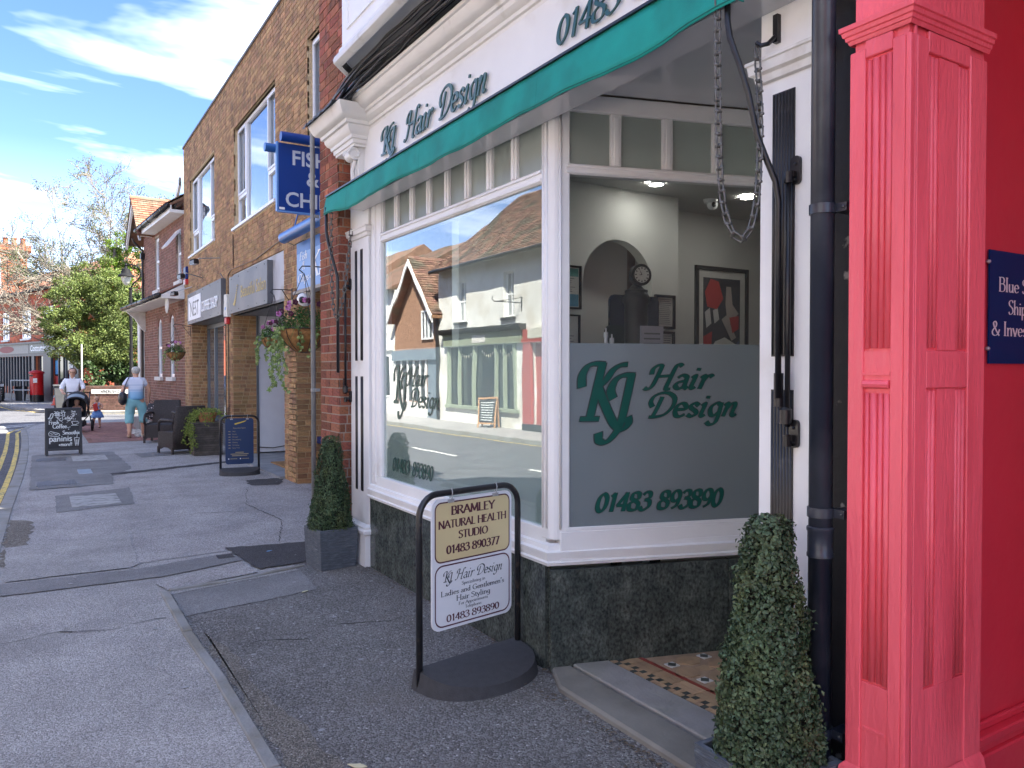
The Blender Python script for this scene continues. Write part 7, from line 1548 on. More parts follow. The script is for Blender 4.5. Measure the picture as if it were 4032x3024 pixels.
leafy('leafy_tree', 'broad green leafy tree beside the far junction', 'tree', L1, 68000, .085, TL, [(1.6, 37.5, 0, .12), (1.6, 37.5, 1.5, .10), (1.5, 37.4, 3, .08), (1.2, 37.3, 4.6, .04)], 5, limbs=[[(1.6, 37.5, 1.6, .05), (.6, 37.3, 2.6, .03), (-.4, 37.2, 3.1, .015)], [(1.6, 37.4, 1.8, .05), (2.6, 37, 3.2, .03), (3.2, 36.8, 4.2, .015)]])
L2 = [(3.1 + random.uniform(-.5, .5), 38.3 + random.uniform(-.5, .5), z, .55, 1) for z in np.arange(3.4, 7.2, .42)] + [(2.2, 38.3, 5.1, .45, .9), (1.6, 38.2, 4.9, .35, .8), (3.7, 38.5, 5.8, .5, 1)]
leafy('ivy_clad_tree', 'yellow green ivy climbing a trunk behind the lamp post', 'tree', L2, 11000, .09, TL2, [(3.1, 38.4, 0, .2), (3.1, 38.4, 4, .16), (3.0, 38.4, 7.0, .08)], 6)
L3 = [(random.uniform(1.7, 5.2), random.uniform(35.6, 36.6), random.uniform(.4, 2.0), random.uniform(.4, .6), .9) for _ in range(20)] + [(4.0, 36.5, z, .7, 1) for z in (2, 2.8, 3.6, 4.4)]
leafy('dark_hedge', 'dark shrubs growing behind the low name plate wall', 'hedge', L3, 14000, .10, TL3, [(3, 36.2, 0, .06), (3, 36.2, 1.8, .03)], 8, .8)
# bare tree
def bare(label, base, h0, seed, leaves=True, zlo=3.2, leafz=5.6, trunk=.3):
    g = random.Random(seed); t = thing('bare_tree', label, 'tree', base); mb = MB(); tips = []
    def br(p, d, L_, r, dep):
        pts = [p.copy()]; q = p.copy(); n = 6; rs = [r]
        for i in range(n):
            d = (d + Vector((g.gauss(0, .12), g.gauss(0, .12), g.gauss(.0, .10)))).normalized()
            if q.z < zlo and d.z < .1: d.z = .25; d.normalize()
            q = q + d * L_ / n; pts.append(q.copy()); rs.append(r * (1 - .6 * (i + 1) / n))
            if dep < 4 and i >= 1 and g.random() < (.97, .92, .88, .72)[dep]:
                a = Vector((g.gauss(0, 1), g.gauss(0, 1), g.gauss(.1, .8))); a = (a - d * a.dot(d)).normalized(); br(q.copy(), (d * .85 + a * .6).normalized(), L_ * g.uniform(.42, .66), rs[-1] * .62, dep + 1)
        mb.tube([tuple(x) for x in pts], [max(.012, x) for x in rs], 6 if dep < 2 else 4, cap=False)
        if dep >= 3: tips.append((q, d))
    for o_, d, L_, r in h0: br(Vector(base) + Vector(o_), Vector(d).normalized(), L_, r, 0)
    mb.tube([base, (base[0], base[1], 3.4)], [trunk, trunk * .7], 8); part('branches', mb, BARE, t, smooth=True)
    P = [tuple(q + Vector((g.gauss(0, .10), g.gauss(0, .10), g.gauss(0, .08)))) for q, d in tips if q.z > leafz and g.random() < .7 for _ in range(9)]
    if P: leafpart('foliage', leaf_cloud(P, [(0, -.3, .8)] * len(P), [.08] * len(P), .6, .2, seed), TL4, t)
    return t
bare('large half bare pale branched tree spreading over the far junction', (3.6, 41, 0), [((0, 0, 2.6), (-.92, -.05, .34), 4.7, .13), ((-.2, 0, 2.9), (-.80, .0, .60), 3.9, .12), ((0, 0, 3.2), (-.55, .1, .85), 4.0, .12), ((-.3, 0, 3.0), (-.97, .0, .16), 4.6, .10), ((0, 0, 3.3), (-.32, .1, 1.0), 4.2, .12), ((.1, 0, 3.3), (-.08, .1, 1.0), 4.2, .11), ((.1, 0, 3.2), (.2, .2, .95), 4.6, .1), ((0, 0, 3.0), (-.68, .3, .7), 3.8, .11)], 17)
bare('thin half bare tree rising behind the dark house roof', (6.6, 37, 0), [((0, 0, 5.2), (-.15, 0, 1), 2.6, .04), ((0, 0, 5.4), (.15, 0, 1), 2.7, .04), ((0, 0, 5.0), (-.4, .1, .9), 2.5, .035), ((0, 0, 5.5), (.3, .1, .9), 2.3, .035)], 9, trunk=.1, leafz=5.5)
# low wall and name plate
t = thing('garden_wall', 'low shaded brick wall carrying the street name plate', 'wall', (2.3, 34.4, 0)); wa, wb = Vector((1.6, 35.0, 0)), Vector((5.2, 33.0, 0)); fw_ = (wa, (wb - wa).normalized(), Vector((0, 0, 1)), (wb - wa).normalized().cross(Vector((0, 0, 1))))
wall(t, fw_, 4.1, 0, .98, [], .22, mat('dark_mortar', (.14, .10, .08), .9)); bricks(t, fw_, 4.1, 0, .97, [], mat('shade_darkened_brick', (.12, .062, .045), .9, .25, 12, .5, 40, rnd=.3), maxp=110)  # brick colour darkened to stand in for shade over the wall
t = thing('street_name_plate', 'white street name plate with black capitals on the low wall', 'sign', tuple(wa + Vector((.5, -.3, .7))))
part('plate', MB().fbox(fw_, .28, 1.95, .67, .84, .02, .035), mat('name_plate_white', (.66, .66, .6), .5), t); part('lettering', letter_mb('WINDRUSH CLOSE', fw_, 1.13, .705, .10, .037, align='c', wide=.17, thin=.1, nib=10, serif=True, xs=1.0), BLACKM, t)
t = thing('signpost', 'thin pale metal post standing beside the low wall', 'post', (1.5, 34.7, 0)); part('post', MB().tube([(1.5, 34.7, 0), (1.5, 34.7, 2.6)], .03, 8), mat('pale_post', (.5, .48, .38), .6), t); part('cap', MB().ell((1.5, 34.7, 2.6), (.035, .035, .02), 8, 4), STEEL, t)
# post box
t = thing('post_box', 'red cylindrical pillar box with black base on the far pavement', 'post box', (.1, 46.3, 0)); PBX = mat('post_box_red', (.50, .008, .012), .3, .05); px_, py_ = -.02, 45.8
t.location = (px_, py_, 0); WM[t.name] = Matrix.Translation((px_, py_, 0))
part('body', MB().lathe([(.30, .36), (.30, 1.42), (0, 1.42)], (px_, py_, 0), 28), PBX, t, auto=40); part('base', MB().lathe([(0, 0), (.31, 0), (.31, .36), (0, .36)], (px_, py_, 0), 28), BLACKM, t, auto=40)
part('cap', MB().lathe([(.30, 1.42), (.35, 1.44), (.355, 1.49), (.31, 1.54), (.15, 1.60), (0, 1.62)], (px_, py_, 0), 28), PBX, t, auto=40); part('slot', MB().box(px_ - .32, px_ - .16, py_ - .26, py_ - .10, 1.30, 1.36), BLACKM, t); part('notice_plate', MB().box(px_ - .16, px_ + .02, py_ - .315, py_ - .28, .98, 1.2), UPVC, t)
# railing
t = thing('guard_rail', 'pale grey tubular guard rail left of the post box', 'railing', (-.9, 47.3, 0)); rm = mat('pale_grey_rail', (.45, .47, .46), .5)
for a in ((-1.15, 47.2), (-.62, 46.9)): part('post', MB().tube([(*a, 0), (*a, 1.08)], .035, 8), rm, t)
for z in (1.08, .58): part('rail', MB().tube([(-1.17, 47.21, z), (-.1, 46.6, z)], .033, 8), rm, t)
# far chalkboard and bin by the corner shop
t = thing('chalkboard_sign', 'small dark pavement board beside the guard rail at the far left', 'pavement sign', (-1.75, 47.6, 0)); part('board', MB().fbox(frame(-1.75, 47.6, 0, 1, 0), -.32, .32, .12, .95, 0, .05), CH, t); part('header', MB().fbox(frame(-1.75, 47.6, 0, 1, 0), -.28, .28, .76, .90, .05, .055), UPVC, t)
for k in range(4): part('chalk_line', MB().fbox(frame(-1.75, 47.6, 0, 1, 0), -.2 + .03 * (k % 2), .2, .63 - k * .12, .67 - k * .12, .05, .055), CHALK, t)
for a in (-.25, .25): part('leg', MB().box(-1.75 + a - .03, -1.75 + a + .03, 47.56, 47.8, 0, .14), CHF, t)
t = thing('litter_bin', 'dark grey litter bin behind the guard rail', 'litter bin', (-.75, 48, 0)); part('body', MB().lathe([(0, 0), (.22, 0), (.27, .72), (.24, .72), (.2, .05), (0, .05)], (-.75, 48.0, 0), 16), mat('dark_bin_plastic', (.05, .052, .055), .6, .1), t, auto=40); part('rim', MB().lathe([(.24, .70), (.29, .70), (.29, .76), (.24, .76)], (-.75, 48, 0), 16), BLACKM, t)
# cone
t = thing('traffic_cone', 'orange red and white traffic cone beside the dark wheelie bin', 'traffic cone', (.76, 41.3, 0)); CO = mat('cone_orange', (.65, .08, .03), .5); cx1, cy1 = .76, 41.0
t.location = (cx1, cy1, 0); WM[t.name] = Matrix.Translation((cx1, cy1, 0)); part('cone', MB().lathe([(.19, .03), (.125, .36)], (cx1, cy1, 0), 20).lathe([(.055, .70), (.03, .82), (0, .82)], (cx1, cy1, 0), 20), CO, t, smooth=True); part('sleeve', MB().lathe([(.13, .36), (.058, .70)], (cx1, cy1, 0), 20), WLET, t, smooth=True); part('base', MB().box(cx1 - .24, cx1 + .24, cy1 - .24, cy1 + .24, 0, .035), CO, t, bevel=.01)
# wheelie bin
t = thing('wheelie_bin', 'dark weathered wheelie bin behind the mother with pushchair', 'bin', (.95, 36.4, 0)); BIN = mat('dark_bin_plastic', (.05, .052, .055), .6, .1); bx_, by_ = .86, 35.6
t.location = (bx_, by_, 0); WM[t.name] = Matrix.Translation((bx_, by_, 0))
part('body', MB().add([(bx_ + a * w_, by_ + b * d_, z) for z, w_, d_ in ((.03, .24, .26), (.96, .31, .33)) for a, b in ((-1, -1), (1, -1), (1, 1), (-1, 1))], [(0, 1, 2, 3), (4, 5, 6, 7), (0, 1, 5, 4), (1, 2, 6, 5), (2, 3, 7, 6), (3, 0, 4, 7)]), BIN, t, bevel=.02)
part('lid', MB().box(bx_ - .34, bx_ + .34, by_ - .38, by_ + .34, .96, 1.03), BIN, t, bevel=.02); part('handle', MB().tube([(bx_ - .25, by_ + .38, .98), (bx_ + .25, by_ + .38, .98)], .018, 6), BIN, t)
for a in (-.26, .26): part('wheel', MB().tube([(bx_ + a - .03, by_ + .27, .1), (bx_ + a + .03, by_ + .27, .1)], .1, 14), BLACKM, t)
# car nose
t = thing('parked_car', 'front corner of a black car at the left edge of the road', 'car', (-2.6, 47, -.1)); CP = mat('black_car_paint', (.012, .013, .016), .15, coat=1, var=.05); kx, ky = -2.42, 45.4; F_ = (Vector((kx, ky, -.1)), Vector((1, 0, 0)), Vector((0, 0, 1)), Vector((0, -1, 0)))
body = MB(); st = [(-.0, .30, .62, .80), (.08, .20, .70, .86), (.8, .20, .86, .88), (1.3, .20, .95, .88), (1.9, .2, 1.38, .80), (3.2, .2, 1.42, .80), (4.0, .2, 1.05, .86), (4.2, .3, .8, .82)]
for y, zl, zh, w_ in st:
    for a, z in ((-w_, zl), (-w_ * 1.0, (zl + zh) * .55), (-w_ * .86, zh), (w_ * .86, zh), (w_, (zl + zh) * .55), (w_, zl)): body.v.append((kx + a, ky + y, -.1 + z))
for i in range(len(st) - 1):
    for j in range(6): a = i * 6 + j; b = i * 6 + (j + 1) % 6; body.f.append((a, b, b + 6, a + 6))
body.f += [(0, 1, 2, 3, 4, 5), tuple(range(len(body.v) - 6, len(body.v)))]
part('body', body, CP, t, auto=45, bevel=.03)
part('grille', MB().box(kx - .4, kx + .4, ky - .02, ky + .02, .30, .42), BLACKM, t); part('number_plate', MB().box(kx - .26, kx + .26, ky - .035, ky - .02, .18, .29), UPVC, t)
for s in (-1, 1): part('headlight', MB().ell((kx + s * .62, ky + .03, .47), (.17, .08, .075), 12, 8), mat('headlight_glass', (.7, .72, .75), .1), t, smooth=True)
for s in (-1, 1):
    for y in (.85, 3.3): w = part('wheel', MB().tube([(kx + s * .62, ky + y, .22), (kx + s * .86, ky + y, .22)], .32, 20), BLACKM, t, auto=40); part('rim', MB().tube([(kx + s * .86, ky + y, .22), (kx + s * .875, ky + y, .22)], .2, 14), STEEL, w)
part('windscreen', MB().box(kx - .7, kx + .7, ky + 1.32, ky + 1.34, .86, .87), PANED, t)

# ================================================================== PEOPLE
HAIRG = mat('grey_white_hair', (.50, .50, .46), .8, .25, 40, .6, 120, stretch=(1, 1, .3)); HAIRB = mat('brown_hair', (.11, .06, .035), .7, .3, 40, .6, 120); HAIRL = mat('fair_hair', (.30, .19, .09), .7, .3, 40, .6, 100)
def cloth(n, c, c2=None): return mat(n, c, .85, .08, 9, .5, 22, c2=c2, c2scale=5)
def xf(chs, M): return [[(*(M @ Vector(p[:3])), p[3]) for p in ch] for ch in chs]
def figure(label, x, y, rz, s, pose, child=False):
    t = thing('person', label, 'person', (x, y, .012), rz); return t, Matrix.Translation((x, y, .012)) @ Matrix.Rotation(rz, 4, 'Z') @ Matrix.Scale(s, 4)
def skinpart(name, chains, M, m, parent, sub=2):
    me = chain_skin(chains, sub); me.transform(M); me.materials.append(m); return part(name, me, m, parent)
def hand(w, d, side, s=1.0, curl=.5):
    """five unequal fingers from the wrist w along d"""
    w = Vector(w); d = Vector(d).normalized(); sd = Vector((0, 0, 1)).cross(d); sd = sd.normalized() if sd.length > .1 else Vector((0, 1, 0)); up = d.cross(sd); out = []
    palm = w + d * .055 * s
    for k, (o, L_) in enumerate(((-.027, .050), (-.009, .062), (.009, .066), (.027, .058))):
        b = palm + sd * o * s; out.append([(*w, .024 * s), (*palm, .026 * s), (*(b + d * .028 * s), .0095 * s), (*(b + d * (.028 + L_ * .5) * s - up * .012 * s * curl), .0085 * s), (*(b + d * (.028 + L_ * .85) * s - up * .035 * s * curl), .007 * s)])
    th = w + d * .025 * s; out.append([(*w, .024 * s), (*(th + sd * side * .035 * s), .011 * s), (*(th + sd * side * .050 * s + d * .035 * s - up * .01 * s), .009 * s)])
    return out
def face(t, M, c, r, m_eye, smile=True, glasses=None, sc=1.0):
    """features on a head centred c, looking along local +Y"""
    def P(x, y, z): return M @ (Vector(c) + Vector((x, y, z)) * r)
    S = M.to_scale()[0] * r
    f = lambda n, mb, m: part(n, mb, m, t, smooth=True)
    f('nose', MB().ell(P(0, .98, -.12), (.10 * S, .16 * S, .17 * S), 8, 6), SKIN)
    for s in (-1, 1):
        f('ear', MB().ell(P(s * .80, .05, -.08), (.09 * S, .14 * S, .2 * S), 8, 6), SKIN)
        f('eye', MB().ell(P(s * .32, .86, .04), (.10 * S, .05 * S, .05 * S), 8, 6), m_eye)
        f('eyebrow', MB().ell(P(s * .33, .88, .22), (.17 * S, .05 * S, .03 * S), 8, 5), HAIRB)
    f('mouth', MB().ell(P(0, .90, -.48), (.22 * S, .06 * S, .045 * S), 8, 5), mat('lips', (.40, .12, .10), .5))
    if glasses:
        gm = MB()
        for s in (-1, 1): gm.tube([tuple(P(s * .33 + .24 * math.cos(a), 1.0, .02 + .17 * math.sin(a))) for a in np.linspace(0, 6.283, 13)], .035 * S, 5, cap=False).tube([tuple(P(s * .58, .98, .05)), tuple(P(s * .84, .1, .05))], .03 * S, 4)
        gm.tube([tuple(P(-.1, 1.02, .04)), tuple(P(.1, 1.02, .04))], .035 * S, 4); f('glasses', gm, glasses)
EYE = mat('eye_dark', (.04, .03, .025), .3)
def headchain(neck, c, r):
    n, c = Vector(neck), Vector(c); return [(*n, r * .56), (*(c + Vector((0, .12 * r, -.72 * r))), r * .62), (*(c + Vector((0, .08 * r, -.15 * r))), r * .86), (*(c + Vector((0, 0, .42 * r))), r * .86), (*(c + Vector((0, -.02 * r, .82 * r))), r * .52)]
# woman walking away, grey hair  (local +Y is the way she faces)
t, M = figure('older woman with short grey hair walking away in striped top and aqua cropped trousers', 1.98, 20.1, R(-4), 1.0, None)
hips = (0, 0, .93); chest = (0, .0, 1.22); neck = (0, -.01, 1.43)
Lh, Rh = (-.105, 0, .88), (.105, 0, .88)
Lk, Rk = (-.13, .06, .48), (.15, .05, .50); La, Ra = (-.145, -.05, .09), (.155, .16, .12)
LS, RS = (-.185, -.01, 1.37), (.185, -.01, 1.37); Le, Re = (-.285, -.06, 1.10), (.285, -.02, 1.12); Lw, Rw = (-.24, .05, .93), (.27, .07, .90)
bodyc = [[(*hips, .155), (*chest, .15), (*neck, .06)], [(*hips, .155), (*Lh, .115), (*Lk, .078), (-.145, -.02, .30, .062), (*La, .042)], [(*hips, .155), (*Rh, .115), (*Rk, .078), (.155, .1, .32, .062), (*Ra, .042)],
         [(*chest, .15), (*LS, .062), (*Le, .045), (*Lw, .030)], [(*chest, .15), (*RS, .062), (*Re, .045), (*Rw, .030)], headchain(neck, (0, .02, 1.565), .105)]
bodyc += [[(*La, .042), (-.15, .0, .04, .038), (-.155, .13, .03, .03)], [(*Ra, .042), (.16, .2, .05, .038), (.17, .31, .035, .03)]] + hand(Lw, (.1, .3, -.8), 1) + hand(Rw, (0, .1, -1), -1, curl=1.2)
skinpart('body', bodyc, M, SKIN, t)
m_ = bpy.data.materials.new('ombre_striped_top'); m_.use_nodes = True; Nn, Ll = m_.node_tree.nodes, m_.node_tree.links; b_ = Nn['Principled BSDF']; b_.inputs['Roughness'].default_value = .85
tcn = Nn.new('ShaderNodeTexCoord'); sx_ = Nn.new('ShaderNodeSeparateXYZ'); Ll.new(tcn.outputs['Object'], sx_.inputs[0]); rp = Nn.new('ShaderNodeValToRGB'); mr_ = Nn.new('ShaderNodeMapRange'); mr_.inputs[1].default_value = .9; mr_.inputs[2].default_value = 1.45; Ll.new(sx_.outputs[2], mr_.inputs[0]); Ll.new(mr_.outputs[0], rp.inputs[0])
e = rp.color_ramp.elements; e[0].position = 0; e[0].color = (.16, .42, .66, 1); e[1].position = 1; e[1].color = (.62, .66, .78, 1); x = e.new(.35); x.color = (.30, .50, .72, 1)
for p_, c_3 in ((.40, (.5, .62, .78)), (.43, (.22, .38, .58)), (.46, (.55, .64, .78)), (.62, (.6, .66, .78)), (.645, (.30, .42, .6)), (.67, (.6, .66, .78))): x = e.new(p_); x.color = (*c_3, 1)
Ll.new(rp.outputs[0], b_.inputs['Base Color'])
skinpart('striped_top', [[(0, -.01, .86, .185), (0, 0, .96, .19), (0, -.01, 1.10, .17), (0, -.01, 1.24, .168), (0, -.01, 1.37, .115), (0, -.01, 1.42, .07)], [(0, -.01, 1.24, .168), (-.165, -.01, 1.345, .088), (-.245, -.03, 1.20, .078)], [(0, -.01, 1.24, .168), (.165, -.01, 1.345, .088), (.245, -.02, 1.20, .078)]], M, m_, t)
skinpart('cropped_trousers', [[(0, 0, 1.0, .16), (0, -.01, .90, .185), (-.11, 0, .80, .135), (-.14, .05, .55, .105), (-.145, .0, .30, .105)], [(0, -.01, .90, .185), (.11, 0, .80, .135), (.15, .05, .55, .105), (.155, .06, .33, .105)]], M, cloth('aqua_trousers', (.22, .48, .52)), t)
skinpart('hair', [[(0, -.02, 1.50, .062), (0, -.015, 1.575, .104), (0, .0, 1.63, .10), (0, .0, 1.68, .05)]], M, HAIRG, t)
face(t, M, (0, .02, 1.55), .092, EYE)
for p, q in (((-.15, .06, .04), (.0)), ((.165, .24, .05), .0)):
    part('shoe', MB().ell(M @ Vector(p), (.05, .13, .045), 12, 8), mat('beige_shoe', (.42, .31, .22), .6, .1), t, smooth=True)
hb = thing('handbag', 'black leather shoulder bag hanging at her left side', 'handbag', (1.68, 20.1, .95)); bm2 = MB().ell(M @ Vector((-.28, -.05, .93)), (.10, .15, .16), 14, 10); part('bag', bm2, mat('black_leather', (.02, .02, .024), .4, .2, 12, .5, 20), hb, smooth=True)
part('strap', MB().tube([tuple(M @ Vector(p)) for p in ((-.27, -.17, 1.02), (-.24, -.19, 1.2), (-.17, -.15, 1.38), (-.13, -.03, 1.45), (-.16, .12, 1.35), (-.26, .10, 1.03))], .012, 6), mat('dark_purple_strap', (.04, .03, .06), .6), hb)
tb = thing('tote_bag', 'black and white patterned shopping bag in her right hand', 'tote bag', (2.3, 20.15, .6))
PT = bpy.data.materials.new('dotted_fabric'); PT.use_nodes = True; N2, L2_ = PT.node_tree.nodes, PT.node_tree.links; vo = N2.new('ShaderNodeTexVoronoi'); vo.inputs['Scale'].default_value = 20; vo.inputs['Randomness'].default_value = .35; tq = N2.new('ShaderNodeTexCoord'); L2_.new(tq.outputs['Object'], vo.inputs[0]); rq = N2.new('ShaderNodeValToRGB'); rq.color_ramp.interpolation = 'CONSTANT'; rq.color_ramp.elements[0].color = (.6, .5, .5, 1); rq.color_ramp.elements[1].color = (.02, .02, .025, 1); rq.color_ramp.elements[1].position = .30; L2_.new(vo.outputs['Distance'], rq.inputs[0]); L2_.new(rq.outputs[0], N2['Principled BSDF'].inputs['Base Color'])
tm = MB(); 
for z, w_, d_ in ((.42, .12, .05), (.50, .165, .085), (.66, .15, .06), (.80, .09, .02)): tm.v += [tuple(M @ Vector((.36 + a * w_, .04 + b * d_, z))) for a, b in ((-1, -1), (0, -1.3), (1, -1), (1, 1), (0, 1.3), (-1, 1))]
for r_ in range(3):
    for j in range(6): a = r_ * 6 + j; b = r_ * 6 + (j + 1) % 6; tm.f.append((a, b, b + 6, a + 6))
tm.f += [(0, 1, 2, 3, 4, 5), (18, 19, 20, 21, 22, 23)]; part('bag', tm, PT, tb, auto=60); part('handle', MB().tube([tuple(M @ Vector(p)) for p in ((.30, .04, .78), (.29, .08, .86), (.33, .06, .86), (.42, .04, .78))], .009, 5), PT, tb)
# mother with pushchair, facing the camera
t, M = figure('woman in white shirt and glasses pushing a dark pushchair towards the camera', .80, 23.4, R(172), .985, None)
hips = (0, 0, .93); chest = (0, 0, 1.22); neck = (0, .01, 1.43); LS, RS = (-.18, 0, 1.36), (.18, 0, 1.36); Le, Re = (-.27, .06, 1.12), (.27, .06, 1.12); Lw, Rw = (-.20, .30, 1.02), (.20, .30, 1.02)
bodyc = [[(*hips, .13), (*chest, .13), (*neck, .052)], [(*hips, .13), (-.09, 0, .88, .10), (-.10, .05, .48, .066), (-.10, -.12, .09, .042)], [(*hips, .13), (.09, 0, .88, .10), (.10, .05, .48, .066), (.10, .12, .09, .042)], [(*chest, .13), (*LS, .055), (*Le, .04), (*Lw, .028)], [(*chest, .13), (*RS, .055), (*Re, .04), (*Rw, .028)], headchain(neck, (0, .03, 1.565), .100), [(-.10, -.12, .09, .042), (-.1, -.02, .04, .035)], [(.10, .12, .09, .042), (.1, .22, .04, .035)]] + hand(Lw, (.3, .8, 0), 1, curl=1.3) + hand(Rw, (-.3, .8, 0), -1, curl=1.3)
skinpart('body', bodyc, M, SKIN, t)
skinpart('white_shirt', [[(0, 0, .84, .165), (0, 0, 1.05, .150), (0, 0, 1.24, .155), (0, .0, 1.36, .10), (0, .0, 1.40, .07)], [(0, 0, 1.24, .155), (-.17, 0, 1.335, .078), (-.262, .045, 1.15, .064), (-.245, .14, 1.09, .055)], [(0, 0, 1.24, .155), (.17, 0, 1.335, .078), (.262, .045, 1.15, .064), (.245, .14, 1.09, .055)]], M, cloth('white_cotton_shirt', (.72, .74, .80)), t)
part('collar', MB().fprism((M @ Vector((0, .115, 1.38)), (M.to_3x3() @ Vector((-1, 0, 0))).normalized(), Vector((0, 0, 1)), (M.to_3x3() @ Vector((0, 1, 0))).normalized()), [(-.07, .04), (-.02, -.03), (-.005, .0), (-.045, .05)], 0, .012).fprism((M @ Vector((0, .115, 1.38)), (M.to_3x3() @ Vector((-1, 0, 0))).normalized(), Vector((0, 0, 1)), (M.to_3x3() @ Vector((0, 1, 0))).normalized()), [(.07, .04), (.02, -.03), (.005, 0), (.045, .05)], 0, .012), MATS['white_cotton_shirt'], t)
skinpart('trousers', [[(0, 0, .95, .14), (-.09, 0, .82, .115), (-.10, .05, .5, .08), (-.10, -.10, .13, .062)], [(0, 0, .95, .14), (.09, 0, .82, .115), (.10, .05, .5, .08), (.10, .10, .13, .062)]], M, cloth('dark_trousers', (.03, .03, .04)), t)
skinpart('hair', [[(0, -.05, 1.50, .060), (0, -.035, 1.58, .104), (0, -.02, 1.63, .103), (0, -.01, 1.68, .055)], [(0, -.035, 1.58, .104), (.09, .0, 1.52, .035)], [(0, -.035, 1.58, .104), (-.09, .0, 1.52, .035)]], M, HAIRB, t)
face(t, M, (0, .03, 1.555), .088, EYE, glasses=BLACKM)
for p in ((-.1, -.04, .05), (.1, .2, .05)): part('shoe', MB().ell(M @ Vector(p), (.045, .12, .045), 12, 8), BLACKM, t, smooth=True)
# pushchair
pc = thing('pushchair', 'dark hooded three wheel pushchair with grey hood window', 'pushchair', (.86, 22.75, 0), R(172)); Mp = wmx(pc)
def Tp(mb_): mb_.v = [tuple(Mp @ Vector(v)) for v in mb_.v]; return mb_
PF = mat('black_pushchair_fabric', (.018, .018, .022), .8, .2, 20)
hd = MB(); n1_, n2_ = 14, 8
for i in range(n1_ + 1):
    a = math.pi * i / n1_
    for j in range(n2_ + 1):
        b = j / n2_; hd.v.append((-.28 * math.cos(a), -.18 + .44 * b * (1), .70 + .36 * math.sin(a) ** .8 * (1 - .25 * b * b) - .06 * b))
for i in range(n1_):
    for j in range(n2_): a = i * (n2_ + 1) + j; hd.f.append((a, a + 1, a + n2_ + 2, a + n2_ + 1))
h_ = part('hood', Tp(hd), PF, pc, smooth=True); h_.modifiers.new('s', 'SOLIDIFY').thickness = .02
wm2 = MB()
for i in range(9):
    a = math.pi * (.26 + .48 * i / 8)
    for b in (.62, .96): wm2.v.append((-.285 * math.cos(a), -.18 + .44 * b, .712 + .36 * math.sin(a) ** .8 * (1 - .25 * b * b) - .06 * b))
wm2.f = [(2 * i, 2 * i + 1, 2 * i + 3, 2 * i + 2) for i in range(8)]; part('hood_window', Tp(wm2), mat('grey_blue_mesh', (.22, .27, .31), .6), pc, smooth=True)
part('hood_rim', Tp(MB().tube([(-.28 * math.cos(a), .27, .64 + .27 * math.sin(a) ** .8) for a in np.linspace(0, math.pi, 15)], .022, 6)), PF, pc, smooth=True)
part('seat', Tp(MB().add([(-.2, -.16, .42), (.2, -.16, .42), (.2, -.22, .95), (-.2, -.22, .95), (-.2, .28, .40), (.2, .28, .40), (.2, -.12, .38), (-.2, -.12, .38), (-.2, -.26, .95), (.2, -.26, .95)], [(0, 1, 2, 3), (0, 4, 5, 1), (4, 7, 6, 5), (3, 2, 9, 8), (7, 8, 9, 6), (0, 3, 8, 7), (1, 6, 9, 2), (0, 7, 4), (1, 5, 6)])), PF, pc)
for s in (-1, 1): part('side_wing', Tp(MB().add([(s * .2, -.2, .40), (s * .2, .28, .40), (s * .26, .24, .62), (s * .27, -.2, .80), (s * .22, -.2, .40), (s * .22, .28, .40), (s * .28, .24, .62), (s * .29, -.2, .80)], [(0, 1, 2, 3), (7, 6, 5, 4), (0, 4, 5, 1), (1, 5, 6, 2), (2, 6, 7, 3)])), PF, pc)
fm = MB()
for s in (-1, 1): fm.tube([(s * .26, -.42, 1.02), (s * .27, -.24, .80), (s * .26, .0, .42), (s * .10, .52, .20)], .014, 6).tube([(s * .27, -.12, .55), (s * .30, -.36, .16)], .014, 6)
fm.tube([(-.26, -.42, 1.02), (.26, -.42, 1.02)], .016, 6).tube([(-.3, -.36, .16), (.3, -.36, .16)], .012, 6); part('frame', Tp(fm), BLACKM, pc, smooth=True)
part('basket', Tp(MB().box(-.2, .2, -.25, .3, .16, .30)), PF, pc, bevel=.03); part('footrest', Tp(MB().box(-.16, .16, .42, .52, .22, .25)), BLACKM, pc)
for x_, y_, r_ in ((-.32, -.36, .16), (.32, -.36, .16), (.0, .56, .13)):
    w = part('wheel', Tp(MB().lathe([(r_ - .03, -.03), (r_, -.015), (r_, .015), (r_ - .03, .03), (r_ - .03, -.03)], (0, 0, 0), 24)), BLACKM, pc, smooth=True)
    # lathe is about z: turn it upright by rewriting coordinates
    for v in w.data.vertices:
        q = Mp.inverted() @ v.co; v.co = Mp @ Vector((q.z + x_, q.x + y_, q.y + r_))
    part('rim', Tp(MB().tube([(x_ - .02, y_, r_), (x_ + .02, y_, r_)], r_ * .4, 10).tube([(x_, y_ - r_ * .8, r_), (x_, y_ + r_ * .8, r_)], .008, 4).tube([(x_, y_, r_ * .2), (x_, y_, r_ * 1.8)], .008, 4)), STEEL, w)
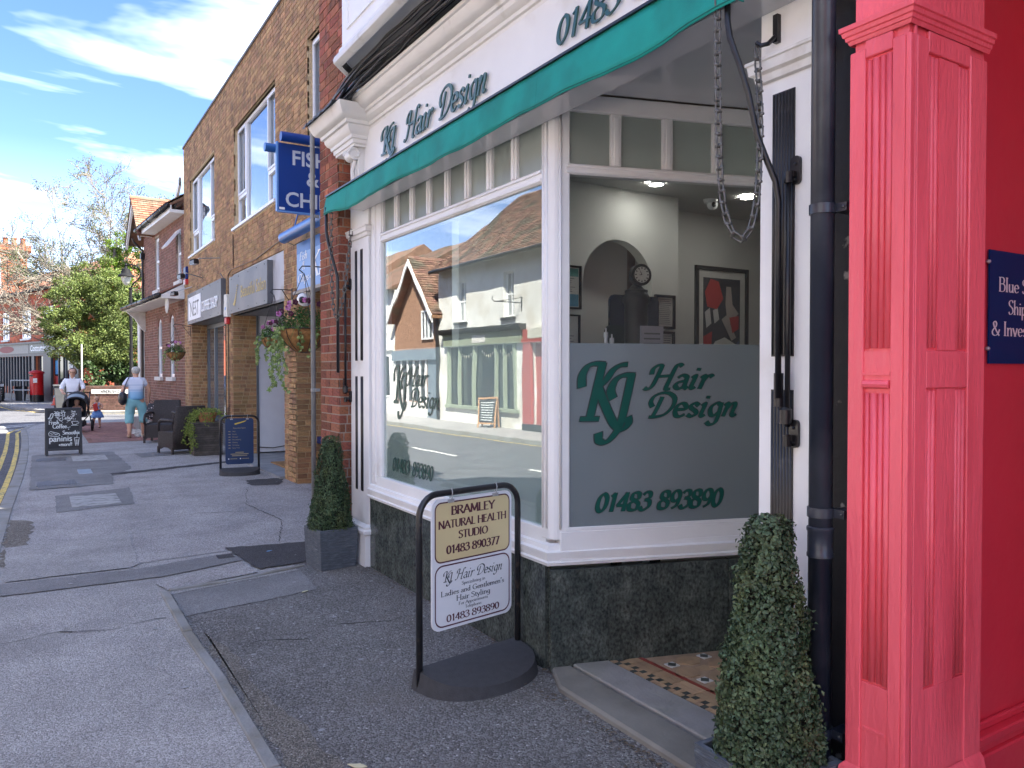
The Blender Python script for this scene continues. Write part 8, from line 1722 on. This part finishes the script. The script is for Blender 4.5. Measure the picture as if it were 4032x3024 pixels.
# baby
t, M = figure('baby with short fair hair sitting in the pushchair', .86, 22.75, R(172), 1.0, None)
t.location = (.86, 22.75, .45)
WM[t.name] = Matrix.Translation((.86, 22.75, .45)) @ Matrix.Rotation(R(172), 4, 'Z')
bodyc = [[(0, -.06, .46, .085), (0, -.10, .60, .085), (0, -.10, .68, .035)], [(0, -.06, .46, .085), (-.07, .06, .46, .05), (-.08, .18, .44, .04), (-.08, .22, .34, .03)], [(0, -.06, .46, .085), (.07, .06, .46, .05), (.08, .18, .44, .04), (.08, .22, .34, .03)], [(0, -.10, .60, .085), (-.09, -.08, .62, .035), (-.13, .0, .54, .028), (-.08, .08, .52, .022)], [(0, -.10, .60, .085), (.09, -.08, .62, .035), (.13, .0, .54, .028), (.08, .08, .52, .022)], headchain((0, -.10, .68), (0, -.07, .765), .082)] + hand((-.08, .08, .52), (.3, .8, 0), 1, .5) + hand((.08, .08, .52), (-.3, .8, 0), -1, .5)
skinpart('body', bodyc, M, SKIN, t); skinpart('romper', [[(0, -.06, .45, .10), (0, -.10, .58, .098), (0, -.10, .65, .05)], [(0, -.06, .45, .10), (-.07, .06, .46, .06), (-.08, .16, .45, .05)], [(0, -.06, .45, .10), (.07, .06, .46, .06), (.08, .16, .45, .05)]], M, cloth('pale_romper', (.5, .48, .5)), t)
skinpart('hair', [[(0, -.12, .74, .05), (0, -.10, .79, .082), (0, -.09, .83, .06)]], M, HAIRL, t); face(t, M, (0, -.07, .755), .070, EYE)
# toddler
t, M = figure('small girl in blue dress clutching a red bag, walking towards the camera', 1.40, 24.0, R(165), 1.0, None)
hips = (0, 0, .42); chest = (0, 0, .60); neck = (0, 0, .71)
bodyc = [[(*hips, .075), (*chest, .075), (*neck, .028)], [(*hips, .075), (-.05, 0, .38, .05), (-.06, .03, .22, .036), (-.06, -.02, .05, .024), (-.06, .07, .022, .022)], [(*hips, .075), (.05, 0, .38, .05), (.08, .05, .22, .036), (.10, .0, .05, .024), (.11, .09, .022, .022)], [(*chest, .075), (-.095, 0, .665, .028), (-.14, .03, .56, .022), (-.07, .11, .52, .017)], [(*chest, .075), (.095, 0, .665, .028), (.15, .04, .55, .022), (.08, .11, .60, .017)], headchain(neck, (0, .01, .815), .082)] + hand((-.07, .11, .52), (.8, .3, 0), 1, .5, .8) + hand((.08, .11, .60), (-.8, .3, 0), -1, .5, .8)
skinpart('body', bodyc, M, SKIN, t)
skinpart('blue_bodice', [[(0, 0, .44, .095), (0, 0, .55, .088), (0, 0, .645, .072)]], M, cloth('blue_bodice', (.20, .38, .70)), t)
sk = MB().lathe([(.085, .48), (.12, .42), (.165, .29), (.16, .285), (.115, .41), (.08, .47)], (0, 0, 0), 36)
sk.v = [tuple(M @ Vector((v[0] * (1 + .06 * math.sin(math.atan2(v[1], v[0]) * 11) * (.48 - v[2]) * 6), v[1] * (1 + .06 * math.sin(math.atan2(v[1], v[0]) * 11) * (.48 - v[2]) * 6), v[2]))) for v in sk.v]; part('skirt', sk, cloth('blue_tulle', (.15, .30, .62)), t, smooth=True)
for s in (-1, 1): part('dress_strap', MB().tube([tuple(M @ Vector((s * .05, .075, .63))), tuple(M @ Vector((s * .055, .03, .70))), tuple(M @ Vector((s * .05, -.05, .66)))], .008, 5), MATS['blue_bodice'], t)
skinpart('hair', [[(0, -.02, .79, .062), (0, -.01, .84, .080), (0, -.01, .875, .06)], [(0, -.01, .84, .080), (.055, -.05, .90, .032), (.075, -.06, .93, .02)]], M, HAIRL, t); face(t, M, (0, .01, .805), .070, EYE)
rb_ = thing('red_bag', 'bright red paper bag hugged by the small girl', 'bag', (1.40, 23.9, .45)); Fq = (M @ Vector((.0, .125, .48)), (M.to_3x3() @ Vector((-1, 0, .0))).normalized(), Vector((0, 0, 1)), (M.to_3x3() @ Vector((0, 1, 0))).normalized()); part('bag', MB().fprism(Fq, [(-.05, -.02), (.055, .02), (.02, .20), (-.08, .16)], -.02, .03), mat('bright_red_paper', (.65, .05, .04), .5), rb_, bevel=.006); part('top_fold', MB().fprism(Fq, [(-.08, .16), (.02, .20), (.01, .215), (-.085, .175)], -.015, .02), mat('bright_red_paper', (.65, .05, .04), .5), rb_)
for p in ((-.06, .03, .025), (.11, .05, .025)): part('sandal', MB().ell(M @ Vector(p), (.032, .075, .022), 10, 6), mat('brown_sandal', (.2, .1, .06), .6), t, smooth=True)

# ================================================================== OPPOSITE SIDE (seen mirrored in the shop window)
FO = frame(-6.5, 0, 0, 0, 1)      # a = y ; outward +X
def OX(a, z, c=0): return (-6.5 + c, a, z)
wh = thing('white_rendered_house', 'white rendered building with long old tiled roof across the road', 'building', (-7, 19, 0))
ow = [(17.95, 18.5, 3.1, 4.36), (20.75, 21.35, 3.1, 4.36), (13.6, 14.2, 3.1, 4.36), (9.8, 10.4, 3.1, 4.36)]
FOh = frame(-6.5, 0, 0, 0, 1)
osf = [(17.9, 21.9, .5, 2.33), (13.0, 17.0, .0, 2.33), (8.2, 12.2, .6, 2.33)]
wall(wh, (Vector((-6.5, 8, 0)), Vector((0, 1, 0)), Vector((0, 0, 1)), Vector((1, 0, 0))), 14.55, 0, 4.85, [(a - 8, b - 8, c, d) for a, b, c, d in ow + osf if a >= 8], .3, RENDER)
Fo = (Vector((-6.5, 0, 0)), Vector((0, 1, 0)), Vector((0, 0, 1)), Vector((1, 0, 0)))
for q in ow: window(wh, Fo, *q, UPVC, PANE, rec=.10, fw=.05, cols=(1, 1), bars=[(None, .5, .02)]); part('sill', MB().fbox(Fo, q[0] - .08, q[1] + .08, q[2] - .10, q[2] - .02, -.05, .06), BLACKP, wh)
part('body', MB().box(-13, -6.8, 8, 22.5, 0, 4.8), RENDER, wh)
tiles(wh, (-6.2, 8, 4.78), (0, 1, 0), (-2.6, 0, 2.15), 14.6, 4.4, TILEB, tw=.18, ex=.115)
part('roof', MB().add([(-6.15, 8, 4.72), (-6.15, 22.55, 4.72), (-9.6, 21.2, 7.55), (-9.6, 8, 7.55), (-13, 8, 4.72), (-13, 22.55, 4.72)], [(0, 1, 2, 3), (2, 1, 5), (3, 2, 5, 4), (0, 3, 4)]), TILEB, wh)
part('gutter', MB().tube([(-6.12, 8, 4.76), (-6.12, 22.5, 4.72)], .06, 8), BLACKM, wh)
GS = mat('sage_green_paint', (.27, .31, .23), .5, .06); gs = part('shopfront', MB().fbox(Fo, 17.45, 22.1, 2.34, 2.70, 0, .12).fbox(Fo, 17.7, 22.0, .42, .52, -.05, .08).fbox(Fo, 17.85, 17.95, .5, 2.34, -.06, .05).fbox(Fo, 21.85, 21.95, .5, 2.34, -.06, .05).fbox(Fo, 18.9, 19.0, .5, 2.34, -.06, .05).fbox(Fo, 20.2, 20.3, .5, 2.34, -.06, .05).fbox(Fo, 21.1, 21.16, .5, 2.34, -.06, .05).fbox(Fo, 18.4, 18.46, .5, 2.34, -.06, .05), GS, wh, bevel=.004)
part('pane', MB().fbox(Fo, 17.9, 21.9, .5, 2.33, -.10, -.09), PANED, gs); part('cornice', MB().fbox(Fo, 17.35, 22.2, 2.70, 2.78, 0, .2).fbox(Fo, 17.35, 22.2, 2.78, 2.86, 0, .26), BLACKP, wh); part('name_panel', MB().fbox(Fo, 19.4, 20.2, 2.41, 2.63, .12, .13), STONE, gs)
bn = MB()
for a0 in (18.0, 19.1, 20.4):
    for k in range(7): a = a0 + k * .12; z = 2.18 - .12 * math.sin(k / 6 * math.pi); bn.fprism(Fo, [(a, z), (a + .09, z), (a + .045, z - .12)], -.06, -.055)
part('bunting', bn, mat('cream_bunting', (.55, .5, .38), .8, rnd=.3), gs)
part('interior_dresser', MB().box(-7.4, -7.2, 18.2, 21.6, .3, 1.3), mat('dim_interior', (.10, .09, .07), .8, .5, 3), wh)
OR_ = mat('dusty_red_paint', (.40, .09, .075), .5, .06); rs = part('red_shopfront', MB().fbox(Fo, 17.0, 17.4, 0, 2.7, -.02, .10).fbox(Fo, 12.6, 13.0, 0, 2.7, -.02, .10).fbox(Fo, 12.6, 17.45, 2.34, 2.45, -.02, .12).fbox(Fo, 13.0, 17.0, 0, 2.34, -.15, -.10), OR_, wh); part('fascia', MB().fbox(Fo, 12.8, 17.1, 2.45, 2.72, 0, .13), mat('cream_fascia', (.6, .6, .52), .5), rs); part('plinth', MB().fbox(Fo, 12.6, 17.4, 0, .18, 0, .12), BLACKP, rs)
part('bracket', MB().tube([OX(17.55, 3.43), OX(17.55, 3.43, .85), OX(17.55, 3.50, .95), OX(17.55, 3.56, .9)], .015, 6).tube([OX(17.55, 3.60), OX(17.55, 3.2)], .018, 6).tube([OX(17.55, 3.58, .02), OX(17.55, 3.44, .7)], .01, 5), BLACKM, wh)
chalkboard('pair of leaning chalkboards outside the green shop, seen only as a reflection', -6.05, 18.6, R(60), .6, .85, lambda t, F_: [part('chalk_line', MB().fbox(F_, -.2, .2, .7 - k * .07, .72 - k * .07, 0, .003), CHALK, t) for k in range(8)], mat('pine_frame', (.4, .22, .1), .6))
# gabled brick house
gh_ = thing('gabled_brick_house', 'brick house with steep white edged gable across the road', 'house', (-7, 24.5, 0))
part('wall', MB().add([(-6.5, 22.6, 0), (-6.5, 26.2, 0), (-6.5, 26.2, 3.5), (-6.5, 24.3, 5.3), (-6.5, 22.6, 3.5), (-11, 22.6, 0), (-11, 26.2, 0), (-11, 26.2, 3.5), (-11, 24.3, 5.3), (-11, 22.6, 3.5)], [(0, 1, 2, 3, 4), (9, 8, 7, 6, 5), (0, 4, 9, 5), (1, 6, 7, 2)]), mat('warm_orange_brick', (.30, .17, .11), .9, .2, 10, .5, 40), gh_)
for s, y0 in ((1, 22.35), (-1, 26.3)):
    part('roof', MB().add([(-6.15, y0, 3.38), (-6.15, 24.3, 5.42), (-11, 24.3, 5.42), (-11, y0, 3.38), (-6.15, y0, 3.28), (-6.15, 24.3, 5.32), (-11, 24.3, 5.32), (-11, y0, 3.28)], [(0, 1, 2, 3), (7, 6, 5, 4), (0, 4, 5, 1), (0, 3, 7, 4)]), TILEO, gh_)
    part('bargeboard', MB().add([(-6.12, y0, 3.36), (-6.12, 24.3, 5.40), (-6.12, 24.3, 5.18), (-6.12, y0, 3.14), (-6.16, y0, 3.36), (-6.16, 24.3, 5.40), (-6.16, 24.3, 5.18), (-6.16, y0, 3.14)], [(0, 1, 2, 3), (7, 6, 5, 4), (0, 4, 5, 1), (3, 2, 6, 7)]), WHITE, gh_)
tiles(gh_, (-6.15, 22.35, 3.40), (-1, 0, 0), (0, 1.95, 2.04), 4.8, 2.8, TILEB, tw=.18, ex=.12)
window(gh_, Fo, 22.95, 23.9, 2.62, 3.6, UPVC, PANE, rec=-.06, fw=.06, cols=(1, 1, 1)); 
gf = part('shopfront', MB().fbox(Fo, 22.6, 26.2, 1.95, 2.3, 0, .12).fbox(Fo, 22.7, 23.4, 0, 1.95, 0, .03), mat('slate_blue_paint', (.16, .2, .24), .5), gh_); part('pane', MB().fbox(Fo, 23.5, 26.1, .55, 1.93, .0, .01), PANED, gf)
for k in range(6): part('mullion', MB().fbox(Fo, 23.5 + k * .5, 23.58 + k * .5, .5, 1.95, .01, .05), WHITE, gf)
part('stall_riser', MB().fbox(Fo, 23.4, 26.2, 0, .5, 0, .06), STONE, gf)
part('downpipe', MB().tube([OX(22.55, 3.5, .08), OX(22.55, 0, .08)], .05, 8).fbox(Fo, 22.42, 22.68, 3.3, 3.55, 0, .2), BLACKM, gh_)
for i, (y0, y1, h, m1) in enumerate(((26.3, 31, 4.6, RENDER), (31.1, 37, 5.2, HUNG), (2.0, 7.9, 5.6, DARKB), (-5, 1.9, 6.0, RENDER), (-14, -5.1, 5.6, HUNG))):
    t = thing('terrace_house', ['white terraced shop beyond the gabled house', 'red terraced house farther along the opposite side', 'brown brick terrace opposite the salon', 'pale terrace opposite the red shop', 'red terrace behind the camera on the opposite side'][i], 'house', (-7, (y0 + y1) / 2, 0)); x0 = -6.5 - (max(0, y0 - 26) * .09)
    part('wall', MB().box(x0 - 6, x0, y0, y1, 0, h), m1, t); part('roof', MB().add([(x0 + .3, y0, h - .05), (x0 + .3, y1, h - .05), (x0 - 3, y1, h + 2), (x0 - 3, y0, h + 2), (x0 - 6.2, y0, h), (x0 - 6.2, y1, h)], [(0, 1, 2, 3), (2, 5, 4, 3) if False else (3, 2, 5, 4), (0, 3, 4), (1, 5, 2)]), TILEB, t)
    fo_ = (Vector((x0, 0, 0)), Vector((0, 1, 0)), Vector((0, 0, 1)), Vector((1, 0, 0))); n_ = max(1, int((y1 - y0) / 2.2))
    for k in range(n_):
        a = y0 + (y1 - y0) * (k + .5) / n_; window(t, fo_, a - .4, a + .4, 3.0, 4.1, UPVC, PANE, rec=-.02, fw=.05, cols=(1, 1)); window(t, fo_, a - .8, a + .8, .6, 2.2, WHITE, PANED, rec=-.03, fw=.07, cols=(1, 1), name='shop_window')
    part('fascia', MB().fbox(fo_, y0 + .1, y1 - .1, 2.35, 2.7, 0, .1), (WHITE, GREYF, GS, BLUEW, DSF)[i], t)
leafy('leafy_tree', 'green tree rising behind the white building across the road', 'tree', [(-12, 24.5, 6.6, 1.2, 1), (-12.5, 23.6, 7.2, 1.0, 1), (-11.8, 25.5, 6.2, 1.1, 1), (-12.2, 22.6, 7.6, .8, 1)], 6000, .12, TL, [(-12, 24.3, 0, .2), (-12, 24.3, 6, .12)], 12)
